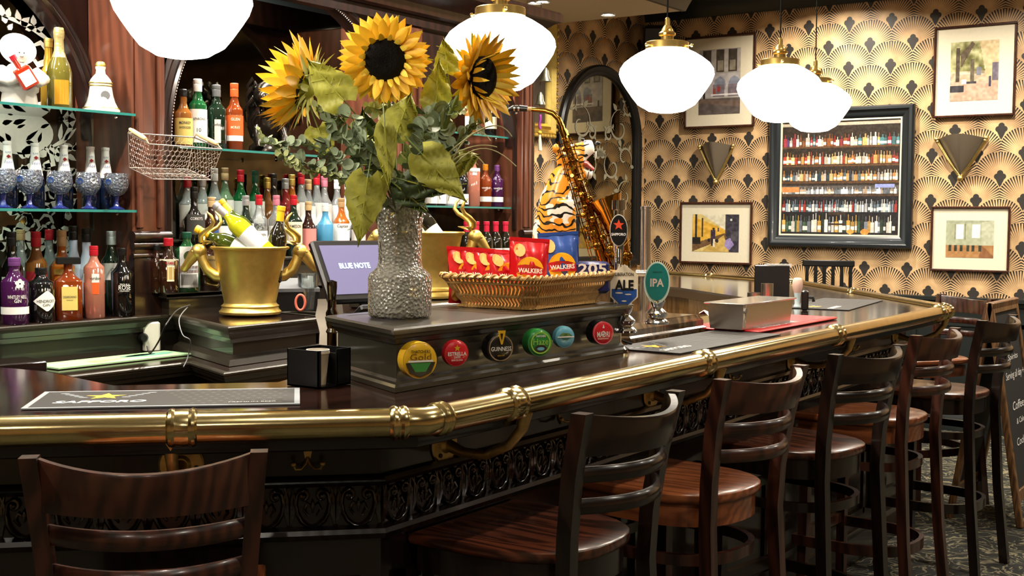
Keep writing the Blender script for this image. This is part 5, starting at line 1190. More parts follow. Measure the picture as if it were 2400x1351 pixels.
def d_diamond(t, H, R, yf):
    m = MB(); r = R + .0012; P_ = [(-.95, 0), (.05, .62), (.55, .40), (.95, 0), (.55, -.40), (.05, -.62)]; P2 = []
    for i in range(6):
        for k in range(4): a, b = P_[i], P_[(i + 1) % 6]; P2.append((a[0] + (b[0] - a[0]) * k / 4, a[1] + (b[1] - a[1]) * k / 4))
    for i in range(len(P2)): 
        pass
    n = 14; top = []; bot = []
    for i in range(n + 1):
        u = -.95 + 1.9 * i / n; h_ = .62 * (1 - abs((u - .05) / (1.0 if u < .05 else .90))) ** (1 if u < .05 else .75) if abs(u) < .95 else 0; top.append((u, h_)); bot.append((u, -h_))
    m.add([(r * math.sin(u * 1.05), -r * math.cos(u * 1.05), .40 * H + h * .062) for u, h in top] + [(r * math.sin(u * 1.05), -r * math.cos(u * 1.05), .40 * H + h * .062) for u, h in bot], [(n + 1 + i, n + 2 + i, i + 1, i) for i in range(n)])
    m.obj('label', M_wpap, t, smooth=60)
    m = MB(); m.text("HENDRICK'S", .011, R * 1.45, bend=r + .001, y=-r - .001, z=.40 * H, bold=.01); m.text("GIN", .010, R * .6, bend=r + .001, y=-r - .001, z=.33 * H); m.obj('lettering', LABM['darkgrey'], t, smooth=0)
bottle('gin_bottle', 'stubby black apothecary gin bottle with white diamond label', 87, 632, XA, ZC, .197, .046, 'black', 'black', sh=.74, nr=.018, caph=.12, deco=d_diamond, extra=10)
bottle('liqueur_bottle', 'square amber almond liqueur bottle with cream label and black block stopper', 152, 612, XA, ZC, .232, .047, 'amber', 'block', 'square', sh=.64, nr=.016, caph=.10, flat=.8, labs=[(.17, .54, .58, 'yellow')], texts=[('DISARONNO', .38, .98, .009, 'darkgrey'), ('ORIGINALE', .33, .5, .004, 'darkgrey')], extra=-6)
bottle('gin_bottle', 'pink gin bottle with red cap between amber and black bottles', 213, 575, XA - .01, ZC, .272, .038, 'pink', 'red', 'soft', sh=.72, nr=.014, caph=.13, labs=[(.50, .62, 1.1, 'white'), (.34, .5, 1.1, 'orange')], texts=[("Gordon's", .56, 1.5, .013, 'darkgrey')], extra=-4)
bottle('tequila_bottle', 'tall black tequila cream bottle with pink rose lettering', 280, 580, XA, ZC, .262, .042, 'black', 'black', sh=.66, nr=.015, caph=.1, texts=[('TEQUILA', .47, .9, .008, 'white'), ('ROSE', .43, 1.1, .018, 'white'), ('STRAWBERRY', .38, .9, .005, 'white')], labs=[], deco=lambda t, H, R, yf: [MB().lathe([(.0, 0), (.009, .001)], 12) and None, None] and None)
bottle('wine_bottle', 'tall black wine-shaped bottle behind the purple gin', 18, 560, XB, ZC, .325, .037, 'black', 'black', sh=.62, nr=.0145, caph=.16, labs=[(.2, .5, 1.0, 'white')])
bottle('vodka_bottle', 'clear bottle of brown spirit with tall red cap behind the black gin', 76, 555, XB, ZC, .325, .038, 'tan', 'red', sh=.66, nr=.0155, caph=.17, labs=[(.45, .55, 1.1, 'redprint')])
bottle('whisky_bottle', 'amber whisky bottle with cream wax cap behind the almond liqueur', 137, 556, XB, ZC, .33, .041, 'orange', 'wood', 'square', sh=.60, nr=.0155, caph=.18, labs=[(.5, .56, .9, 'gold')])
bottle('white_bottle', 'pale bottle with black cap behind, next to the cream-capped whisky', 165, 545, XB - .03, ZC, .345, .038, 'frost', 'black', sh=.55, nr=.015, caph=.15)
bottle('vodka_bottle', 'frosted bluish vodka bottle with black cap behind the pink gin', 196, 553, XB, ZC, .335, .038, 'frost', 'black', sh=.55, nr=.0155, caph=.15)
bottle('gin_bottle', 'green gin bottle with pale blue cap behind the black tequila cream', 255, 555, XB, ZC, .325, .040, 'dgreen', 'bluew', sh=.66, nr=.0165, caph=.16, labs=[(.42, .62, 1.0, 'grey')], texts=[('Gin', .54, .6, .014, 'darkgrey')])
for px, c_, b_, l_ in ((40, 'cream', 'clear', 'plain clear bottle at the very back left of the counter'), (108, 'red', 'clear', 'clear bottle with red cap at the back of the left counter'), (228, 'white', 'clear', 'clear bottle with white cap at the back near the wood post')): bottle('spirit_bottle', l_, px, 560, XM + .06, ZC, .33, .036, b_, c_, sh=.6)
# bottles on the lower step
bottle('liqueur_bottle', 'dark liqueur bottle with red cap and cream label beside the green herbal one', 390, 562, -3.79, 1.2, .215, .038, 'brown', 'red', 'soft', sh=.60, nr=.016, caph=.14, labs=[(.22, .62, .95, 'cream'), (.5, .6, .95, 'white'), (.25, .48, .75, 'tan')], texts=[('DRAMBUIE', .55, 1.4, .01, 'redprint')])
def d_stag(t, H, R, yf):
    m = MB(); P_ = circle(.021, 20, 0, .60 * H); m.add([(a, yf - .003, b) for a, b in P_], [tuple(range(20))]); P_ = circle(.007, 12, 0, .62 * H); m.add([(a, yf - .0036, b) for a, b in P_], [tuple(range(12))], 1); m.obj('round_emblem', [M_leafd, M_wpap], t, smooth=0)
bottle('liqueur_bottle', 'flat green herbal liqueur bottle with round emblem and orange band', 434, 540, -3.80, 1.2, .238, .046, 'green', 'green', 'square', sh=.72, nr=.016, caph=.10, flat=.75, labs=[(.08, .76, .78, 'white'), (.32, .44, .80, 'orange'), (.12, .3, .68, 'grey')], texts=[('Jagermeister', .38, 1.4, .009, 'white')], deco=d_stag)
bottle('liqueur_bottle', 'square almond liqueur bottle partly hidden by the left antelope head', 488, 575, -3.81, 1.2, .215, .043, 'brown', 'block', 'square', sh=.66, nr=.016, caph=.1, flat=.8, labs=[(.3, .66, .8, 'tan')], texts=[('DISARONNO', .58, 1.3, .009, 'darkgrey')])
bottle('liqueur_bottle', 'small dark ribbed bottle at the left end of the step', 362, 575, -3.83, 1.2, .19, .022, 'brown', 'black', sh=.66, nr=.011)
# front row on the middle ledge
XF, XR = -3.985, -4.10
Z1, Z2 = 1.323, 1.40
FR = [(452, .30, .047, 'black', 'black', 'round', .55, [(.34, .62, .7, 'darkgrey')], [("CORKY'S", .56, 1.1, .012, 'white')], 'bulbous black bottle with shield label behind the wire basket'),
      (492, .26, .030, 'brown', 'cream', 'round', .6, [(.3, .5, 1, 'blue')], [], 'slim brown bottle with blue label behind the antelope horns'),
      (520, .25, .036, 'dgreen', 'black', 'round', .6, [(.3, .55, 1, 'white')], [], 'dark green bottle behind the leaning wine'),
      (574, .27, .034, 'dgreen', 'silver', 'round', .6, [(.3, .55, 1, 'white')], [], 'small silver-capped bottle in front of the green gins'),
      (605, .275, .037, 'clear', 'red', 'round', .62, [(.25, .42, 1.1, 'white')], [('SMOKED', .52, 1.5, .012, 'darkgrey'), ('RYE', .47, .8, .012, 'darkgrey'), ('NORTHERN', .36, 1.5, .009, 'darkgrey')], 'clear vodka bottle with bright red cap'),
      (646, .275, .037, 'clear', 'pink', 'round', .62, [(.3, .5, 1., 'white')], [], 'clear bottle with dusty pink cap'),
      (687, .278, .039, 'dgreen', 'red', 'round', .60, [(.2, .56, 1.0, 'cream')], [('JAMESON', .48, 1.6, .015, 'darkgrey'), ('IRISH WHISKEY', .28, 1.2, .006, 'redprint')], 'dark green whiskey bottle with red cap and cream label'),
      (722, .25, .036, 'brown', 'cream', 'round', .55, [(.1, .5, 1.1, 'pink')], [], 'brown bottle with pink patterned label beside the blue bottle'),
      (762, .245, .038, 'blue', 'white', 'round', .60, [], [], 'matt blue gin bottle with white cap'),
      (800, .27, .039, 'orange', 'wood', 'round', .60, [(.12, .55, 1.1, 'white')], [('Captain', .5, 1.5, .014, 'darkgrey'), ('SPICED', .22, 1.0, .007, 'redprint')], 'spiced rum bottle of orange liquor with white label'),
      (840, .24, .036, 'black', 'black', 'round', .6, [(.2, .5, 1, 'white')], [], 'short black bottle behind the till screen')]
for px, H, R, b_, c_, s_, sh_, lb, tx, l_ in FR: bottle('spirit_bottle', l_, px, 0, XF, Z1, H, R, b_, c_, s_, sh=sh_, caph=.16, labs=lb, texts=tx)
BR = [(436, .27, .036, 'clear', 'red', 'clear bottle with red cap seen through the wire basket'), (472, .28, .036, 'clear', 'silver', 'clear bottle behind the wire basket corner'), (500, .31, .036, 'clear', 'white', 'ornate clear bottle left of the green gins'), (525, .315, .038, 'lgreen', 'cream', 'pale green bottle with beige cap'), (562, .31, .041, 'green', 'red', 'green gin bottle with dark red cap, arched white label'), (597, .31, .041, 'green', 'green', 'green gin bottle with green cap, arched white label'),
      (640, .30, .034, 'black', 'black', 'black bottle with tall black cap'), (625, .28, .03, 'tan', 'gold', 'slim golden bottle behind the clear vodka'), (668, .28, .03, 'ruby', 'silver', 'ruby red bottle behind the pink cap'), (683, .30, .036, 'orange', 'gold', 'orange bottle with gold cap behind the whiskey'), (705, .31, .036, 'clear', 'red', 'clear bottle with red stopper right of the gold cap'), (722, .28, .035, 'clear', 'cream', 'clear round-shouldered bottle with cork'), (742, .31, .036, 'clear', 'red', 'clear vodka bottle with red top under the leaves'), (760, .30, .036, 'clear', 'pink', 'clear vodka bottle with white and red label'),
      (790, .29, .036, 'clear', 'white', 'clear bottle with bow-shaped white top'), (815, .29, .036, 'frost', 'white', 'white frosted bottle under the hanging leaf'), (838, .30, .036, 'clear', 'red', 'clear bottle half hidden by the hanging leaf')]
for px, H, R, b_, c_, l_ in BR: bottle('spirit_bottle', l_, px, 0, XR, Z2, H, R, b_, c_, 'round', sh=.58, caph=.17, labs=[(.2, .55, 1.0, 'white' if b_ != 'ruby' else 'cream')] if R > .033 and b_ != 'black' else [])
# whisky shelf
zc_ = ZS['c'] + .001
bottle('whisky_bottle', 'amber single malt bottle with cream label, leftmost on the middle shelf', 428, 0, -4.0, zc_, .24, .037, 'tan', 'black', sh=.6, labs=[(.05, .5, 1.1, 'yellow')], texts=[('MONKEY', .42, 1.4, .012, 'darkgrey'), ('SHOULDER', .34, 1.4, .01, 'darkgrey')])
bottle('whisky_bottle', 'green whisky bottle with white cap and tall white label', 462, 0, -4.0, zc_, .29, .037, 'green', 'white', sh=.64, nr=.0155, caph=.18, labs=[(.08, .56, 1.1, 'white')], texts=[('LAPHROAIG', .42, 1.6, .011, 'darkgrey'), ('10', .26, .5, .016, 'darkgrey')], extra=-5)
bottle('whisky_bottle', 'dark green whisky bottle with grey cap and silver label', 506, 0, -4.0, zc_, .275, .038, 'dgreen', 'grey', 'soft', sh=.64, nr=.0155, caph=.18, labs=[(.1, .46, 1.1, 'grey')], texts=[('Glenfiddich', .38, 1.5, .012, 'darkgrey')], extra=-5)
bottle('whisky_bottle', 'whisky bottle with bright orange cap and orange label', 548, 0, -3.99, zc_, .29, .037, 'amber', 'orange', sh=.62, nr=.0155, caph=.2, labs=[(.22, .52, 1.1, 'orange'), (.14, .22, .9, 'white')], texts=[('GLEN', .46, 1.1, .012, 'cream'), ('MORAY', .34, 1.1, .012, 'cream')], extra=-5)
# dark bronze lion-like sculpture on the shelf
M_brz = pbr('dark_bronze', '2a2520', .22, .8, bump=.4, bscale=40)
q = at(628, 0, x=-4.0); sc_ = thing('bronze_sculpture', 'dark bronze sculpture of a maned lion on the middle glass shelf', 'sculpture', (-4.0, q.y, zc_), facing((-4, q.y), 10))
m = MB(); m.sphere((0, .0, .14), .085, 20, 14, sx=1.1, sy=.7, sz=1.5); m.sphere((-.01, -.04, .25), .062, 18, 12, sz=1.1); m.sphere((-.035, -.085, .235), .032, 12, 8); m.lathe([(.08, 0), (.09, .005), (.085, .03), (.06, .05)], 20)
R_ = random.Random(9)
for i in range(46):
    a = R_.uniform(0, 2 * PI); z0 = R_.uniform(.12, .32); r = .085 - abs(z0 - .22) * .25; x, y = r * math.cos(a), r * .6 * math.sin(a); k = R_.uniform(.02, .05)
    m.tube([(x, y, z0), (x * 1.25 + .01, y * 1.3 - .01, z0 + .02), (x * 1.4, y * 1.4, z0 - .02 + k * .3), (x * 1.25, y * 1.3, z0 - .06)], [.010, .013, .009, .002], 6)
for s in (-1, 1): m.tube([(s * .05, -.02, .12), (s * .06, -.06, .07), (s * .055, -.08, .02)], [.025, .018, .02], 8); m.sphere((s * .02 - .02, -.083, .262), .007, 8, 5)
m.obj('figure', M_brz, sc_, smooth=70)
# right bay
for px, H, R, b_, c_, sh_, lb, tx, l_ in ((1112, .275, .036, 'pink', 'white', .7, [(.62, .76, 1.1, 'white')], [("Gordon's", .69, 1.5, .012, 'darkgrey')], 'pink gin bottle on the right bay shelf'), (1140, .235, .037, 'amber', 'amber', .66, [(.12, .24, 1.1, 'white')], [('WHITLEY', .44, 1.5, .01, 'white')], 'amber gin bottle with orange neck on the right bay shelf'), (1168, .235, .037, 'purple', 'purple', .66, [(.12, .24, 1.1, 'white')], [('WHITLEY', .44, 1.5, .01, 'white')], 'purple gin bottle on the right bay shelf'),
                                     (1086, .22, .034, 'black', 'black', .66, [(.05, .3, 1., 'white')], [], 'black bottle with white label left of the pink gin'), (1058, .23, .045, 'frost', 'black', .66, [(.05, .5, 1., 'white')], [('M', .3, 1.0, .03, 'darkgrey')], 'wide bottle with a letter M behind the drooping leaf'), (1032, .22, .036, 'black', 'black', .66, [(.05, .35, 1., 'white')], [], 'black bottle with white label beside the letter M bottle'), (1012, .22, .034, 'black', 'black', .66, [(.05, .4, 1., 'white')], [], 'black bottle leftmost on the right bay shelf')):
    bottle('spirit_bottle', l_, px, 0, -3.95, ZS['rl'] + .001, H, R, b_, c_, 'soft' if b_ == 'pink' else 'round', sh=sh_, caph=.14, labs=lb, texts=tx)
bottle('spirit_bottle', 'dark bottle on the upper shelf of the right bay', 1152, 0, -3.97, ZS['ru'] + .001, .22, .034, 'black', 'black', sh=.6, labs=[(.2, .5, 1, 'cream')])
bottle('spirit_bottle', 'small golden bottle on the upper shelf of the right bay', 1105, 0, -3.97, ZS['ru'] + .001, .2, .034, 'tan', 'gold', sh=.6, labs=[(.2, .5, 1, 'cream')])
for i, px in enumerate((1097, 1120, 1144, 1166, 1189)):
    q = at(px, 0, x=-3.82); wine((-3.82, q.y, 1.201), (0, 0, facing((-3.82, q.y))), 'red-capped wine bottle in the row of five behind the crisp basket', M_wd, M_foilR, H=.285, group='row of five red-capped wine bottles')

# ================================================================== left bay shelves
zl = ZS['ll'] + .001
M_gobS = pbr('blue_glass_stem', '1c2a6e', .08, coat=1); M_gob = thin('goblet_glass', 'dfe8f6', .14, .05, bump=.8, bscale=110)
M_beerw = pbr('beer_label_white', 'eceae8', .4, coat=.3); M_beerb = bmat('beer_blue_glass', '12203c')
def beer(loc, label):
    t = thing('beer_bottle', label, 'beer bottle', loc, facing(loc, 10), 'white-labelled beer bottles on the lower left shelf')
    m = MB(); m.lathe([(0, .003), (.028, 0), (.032, .006), (.032, .1), (.027, .122)], 24); m.obj('bottle_body', M_beerb, t, smooth=50)
    m = MB(); m.lathe([(.0273, .121), (.022, .145), (.0155, .19), (.014, .226)], 24, cap0=False); m.obj('neck_label', M_beerw, t, smooth=50)
    m = MB(); m.lathe([(.0145, .226), (.0155, .23), (.0155, .238), (.0, .24)], 20); m.obj('crown_cap', M_beerw, t)
    m = MB(); m.text('BLANC', .007, .02, bend=.019, y=-.0185, z=.20); m.text('1664', .012, .03, bend=.022, y=-.023, z=.165, shear=.3); pl(m, [(-.008, .185), (0, .178), (.008, .185), (0, .192)], -.0195, 1); pl(m, [(-.014, .135), (0, .128), (.014, .135), (0, .142)], -.0262, 1); m.obj('lettering', [LABM['blue'], LABM['redprint']], t, smooth=0); return t
def goblet(loc, label):
    t = thing('goblet', label, 'glass', loc, 0, 'stemmed goblets on the lower left shelf')
    m = MB(); m.lathe([(.012, .052), (.03, .062), (.044, .085), (.046, .10), (.042, .132), (.040, .138), (.038, .138), (.044, .10), (.028, .066), (.0, .058)], 28, cap0=False, cap1=False); m.obj('bowl', M_gob, t, smooth=60)
    m = MB(); m.lathe([(.0, 0), (.03, 0), (.031, .004), (.012, .012), (.008, .03), (.012, .052)], 20); m.obj('stem', M_gobS, t, smooth=60)
    m = MB(); P_ = circle(.014, 16, .01, .105, 1, .8); m.add([(a, -.0465 * math.cos(a / .046), b) for a, b in P_], [tuple(range(16))]); m.obj('printed_oval', LABM['blue'], t, smooth=0); return t
by = [min(at(px, 0, x=-3.955).y, 2.985) for px in (12, 77, 145, 208, 270)]; gy = [min(at(px, 0, x=-3.875).y, 2.972) for px in (0, 62, 134, 202, 268)]
nm = ['first', 'second', 'third', 'fourth', 'fifth']
for i in range(5): beer((-3.955, by[i], zl), 'beer bottle with white tapered neck label, %s from the left' % nm[i]); goblet((-3.875, gy[i], zl), 'textured goblet with blue stem, %s from the left' % nm[i])
zu = ZS['lu'] + .001
# champagne
q = at(137, 0, x=-3.97); ch_ = thing('champagne_bottle', 'gold-foiled champagne bottle on the upper left shelf', 'champagne bottle', (-3.97, q.y, zu), facing((-3.97, q.y), 10))
m = MB(); m.lathe([(0, .005), (.04, 0), (.045, .008), (.045, .14), (.038, .17), (.024, .2), (.018, .22)], 28); m.obj('bottle_body', bmat('champagne_glass', '5c5620'), ch_, smooth=50)
m = MB(); m.lathe([(.0265, .195), (.0185, .22), (.0165, .26), (.019, .27), (.02, .29), (.017, .305), (0, .308)], 24, cap0=False); m.obj('gold_foil', pbr('champagne_foil', 'c8b87c', .3, .7, bump=.6, bscale=80), ch_, smooth=40)
m = MB(); m.rings([[(.0458 * math.sin(a), -.0458 * math.cos(a), z) for a in [-.6 + 1.2 * k / 8 for k in range(9)]] for z in (.02, .11)], closed=False); m.obj('label', pbr('champagne_label', 'c99428', .3, .4), ch_)
q = at(112, 0, x=-4.03); bottle('champagne_bottle', 'slim gold bottle just behind the champagne', 112, 0, -4.03, zu, .27, .03, 'gold', 'gold', sh=.55)
# bell decanter
q = at(234, 0, x=-3.91); be = thing('bell_decanter', 'white ceramic bell-shaped whisky decanter with gold bands', 'decanter', (-3.91, q.y, zu), facing((-3.91, q.y), 10))
m = MB(); m.lathe([(0, 0), (.068, 0), (.07, .008), (.062, .02), (.052, .04), (.045, .065), (.041, .09), (.04, .10), (.042, .112), (.036, .125), (.024, .14), (.018, .146), (.0165, .16), (.019, .166), (.019, .172)], 32); m.obj('bell_body', M_white, be, smooth=50)
m = MB(); [m.lathe([(r, z), (r + .0015, z + .002), (r, z + .006)], 32, cap0=False, cap1=False) for r, z in ((.0655, .012), (.0415, .098), (.0425, .108))]; m.lathe([(.019, .172), (.02, .18), (.015, .19), (.0, .195)], 12); m.obj('gold_band', M_gold, be)
m = MB(); P_ = circle(.017, 20, .008, .062); m.add([(a, -.0475, b) for a, b in P_], [tuple(range(20))]); m.obj('crest', CAPM['grey'], be, smooth=0)
# ceramic figure holding a bottle
q = at(42, 0, x=-3.97); fg = thing('ceramic_figurine', 'white ceramic figure in a wide round hat hugging a red liqueur bottle', 'figurine', (-3.97, q.y, zu), facing((-3.97, q.y), 14))
m = MB(); m.lathe([(0, 0), (.06, 0), (.064, .01), (.058, .05), (.066, .055), (.07, .08), (.06, .12), (.035, .15), (.02, .158), (0, .16)], 28); m.sphere((.0, -.015, .185), .028, 18, 12)
for s in (-1, 1): m.tube([(s * .055, -.0, .13), (s * .078, -.03, .10), (s * .05, -.065, .085), (s * .012, -.078, .095)], [.02, .022, .018, .013], 10)
m.obj('body', M_white, fg, smooth=70)
m = MB(); m.M = Matrix.Translation((0, .02, .205)) @ Matrix.Rotation(math.radians(68), 4, 'X'); m.lathe([(.0, -.01), (.03, -.008), (.062, .004), (.064, .01), (.035, .014), (0, .02)], 32); m.M = Matrix.Identity(4); m.obj('hat', M_white, fg, smooth=50)
m = MB(); [m.sphere((s * .008, -.041, .19), .0028, 8, 6) for s in (-1, 1)]; m.tube([(-.006, -.042, .177), (0, -.043, .175), (.006, -.042, .177)], .001, 5); m.obj('face_paint', M_black, fg)
lb_ = thing('miniature_bottle', 'small square red liqueur bottle held in the arms of the white figure', 'bottle', (0, 0, 0)); fwd = Vector((math.sin(fg.rotation_euler.z), -math.cos(fg.rotation_euler.z), 0)); lb_.location = Vector(fg.location) + fwd * .097 + Vector((0, 0, .062)) + Vector((fwd.y * -.02, fwd.x * .02, 0)); lb_.rotation_euler = (0, math.radians(-32), fg.rotation_euler.z)
m = MB(); m.bbox(-.03, .03, -.014, .014, 0, .08, .006); m.lathe([(.011, .078), (.011, .11)], 12); m.obj('bottle_body', pbr('orange_red_glass', 'b0301a', .1, coat=1), lb_)
m = MB(); m.cyl(.012, .11, .128, 12); m.obj('cap', CAPM['red'], lb_); m = MB(); m.box(-.022, .022, -.016, -.0145, .012, .062); m.obj('label', M_cream, lb_)
# ================================================================== saxophone
M_sax = pbr('lacquered_brass', 'c08a34', .1, 1, bump=.05, var=.35, bscale=18)
SX = 3.84 / FPX; o = at(1400, 640, d=3.84); q0 = Vector((o.x, o.y, 1.101))
sx = thing('saxophone', 'gold lacquered saxophone standing behind the crisp basket in front of the tiger', 'saxophone', tuple(q0), facing((o.x, o.y), 0))
dz = o.z - 1.101
def S(px, py, y=0.): return ((px - 1400) * SX, y, (640 - py) * SX + dz)
m = MB(); m.tube([S(1318, 318), S(1345, 400), S(1380, 505), S(1412, 600)], [.0105, .013, .017, .021], 20); m.tube([S(1412, 600), S(1420, 628), S(1434, 645), S(1450, 642), S(1457, 620), S(1455, 590)], [.021, .023, .0245, .026, .027, .028], 20)
m.obj('body_tube', M_sax, sx, smooth=60)
m = MB(); m.tube([S(1455, 592), S(1448, 555), S(1436, 520), S(1424, 490), S(1417, 472), S(1414, 464)], [.028, .031, .036, .043, .051, .058], 28, cap=False); m.tube([S(1414.2, 464.5), S(1424, 490, 0), S(1436, 520)], [.0572, .042, .035], 28, cap=False); m.obj('bell', M_sax, sx, smooth=60)
m = MB(); m.tube([S(1318, 320), S(1314, 300), S(1306, 282), S(1292, 268), S(1272, 262), S(1240, 259), S(1224, 258)], [.0105, .0095, .009, .0085, .0078, .0065, .006], 16); m.tube([S(1322, 322), S(1316, 308)], .014, 16); m.obj('neck', M_sax, sx, smooth=50)
m = MB(); m.tube([S(1230, 258.5), S(1242, 259)], .0072, 12); m.obj('cork', CAPM['wood'], sx)
m = MB(); m.tube([S(1232, 258), S(1215, 257), S(1200, 256), S(1184, 262)], [.0085, .0095, .009, .004], 14); m.obj('mouthpiece', M_black, sx)
m = MB(); [m.tube([S(p, 257), S(p + 4, 257)], .0108, 14) for p in (1200, 1210)]; m.sphere(S(1206, 268), .004); m.obj('ligature', M_chrome, sx)
m = MB(); R_ = random.Random(21)
def bp(u): a = Vector(S(1318, 320)); b = Vector(S(1412, 602)); return a.lerp(b, u)
ax = (bp(1) - bp(0)).normalized(); sd = Vector((ax.z, 0, -ax.x))
for off, dy in ((-.022, -.012), (.024, -.014), (.006, -.026), (-.012, -.026), (.03, -.002)): m.tube([tuple(bp(.03) + sd * off * .8 + Vector((0, dy, 0))), tuple(bp(.97) + sd * off * 1.3 + Vector((0, dy * 1.2, 0)))], .0018, 6)
for i in range(17):
    u = .06 + .9 * i / 17; s = (-1 if i % 3 == 0 else 1); c = bp(u) + sd * s * (.010 + .012 * u) * (1 if i % 2 else .3) + Vector((0, -.02 - .012 * u, 0)); r = .006 + .007 * u
    m.M = Matrix.Translation(c) @ Matrix.Rotation(math.radians(90 + R_.uniform(-15, 15)), 4, 'X') @ Matrix.Rotation(R_.uniform(-.3, .3), 4, 'Y'); m.lathe([(r, 0), (r, .003), (r * .7, .006), (r * .3, .006)], 14); m.M = Matrix.Identity(4)
    m.tube([tuple(c), tuple(c + sd * .022 * s + Vector((0, .006, .004)))], .0018, 5); m.tube([tuple(bp(u) + sd * -.03 * (.6 + u * .6)), tuple(bp(u) + Vector((0, -.03, .002))), tuple(bp(u) + sd * .03 * (.6 + u * .6))], .0017, 5)
for i in range(26): u = R_.random(); c = bp(u) + sd * R_.uniform(-.03, .034) + Vector((0, -.02, 0)); m.sphere(tuple(c), R_.uniform(.002, .0045), 6, 5); m.tube([tuple(c), tuple(c + Vector((R_.uniform(-.01, .01), -.004, R_.uniform(-.025, .025))))], .0015, 5)
for (px, py, r) in ((1432, 590, .021), (1440, 560, .018), (1468, 600, .016)):
    c = Vector(S(px, py, -.03)); m.M = Matrix.Translation(c) @ Matrix.Rotation(math.radians(95), 4, 'X'); m.lathe([(r, 0), (r, .004), (r * .8, .007), (0, .008)], 20); m.M = Matrix.Identity(4)
    m.tube([tuple(c + Vector((r * math.cos(a), -.006, r * math.sin(a)))) for a in [k * PI / 8 for k in range(16)]], .002, 5, closed=True)
for a, b in (((1430, 612), (1475, 560)), ((1425, 575), (1470, 540)), ((1418, 560), (1430, 640)), ((1445, 520), (1470, 610))): m.tube([S(*a, -.03), S(*b, -.034)], .002, 6)
m.obj('keywork', M_sax, sx, smooth=50)
m = MB(); m.tube([S(1300, 425, -.045), S(1303, 470, -.047)], [.012, .011], 12); m.sphere(S(1300, 425, -.045), .0125); m.obj('stand_grip', M_black, sx) if False else None
m = MB(); m.tube([S(1435, 655), (S(1435, 655)[0], .0, .012)], .006, 8)
for a in (0, 2.1, 4.2): m.tube([(S(1435, 0)[0], 0, .03), (S(1435, 0)[0] + .07 * math.cos(a + .4), .07 * math.sin(a + .4), .005)], .0045, 6)
m.obj('stand', M_black, sx)

# ================================================================== roaring tiger
def tiger_mat():
    mt, nt, b = newmat('tiger_coat'); tc = N(nt, 'ShaderNodeTexCoord'); sp = N(nt, 'ShaderNodeSeparateXYZ'); nt.links.new(tc.outputs['Object'], sp.inputs[0])
    X, Z = E(nt, sp.outputs[0]), E(nt, sp.outputs[2])
    nz = N(nt, 'ShaderNodeTexNoise'); nz.inputs['Scale'].default_value = 14; nt.links.new(tc.outputs['Object'], nz.inputs['Vector']); f = E(nt, nz.outputs['Fac'])
    wv = N(nt, 'ShaderNodeTexWave'); wv.inputs['Scale'].default_value = 13; wv.inputs['Distortion'].default_value = 16; wv.inputs['Detail'].default_value = 2; wv.bands_direction = 'Z'; nt.links.new(tc.outputs['Object'], wv.inputs['Vector'])
    st = E(nt, wv.outputs['Fac']).gt(.80) * f.gt(.44)
    ring = ((f * .09 + Z) - .0)
    w1 = ((X - .075) * 1.0 + (f - .5) * .06).gt(.0)
    w2 = ((Z - .24).abs() + (f - .5) * .5).lt(.05) * X.lt(.03)
    w3 = ((Z - .42).abs() + (f - .5) * .4).lt(.04)
    wh = w1.mx(w2).mx(w3)
    mo = N(nt, 'ShaderNodeMixRGB'); nt.links.new(wh.o, mo.inputs[0]); mo.inputs[1].default_value = srgb('e8952a'); mo.inputs[2].default_value = srgb('ece4d4')
    m2 = N(nt, 'ShaderNodeMixRGB'); nt.links.new(st.o, m2.inputs[0]); nt.links.new(mo.outputs[0], m2.inputs[1]); m2.inputs[2].default_value = srgb('15100c'); nt.links.new(m2.outputs[0], b.inputs['Base Color'])
    b.inputs['Roughness'].default_value = .3; b.inputs['Coat Weight'].default_value = .6; return mt
TS = 3.98 / FPX; o = at(1310, 640, d=3.98); base = Vector((o.x, o.y, 1.101)); tz = o.z - 1.101
tg = thing('tiger_figure', 'glazed sitting tiger figure roaring to the right behind the saxophone', 'tiger figure', tuple(base), facing((o.x, o.y), 0))
def T(px, py, y=0.): return ((px - 1310) * TS, y, (640 - py) * TS + tz)
m = MB(); m.tube([T(1296, 700), T(1290, 620), T(1290, 540), T(1300, 470), T(1316, 420), T(1336, 388)], [.062, .068, .06, .052, .042, .038], 18); m.sphere(T(1335, 372), .048, 18, 12, sx=1.05, sz=.95); m.tube([T(1350, 362), T(1374, 347), T(1388, 343)], [.036, .028, .021], 14)
m.tube([T(1345, 395), T(1366, 408), T(1386, 411)], [.026, .018, .015], 12)
for s in (-1, 1): m.tube([T(1325, 470, s * .035), T(1332, 560, s * .04), T(1330, 640, s * .04), T(1332, 700, s * .045), T(1342, 705, s * .045)], [.032, .026, .022, .022, .02], 10); m.sphere(T(1300, 350, s * .035), .016, 10, 8, sy=.6)
m.tube([T(1262, 640, -.0), T(1268, 700, -.04), T(1310, 712, -.05)], [.05, .045, .025], 10); m.tube([T(1262, 640, 0), T(1268, 700, .04), T(1310, 712, .05)], [.05, .045, .025], 10)
ob = m.obj('body', tiger_mat(), tg, smooth=80); md = ob.modifiers.new('remesh', 'REMESH'); md.mode = 'VOXEL'; md.voxel_size = .006; md.use_smooth_shade = True; ms = ob.modifiers.new('smooth', 'SMOOTH'); ms.factor = .8; ms.iterations = 4
m = MB(); m.sphere(T(1397, 337), .010, 10, 8, sz=.7); [m.sphere(T(1362, 330, s * .026), .006, 8, 6) for s in (-1, 1)]; m.obj('nose_and_eyes', M_black, tg)
m = MB(); m.tube([T(1350, 382), T(1372, 386), T(1388, 399)], [.022, .019, .010], 10, flat=.6); m.obj('open_mouth', pbr('mouth_pink', 'c05a50', .3, coat=.5), tg, smooth=60)
m = MB(); 
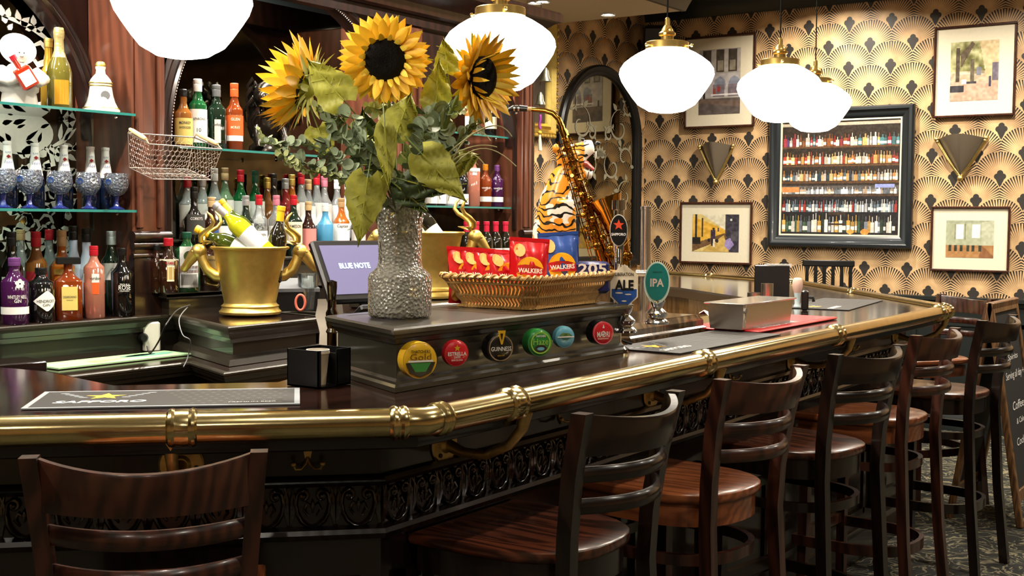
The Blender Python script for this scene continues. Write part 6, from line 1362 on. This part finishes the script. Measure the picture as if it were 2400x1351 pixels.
for s in (-1, 1): m.tube([T(1392, 356, s * .012), T(1393, 368, s * .012), T(1391, 376, s * .011)], [.004, .003, .0008], 6); m.tube([T(1372, 352, s * .018), T(1371, 366, s * .018)], [.004, .001], 6); m.tube([T(1378, 405, s * .009), T(1378, 396, s * .009)], [.003, .0006], 6)
m.obj('fangs', M_white, tg)

# ================================================================== beer pumps, towers
pb = thing('pump_plinth', 'low polished wooden plinth carrying the two hand pumps', 'beer pump', (-2.065, 3.74, 1.1008))
m = MB(); m.sweep([(.145, -.27), (.145, .27), (-.145, .27), (-.145, -.27)], [(.0, 0), (.012, 0), (.012, .014), (.004, .02), (.004, .04), (-.012, .058), (-.02, .06)], closed=True); m.prism([(.13, -.255), (.13, .255), (-.13, .255), (-.13, -.255)], .0, .0598); m.obj('plinth_body', wood('plinth_wood', '3a2a18', '6b5334', 1, .12, 1), pb, smooth=25)
def pump(px, py, d, label, clip):
    q = at(px, py, d=d); z0 = 1.1625
    t = thing('hand_pump', label, 'beer pump', (q.x, q.y, z0), facing((q.x, q.y), 0)); h = q.z - z0
    m = MB(); m.lathe([(.0, 0), (.04, 0), (.042, .006), (.034, .014), (.028, .018), (.034, .028), (.036, .036), (.026, .046), (.018, .052), (.024, .064), (.028, .074), (.022, .086), (.014, .094), (.012, .105), (.010, h - .02), (.0, h - .015)], 28); m.obj('chrome_base', M_chrome, t, smooth=40)
    m = MB(); m.lathe([(.011, h - .03), (.016, h - .01), (.012, h + .03), (.012, h + .05), (.010, h + .062), (0, h + .064)], 20, cy=.016); m.obj('handle', M_white, t, smooth=50)
    clip(t, h); return t
def clip_ale(t, h):
    w = .041; P_ = [(0, -.070), (w, -.03), (w, .035), (0, .068), (-w, .035), (-w, -.03)]
    m = MB(); m.M = Matrix.Translation((0, -.02, h)); m.plate(P_, .006); m.plate([(a * .86, b * .9) for a, b in P_[1:5]] and [(0, -.066), (w * .9, -.028), (w * .9, -.006), (-w * .9, -.006), (-w * .9, -.028)], .0068, 1)
    m.text('LIBERATION', .010, .055, y=-.0075, z=.038, mi=2, bold=.02); m.text('ALE', .030, .056, y=-.0078, z=.006, mi=2, bold=.04)
    for (a, b, c_) in ((-.015, -.018, .012), (.012, -.022, .010), (0, -.042, .008)): P2 = circle(.004, 10, a, b, c_ / .004, .5); m.add([(x, -.0072, z) for x, z in P2], [tuple(range(10))], 0)
    m.obj('pump_clip', [pbr('clip_cream', 'e8d8bc', .4), pbr('clip_blue', '1f4a90', .4), M_black], t, smooth=0)
def clip_ipa(t, h):
    m = MB(); m.M = Matrix.Translation((0, -.02, h)); m.plate(circle(.068, 32, 0, 0, .62, 1), .006, 1); m.M = Matrix.Translation((0, -.0265, h)); m.plate(circle(.060, 32, 0, .003, .62, 1), .001, 0)
    m.text('LIBERATION', .006, .03, y=-.0016, z=.034, mi=2); m.text('IPA', .026, .044, y=-.0018, z=.0, mi=3, bold=.03)
    m.obj('pump_clip', [pbr('clip_teal', '14807a', .35, coat=.4), pbr('clip_mint', 'cfe3d4', .4), M_black, pbr('clip_coral', 'e8d0c0', .4)], t, smooth=0)
pump(1463, 672, 3.66, 'hand pump with cream and blue shield clip reading ALE', clip_ale); pump(1540, 662, 3.96, 'hand pump with teal oval clip reading IPA', clip_ipa)
q = at(1450, 540, d=3.66); t = thing('beer_font', 'slim chrome beer font with oval black badge and red star', 'beer tap', (q.x, q.y, 1.101), facing((q.x, q.y), 0)); h = q.z - 1.101
m = MB(); m.lathe([(0, 0), (.035, 0), (.036, .01), (.02, .02), (.012, .03), (.012, h - .07), (.016, h - .06), (.016, h + .06), (.022, h + .062), (.022, h + .09), (.0, h + .092)], 24); m.tube([(0, 0, h - .06), (0, -.05, h - .06), (0, -.055, h - .1)], .008, 8); m.obj('column', M_chrome, t, smooth=40)
m = MB(); m.M = Matrix.Translation((0, -.022, h)); m.plate(circle(.048, 32, 0, 0, .56, 1), .006, 1); m.M = Matrix.Translation((0, -.0285, h)); m.plate(circle(.045, 32, 0, 0, .55, 1), .001, 0); m.add([(a, -.0016, b) for a, b in star(.017, 0, .016)], [tuple(range(10))], 2); m.text('SAPPORO', .008, .043, y=-.0017, z=-.012, mi=3, bold=.03); m.obj('oval_badge', [M_black, M_white, pbr('star_red', 'd84a2a', .4), M_wpap], t, smooth=0)
q = at(1514, 560, d=4.5); t = thing('beer_font', 'tall round chrome beer font column left of the teal pump clip', 'beer tap', (q.x, q.y, 1.101), 0); zt = at(1514, 492, d=4.5).z - 1.101
m = MB(); m.lathe([(.0, 0), (.04, 0), (.042, .01), (.02, .02), (.02, zt), (.022, zt + .001), (.022, zt + .012), (0, zt + .014)], 28); m.M = Matrix.Rotation(facing((q.x, q.y)), 4, 'Z'); m.tube([(-.035, -.02, zt - .235), (.045, -.02, zt - .235)], .013, 12); m.tube([(.0, -.02, zt - .24), (0, -.03, zt - .3)], .008, 10); m.obj('column', M_chrome2, t, smooth=40)

# ================================================================== bar mats, tray, caddies
M_mat = pbr('mat_black', '24221f', .6); M_mat2 = pbr('mat_grey_print', '55524c', .6); M_mate = pbr('mat_edge_grey', '8a8f94', .6); M_starY = pbr('star_yellow', 'e8b83c', .5)
def barmat(a, ux, L, Wd, label, edge=True, rev=False):
    """a: near-left corner, ux: unit vector along the long side"""
    a = Vector(a); u = Vector(ux).normalized(); t = thing('bar_mat', label, 'bar mat', (a.x, a.y, 1.1012), math.atan2(u.y, u.x))
    m = MB(); m.box(0, L, 0, Wd, 0, .003, 0 if not edge else 1); 
    if edge: m.box(.012, L - .012, .012, Wd - .012, .003, .0034, 0)
    n = int(L * 42); 
    for i in range(n):
        for j in range(7):
            x, y = .02 + (L - .04) * (i + .5 * (j % 2)) / n, .03 + (Wd - .06) * j / 6
            if x > L * .98 or x < L * .30 + (.12 * L * (6 - j) / 6) + (.1 if edge else .0): continue
            m.add([(x + p, y + q_, .0036) for p, q_ in star(.0075, 0, 0)], [tuple(range(10))], 2)
    m.obj('mat', [M_mat, M_mate, M_mat2], t, smooth=0)
    m = MB(); m.add([(x, y, .0040) for x, y in star(.045, .145 if edge else .12, Wd * .62)], [tuple(range(10))], 0)
    for s in (-1, 1):
        for k in range(5): m.add([((.145 if edge else .12) + s * (.045 + .012 * k) + x, Wd * .56 + .016 * k + y, .0038) for x, y in circle(.009, 8, 0, 0, 1.2, .6)], [tuple(range(8))], 2)
    m.text('SAPPORO', .030, .19, xf=lambda X, Z: (X + (.145 if edge else .12), Z + Wd * .30, .0040), mi=1, shear=.2, bold=.03)
    if edge: m.text('PREMIUM BEER', .009, .10, xf=lambda X, Z: (X + L - .1, Z + .035, .0040), mi=1)
    m.obj('mat_print', [M_starY, M_wpap, M_mate], t, smooth=0)
A, Bm, Cm = at(48, 963, z=1.1), at(703, 951, z=1.1), at(125, 920, z=1.1); uu = (Bm - A); 
barmat((A.x, A.y), (uu.x, uu.y), uu.length, .245, 'long black bar mat with grey rim and yellow star on the angled counter')
barmat((-1.63, 3.26), (0, 1), .78, .25, 'black rubber bar mat between the tap box and the red mat', edge=False)
barmat((-1.84, 5.35), (-.12, .99), .8, .30, 'black rubber bar mat near the far corner of the rail', edge=False)
t = thing('serving_mat', 'bright red plastic mat under the steel condiment box', 'bar mat', (-1.855, 4.44, 1.1012), math.radians(90)); m = MB(); m.bbox(-.40, .40, -.145, .145, 0, .010, .004); m.box(-.38, .38, -.125, .125, .0101, .0108); m.obj('mat', pbr('red_rubber', 'cf1e26', .4, coat=.2), t)
m = MB(); m.text('ESTRELLA DAMM', .04, .36, xf=lambda X, Z: (X - .12, Z - .095, .0112), mi=0, bold=.02); m.obj('lettering', M_wpap, t, smooth=0)
a = at(1743, 775, z=1.113); t = thing('condiment_box', 'long brushed steel condiment box with a hinged lid on the red mat', 'box', (a.x - .075, a.y + .24, 1.1125), math.radians(90))
m = MB(); m.rings([[(s * x, r * y, z) for s, r in ((-1, -1), (1, -1), (1, 1), (-1, 1))] for x, y, z in ((.225, .062, 0), (.235, .07, .088))], True, True); m.obj('body', M_steel, t, smooth=0)
m = MB(); m.bbox(-.245, .245, -.08, .08, .0885, .0945, .002); m.tube([(-.235, -.076, .092), (-.235, -.078, .06), (-.235, -.074, .01)], .005, 8); m.tube([(-.24, -.084, .07), (-.24, -.076, .07)], .01, 12); m.obj('lid', pbr('clear_lid', 'c9c4ba', .15, .7), t, smooth=30)
q = at(1690, 752, z=1.112)
t = thing('napkin', 'crumpled pale pink napkin left of the steel box', 'napkin', (at(1668, 745, z=1.112).x, at(1668, 745, z=1.112).y, 1.113), .4)
m = MB(); R_ = random.Random(2); m.rings([[(x * .02 - .05, y * .02 - .05 + .0, .022 * R_.random() * (1 if 0 < x < 4 else .4) + .008) for x in range(5)] for y in range(6)], closed=False); m.obj('paper', pbr('pink_paper', 'dcb4ac', .7), t, smooth=60)
# napkin caddy with paper cups
t = thing('napkin_caddy', 'black bar caddy holding a stack of pale paper cups', 'caddy', (-1.962, 2.062, 1.1012))
m = MB(); Wc, Dc, Hc = .10, .112, .088
m.box(-Wc, 0, 0, .003, 0, Hc); m.box(-Wc, -Wc + .003, 0, Dc, 0, Hc); m.box(-Wc, 0, Dc - .003, Dc, 0, Hc); m.box(-Wc, 0, 0, Dc, 0, .004); m.box(-.003, 0, 0, .010, 0, Hc); m.box(-.003, 0, .062, Dc, 0, Hc); m.box(-Wc, 0, .064, .067, 0, Hc - .01); m.obj('caddy_body', M_black, t, smooth=0)
cpn = at(765, 905, z=1.106); t2 = thing('paper_cup', 'stack of pale beige paper cups standing in the black caddy', 'cup', (-1.997, 2.098, 1.1055)); t2['kind'] = 'thing'
m = MB(); m.lathe([(0, 0), (.019, 0), (.026, .072), (.028, .074), (.028, .078), (.026, .078), (.024, .07)], 28, cap1=False); m.obj('cup', pbr('paper_cup_beige', 'd8c8a8', .6), t2, smooth=40)
m = MB(); m.lathe([(.0262, .0775), (.0275, .08), (.0275, .083), (.0255, .083)], 28, cap0=False, cap1=False); m.obj('cup_rim', M_wpap, t2)
# straw holder group
def boxat(name, label, cat, px, py, w, dd, hgt, mat, rz=None, part='body', z=1.1012):
    q = at(px, py, z=z); t = thing(name, label, cat, (q.x, q.y, z), facing((q.x, q.y)) if rz is None else rz); m = MB(); m.bbox(-w / 2, w / 2, -dd / 2, dd / 2, 0, hgt, .003); m.obj(part, mat, t); return t, q
q = at(1808, 712, z=1.1); s_ = (.824 * q.y - .566 * q.x) / FPX; zt = at(1808, 622, d=(.824 * q.y - .566 * q.x)).z
hh = zt - 1.1; t, q = boxat('straw_box', 'black ribbed box full of straws behind the steel cups', 'box', 1808, 712, 80 * s_, .12, hh, M_black)
m = MB(); [m.cyl(.0015, hh - .01, hh + .008, 5, cx=-.03 * 1.2 + .0018 * k * 2 * 1.0, cy=-.04 + .008 * (k % 6)) for k in range(36)]; m.obj('straws', M_wpap, t)
def cup(name, label, px, py, r, h, mat, d=None, cat='cup'):
    q = at(px, py, z=1.1012) if d is None else at(px, py, d=d); t = thing(name, label, cat, (q.x, q.y, 1.1012)); m = MB(); m.lathe([(0, 0), (r * .92, 0), (r, .004), (r, h), (r * .93, h), (r * .9, .006), (0, .006)], 28, cap0=False, cap1=False); m.obj('cup_body', mat, t, smooth=35); return t
cup('steel_cup', 'taller steel cup in front of the black straw box', 1797, 735, .026, .13, M_steel); cup('steel_cup', 'shorter steel cup left of the taller one by the straw box', 1766, 735, .028, .09, M_steel)
q = at(1868, 722, z=1.1012); t = thing('bar_brush', 'small pink and white brush standing right of the straw box', 'brush', tuple(q)); m = MB(); m.lathe([(0, 0), (.014, 0), (.016, .006), (.011, .02), (.013, .05), (.016, .07)], 20); m.obj('brush_handle', CAPM['bluew'], t); m = MB(); m.lathe([(.016, .07), (.022, .09), (.024, .11), (.022, .128), (.016, .138), (0, .14)], 20); m.obj('bristle_head', pbr('pale_pink_bristle', 'e0b9a8', .7), t, smooth=60)
q = at(1886, 728, z=1.1012); t = thing('bottle_opener', 'small black upright bottle opener right of the pink brush', 'bottle opener', tuple(q), facing(q)); m = MB(); m.bbox(-.016, .016, -.02, .02, 0, .09, .006); m.tube([(.0, 0, .06), (.035, 0, .058), (.038, 0, .04)], .008, 8); m.obj('opener', M_black, t)
# spirit optics: the tap handle beside the tap box
q = at(778, 782, d=3.5); t = thing('tap_handle', 'dark chrome tap handle left of the glass vase', 'beer tap', (q.x, q.y, q.z - .12)); top = at(775, 656, d=3.5).z - (q.z - .12)
m = MB(); m.lathe([(0, 0), (.022, 0), (.022, .02), (.014, .03), (.014, .12), (.018, .125), (.013, .135), (.017, .15), (.018, .18), (.013, .19), (.012, .22), (.015, top - .02), (.015, top - .005), (.0, top)], 24); m.obj('handle', pbr('dark_chrome', '6a645a', .08, 1), t, smooth=40)

# ================================================================== till, printer and clutter behind the bar
q = at(850, 632, d=4.35); t = thing('till_screen', 'tilted black till touchscreen on the stepped counter showing blue lettering', 'screen', tuple(q)); t.rotation_euler = (Matrix.Rotation(facing(q, 34), 4, 'Z') @ Matrix.Rotation(math.radians(-32), 4, 'X')).to_euler()
m = MB(); m.bbox(-.175, .175, .0, .03, -.125, .125, .008); m.obj('casing', M_black, t)
m = MB(); m.box(-.15, .15, -.002, .0005, -.098, .1); m.obj('display', emis('screen_lit', '5a5878', .35), t)
m = MB(); m.text('BLUE NOTE', .022, .13, y=-.0032, x=-.03, z=.015, bold=.03); m.obj('lettering', emis('screen_letters', 'b8dcff', .9), t, smooth=0)
m = MB(); m.tube([(0, .03, -.06), (0, .08, -.15), (0, .06, -.2)], .02, 10); m.bbox(-.12, .12, -.08, .10, -.205, -.18, .006); m.obj('stand', M_black, t)
q = at(700, 715, z=ZC + .002); t = thing('receipt_printer', 'black and grey receipt printer beside the gold bucket', 'printer', (at(688, 726, z=ZC).x, at(688, 726, z=ZC).y, ZC + .003), facing(at(688, 726, z=ZC), 10))
m = MB(); m.rings([[(-.09, -.09, z), (.09, -.09, z), (.09, .09, z), (-.09, .09, z)] for z in (0, .075)], True, True); m.obj('body', M_black, t, smooth=0)
m = MB(); m.rings([[(-.092, -.095, .076), (.092, -.095, .076), (.092, .09, .076), (-.092, .09, .076)], [(-.092, -.095, .09), (.092, -.095, .09), (.08, .08, .125), (-.08, .08, .125)]], True, True); m.obj('lid', CAPM['grey'], t, smooth=0)
q = at(712, 716, z=ZC + .003); t = thing('clip_ring', 'coral pink plastic ring by the receipt printer', 'ring', tuple(at(704, 712, d=4.72))); t.rotation_euler = (0, 0, facing(q)); m = MB(); m.tube([(.018 * math.cos(a), 0, .03 * math.sin(a) + .004) for a in [2 * PI * k / 20 for k in range(20)]], .005, 8, closed=True); m.obj('ring', pbr('coral', 'e0705c', .4), t, smooth=60)
tu = thing('drinking_glass', 'clear tumbler holding slips of paper behind the receipt rolls', 'glass', (at(722, 728, z=ZC).x, at(722, 728, z=ZC).y, ZC + .003)); m = MB(); m.lathe([(0, 0), (.034, 0), (.044, .15), (.042, .15), (.032, .006), (0, .006)], 28, cap0=False, cap1=False); m.obj('glass_wall', M_clear, tu, smooth=50)
m = MB(); m.box(-.018, .015, -.004, .0, .01, .125); m.box(-.008, .02, .006, .008, .01, .14); m.obj('paper_slips', M_wpap, tu)
tr = thing('receipt_roll', 'long crumpled till receipt hanging over the counter edge', 'receipt', (at(774, 745, d=4.35).x, at(774, 745, d=4.35).y, 0), facing(at(774, 745, d=4.35)))
m = MB(); R_ = random.Random(8); m.rings([[(x + R_.uniform(-.004, .004), -.01 + R_.uniform(-.008, .008), z) for x in (-.045 * k_, -.015 * k_, .015 * k_, .045 * k_)] for z, k_ in ((.93, .6), (.97, .65), (1.01, .7), (1.05, .8), (1.09, .9), (1.12, 1), (1.15, 1.1), (1.19, 1.0), (1.21, .9))], closed=False); m.obj('paper', pbr('receipt_paper', 'd4cabb', .8), tr, smooth=30)
# left corner clutter
q = at(365, 790, x=-3.70); t = thing('wall_socket', 'white plug adaptor with a black plug on the riser', 'socket', (-3.805, 3.07, 1.035), math.radians(62)); m = MB(); m.bbox(-.032, .032, -.03, .0, -.058, .058, .006); m.obj('adaptor', M_white, t); m = MB(); m.M = Matrix.Translation((-.035, -.03, 0)) @ Matrix.Rotation(PI / 2, 4, 'X'); m.lathe([(.016, -.01), (.018, .02), (.012, .03)], 16); m.obj('plug', M_black, t)
t = thing('charger', 'small black charger with white label lying on the stepped counter', 'charger', tuple(at(478, 728, z=ZC + .003)), facing((-3.5, 3.1), 20)); m = MB(); m.bbox(-.045, .045, -.02, .05, 0, .04, .006); m.obj('casing', M_black, t); m = MB(); m.box(-.03, .03, -.0215, -.02, .006, .032); m.obj('label', M_wpap, t)
def cable(pts, r, label, mat):
    P3 = [at(p[0], p[1], d=p[2]) for p in pts]; o = P3[0]; t = thing('power_cable', label, 'cable', tuple(o)); out = []
    for i in range(len(P3) - 1):
        a, b, c, d = P3[max(i - 1, 0)], P3[i], P3[i + 1], P3[min(i + 2, len(P3) - 1)]
        for k in range(6): u = k / 6; out.append(tuple(.5 * ((2 * b) + (c - a) * u + (2 * a - 5 * b + 4 * c - d) * u * u + (3 * b - a - 3 * c + d) * u ** 3) - o))
    out.append(tuple(P3[-1] - o)); m = MB(); m.tube(out, r, 8); m.obj('flex', mat, t, smooth=60)
cable([(345, 812, 4.35), (352, 828, 4.3), (372, 800, 4.2), (390, 760, 4.15), (415, 728, 4.3), (445, 716, 4.4)], .003, 'black cable looping from the plug up to the charger', M_black)
cable([(440, 720, 4.4), (420, 748, 4.2), (428, 785, 4.15), (446, 800, 4.15), (440, 838, 4.2), (430, 860, 4.0)], .002, 'thin grey cable dangling over the stepped counter moulding', CAPM['grey'])
a, b = at(83, 862, z=ZL), at(398, 828, z=ZL); gm = thing('drip_mat', 'pale green printed drip mat lying on the lower counter', 'bar mat', ((a.x + b.x) / 2 + .04, (a.y + b.y) / 2, ZL + .003), math.atan2(b.y - a.y, b.x - a.x))
L = (b - a).length; m = MB(); m.box(-L / 2, L / 2, -.09, .07, 0, .005); m.obj('mat', pbr('mint_rubber', 'a9cf9c', .4, var=.2, bscale=4), gm)
m = MB(); [m.add([(x, y, .0058) for x, y in P_], [tuple(range(len(P_)))], i_) for i_, P_ in ((0, circle(.09, 20, L * .28, 0, 1.2, .35)), (1, [(-L * .2, -.07), (L * .1, -.02), (-L * .2, .0)]), (0, circle(.05, 16, L * .2, .01, 1.6, .4)))]; m.text('GREENE KING', .02, .14, xf=lambda X, Z: (X - L * .38, Z - .0, .006), mi=2); m.obj('mat_print', [pbr('print_teal', '5f9a84', .5), pbr('print_yellowgreen', 'd8dc7a', .5), M_wpap], gm, smooth=0)
q = at(40, 880, z=1.0); t = thing('cutting_board', 'dark wooden block lying on the left end of the lower counter', 'block', (at(30, 872, z=ZL).x, at(30, 872, z=ZL).y, ZL + .002), math.radians(78)); m = MB(); m.bbox(-.2, .085, -.08, .1, 0, .035, .004); m.obj('block', M_ply, t)

# ================================================================== wire basket on the post
wbk = thing('wire_basket', 'empty chicken wire basket with two wooden handles hung on the wood post', 'basket', tuple(at(300, 312, x=-3.80)))
o = Vector(wbk.location); xb, xf_ = -3.80, -3.60
TB = [at(300, 312, x=xb), at(455, 322, x=xb), at(520, 350, x=xf_), at(350, 338, x=xf_)]; BB_ = [at(303, 393, x=xb), at(440, 397, x=xb + .02), at(494, 422, x=xf_ - .03), at(358, 420, x=xf_ - .03)]
TB = [p - o for p in TB]; BB_ = [p - o for p in BB_]
m = MB()
for R4, r in ((TB, .0028), (BB_, .002)):
    for i in range(4): m.tube([tuple(R4[i]), tuple(R4[(i + 1) % 4])], r, 6)
for i in range(4): m.tube([tuple(TB[i]), tuple(BB_[i])], .0016, 6)
for u in (.25, .5, .75): m.tube([tuple(BB_[0].lerp(BB_[1], u)), tuple(BB_[3].lerp(BB_[2], u))], .0014, 5)
m.tube([tuple(BB_[0].lerp(BB_[3], .5)), tuple(BB_[1].lerp(BB_[2], .5))], .0014, 5); M_wire = pbr('galvanised_wire', '8c7e74', .4, .6)
m.obj('frame_wire', M_wire, wbk)
m = MB()
def hexes(A, B, C, D, nu, nv):
    """chicken wire over the quad A-B (top) D-C (bottom)"""
    def pt(u, v): return tuple((A.lerp(B, u)).lerp(D.lerp(C, u), v))
    for j in range(nv):
        for i in range(nu):
            s = .5 * (j % 2); u0, u1 = (i + s) / nu, (i + s + .5) / nu; u2 = min(1, (i + s + 1) / nu)
            if u1 > 1: continue
            v0, v1 = (j + .35) / nv, j / nv; m.tube([pt(u0, v0), pt(u1, v1), pt(u2, v0)], .00062, 4, cap=False); m.tube([pt(u0, v0), pt(u0, min(1, (j + 1) / nv))], .00062, 4, cap=False)
hexes(TB[0], TB[1], BB_[1], BB_[0], 13, 7); hexes(TB[3], TB[2], BB_[2], BB_[3], 13, 7); hexes(TB[0], TB[3], BB_[3], BB_[0], 9, 7); hexes(TB[1], TB[2], BB_[2], BB_[1], 9, 7); hexes(BB_[0], BB_[1], BB_[2], BB_[3], 13, 7); m.obj('chicken_wire', M_wire, wbk, smooth=0)
for a, b in ((TB[0], TB[3]), (TB[1], TB[2])):
    p0, p1 = a.lerp(b, .1) + Up * .018, a.lerp(b, .85) + Up * .012; m = MB(); m.tube([tuple(p0), tuple(p0.lerp(p1, .2)), tuple(p0.lerp(p1, .5)), tuple(p0.lerp(p1, .8)), tuple(p1)], [.006, .009, .0085, .009, .006], 10); m.tube([tuple(a), tuple(p0)], .002, 5); m.tube([tuple(b), tuple(p1)], .002, 5); m.obj('wooden_handle', pbr('beech', 'd8b884', .5), wbk, smooth=60)
# hanging bells with purple cord
q = at(1266, 236, y=6.02); t = thing('bell_chime', 'small brass bells on a cord with purple twist and white tassel beside the back bar', 'bell', tuple(q))
m = MB(); pk = lambda dy: dy * -6.9 / FPX
m.tube([(0, 0, pk(-36) + .0), (0, 0, SOF - q.z)], .0018, 6); m.tube([(0, 0, pk(20)), (0, 0, pk(32))], .0018, 6); m.obj('cord', M_black, t)
for dx, dy, s in ((0, 0, 1.), (.035, -56, 1.1)): m = MB(); m.lathe([(.0, .05 * s), (.008 * s, .049 * s), (.018 * s, .03 * s), (.022 * s, 0), (.032 * s, -.02 * s), (.034 * s, -.024 * s), (.028 * s, -.022 * s), (.0, .03 * s)], 24, cx=dx); m.M = Matrix.Translation((0, 0, 0)); m.v = [(x, y, z + pk(dy)) for x, y, z in m.v]; m.sphere((dx, 0, pk(dy) - .025), .008); m.obj('bell', pbr('bell_metal', 'a8a58c', .3, .9), t, smooth=50)
m = MB(); m.tube([(0 + .003 * math.sin(k), 0, pk(34) - .012 * k) for k in range(8)], .008, 8); m.obj('purple_twist', pbr('purple_cord', '9a3a9a', .6), t, smooth=60); m = MB(); m.sphere((0, 0, pk(34) - .105), .012); m.obj('bead', M_starY, t, smooth=60); m = MB(); m.tube([(0, 0, pk(34) - .115), (0, 0, pk(34) - .15), (.003, 0, pk(34) - .21)], [.005, .010, .012], 10); m.obj('tassel', M_cream, t, smooth=60)

# ================================================================== far corner: chair, chalkboard, furniture
q = at(1945, 655, z=1.12); t = thing('slatted_chair_back', 'black slatted high chair back showing over the far rail', 'chair', (-3.04, 8.42, 0), math.radians(20))
m = MB(); [m.bbox(-.17 + .06 * k, -.145 + .06 * k, -.01, .01, .9, 1.19, .003) for k in range(6)]; m.bbox(-.19, .17, -.014, .014, 1.18, 1.225, .006); m.bbox(-.19, .17, -.014, .014, .86, .9, .006); m.obj('backrest', M_black, t)
m = MB(); m.bbox(-.2, .2, -.38, .02, .72, .76, .01); m.obj('seat', M_black, t)
for sx_, sy_ in ((-1, -.36), (1, -.36), (-1, 0), (1, 0)): m = MB(); m.bbox(sx_ * .17 - .015, sx_ * .17 + .015, sy_ - .015, sy_ + .015, 0, .9 if sy_ == 0 else .72, .003); m.obj('leg', M_black, t)
M_chalk = pbr('chalkboard', '0f1210', .8); M_aw = wood('board_frame_wood', '4a3018', '7a5530', 2, .5, .1)
t = thing('chalkboard_sign', 'wooden framed pavement chalkboard with white handwriting behind the last stool', 'sign', (-1.45, 6.56, 0), math.radians(90))
for s in (0, 1):
    m = MB(); m.M = Matrix.Rotation(math.radians(-9 if s == 0 else 9), 4, 'X'); 
    for x0 in (-.28, .24): m.bbox(x0, x0 + .04, -.015, .015, 0, 1.12, .004)
    for z0 in (.12, 1.06): m.bbox(-.25, .25, -.014, .014, z0, z0 + .06, .004)
    m.v = [(x, y + (-.17 if s == 0 else .17), z) for x, y, z in m.v]; m.obj('board_frame', M_aw, t)
    m = MB(); m.M = Matrix.Rotation(math.radians(-9 if s == 0 else 9), 4, 'X'); m.box(-.25, .25, -.004, .004, .16, 1.07); m.v = [(x, y + (-.17 if s == 0 else .17), z) for x, y, z in m.v]; m.obj('board', M_chalk, t)
m = MB(); rx_ = math.radians(-9)
def ch(X, Z, yy=-.0055): return (X, yy * math.cos(rx_) - Z * math.sin(rx_) - .17, Z * math.cos(rx_) + yy * math.sin(rx_))
for s_, z_, w_, h_ in (('House', .93, .3, .05), ('Spirits', .82, .22, .03), ('Serving all day +', .73, .4, .04), ('Coffees', .58, .28, .045), ('& Cakes', .50, .2, .03), ('Cocktails', .40, .3, .04), ('@', .27, .06, .05)): m.text(s_, h_, w_, xf=lambda X, Z, z_=z_: ch(X + .04, Z + z_), shear=.25)
m.obj('chalk_writing', M_wpap, t, smooth=0)
t = thing('low_cabinet', 'dark green black panelled cabinet against the far wall at the right edge', 'cabinet', (-.72, 8.72, 0)); m = MB(); m.bbox(-.45, .6, -.22, .22, 0, .74, .006); m.obj('body', M_dado, t); m = MB(); m.bbox(-.47, .62, -.24, .23, .74, .775, .006); m.obj('top', M_ply, t)
for x0 in (-.4, .1): m = MB(); m.bbox(x0, x0 + .42, -.235, -.22, .08, .68, .006); m.bbox(x0 + .05, x0 + .37, -.242, -.235, .14, .62, .003); m.obj('door', M_dado, t)
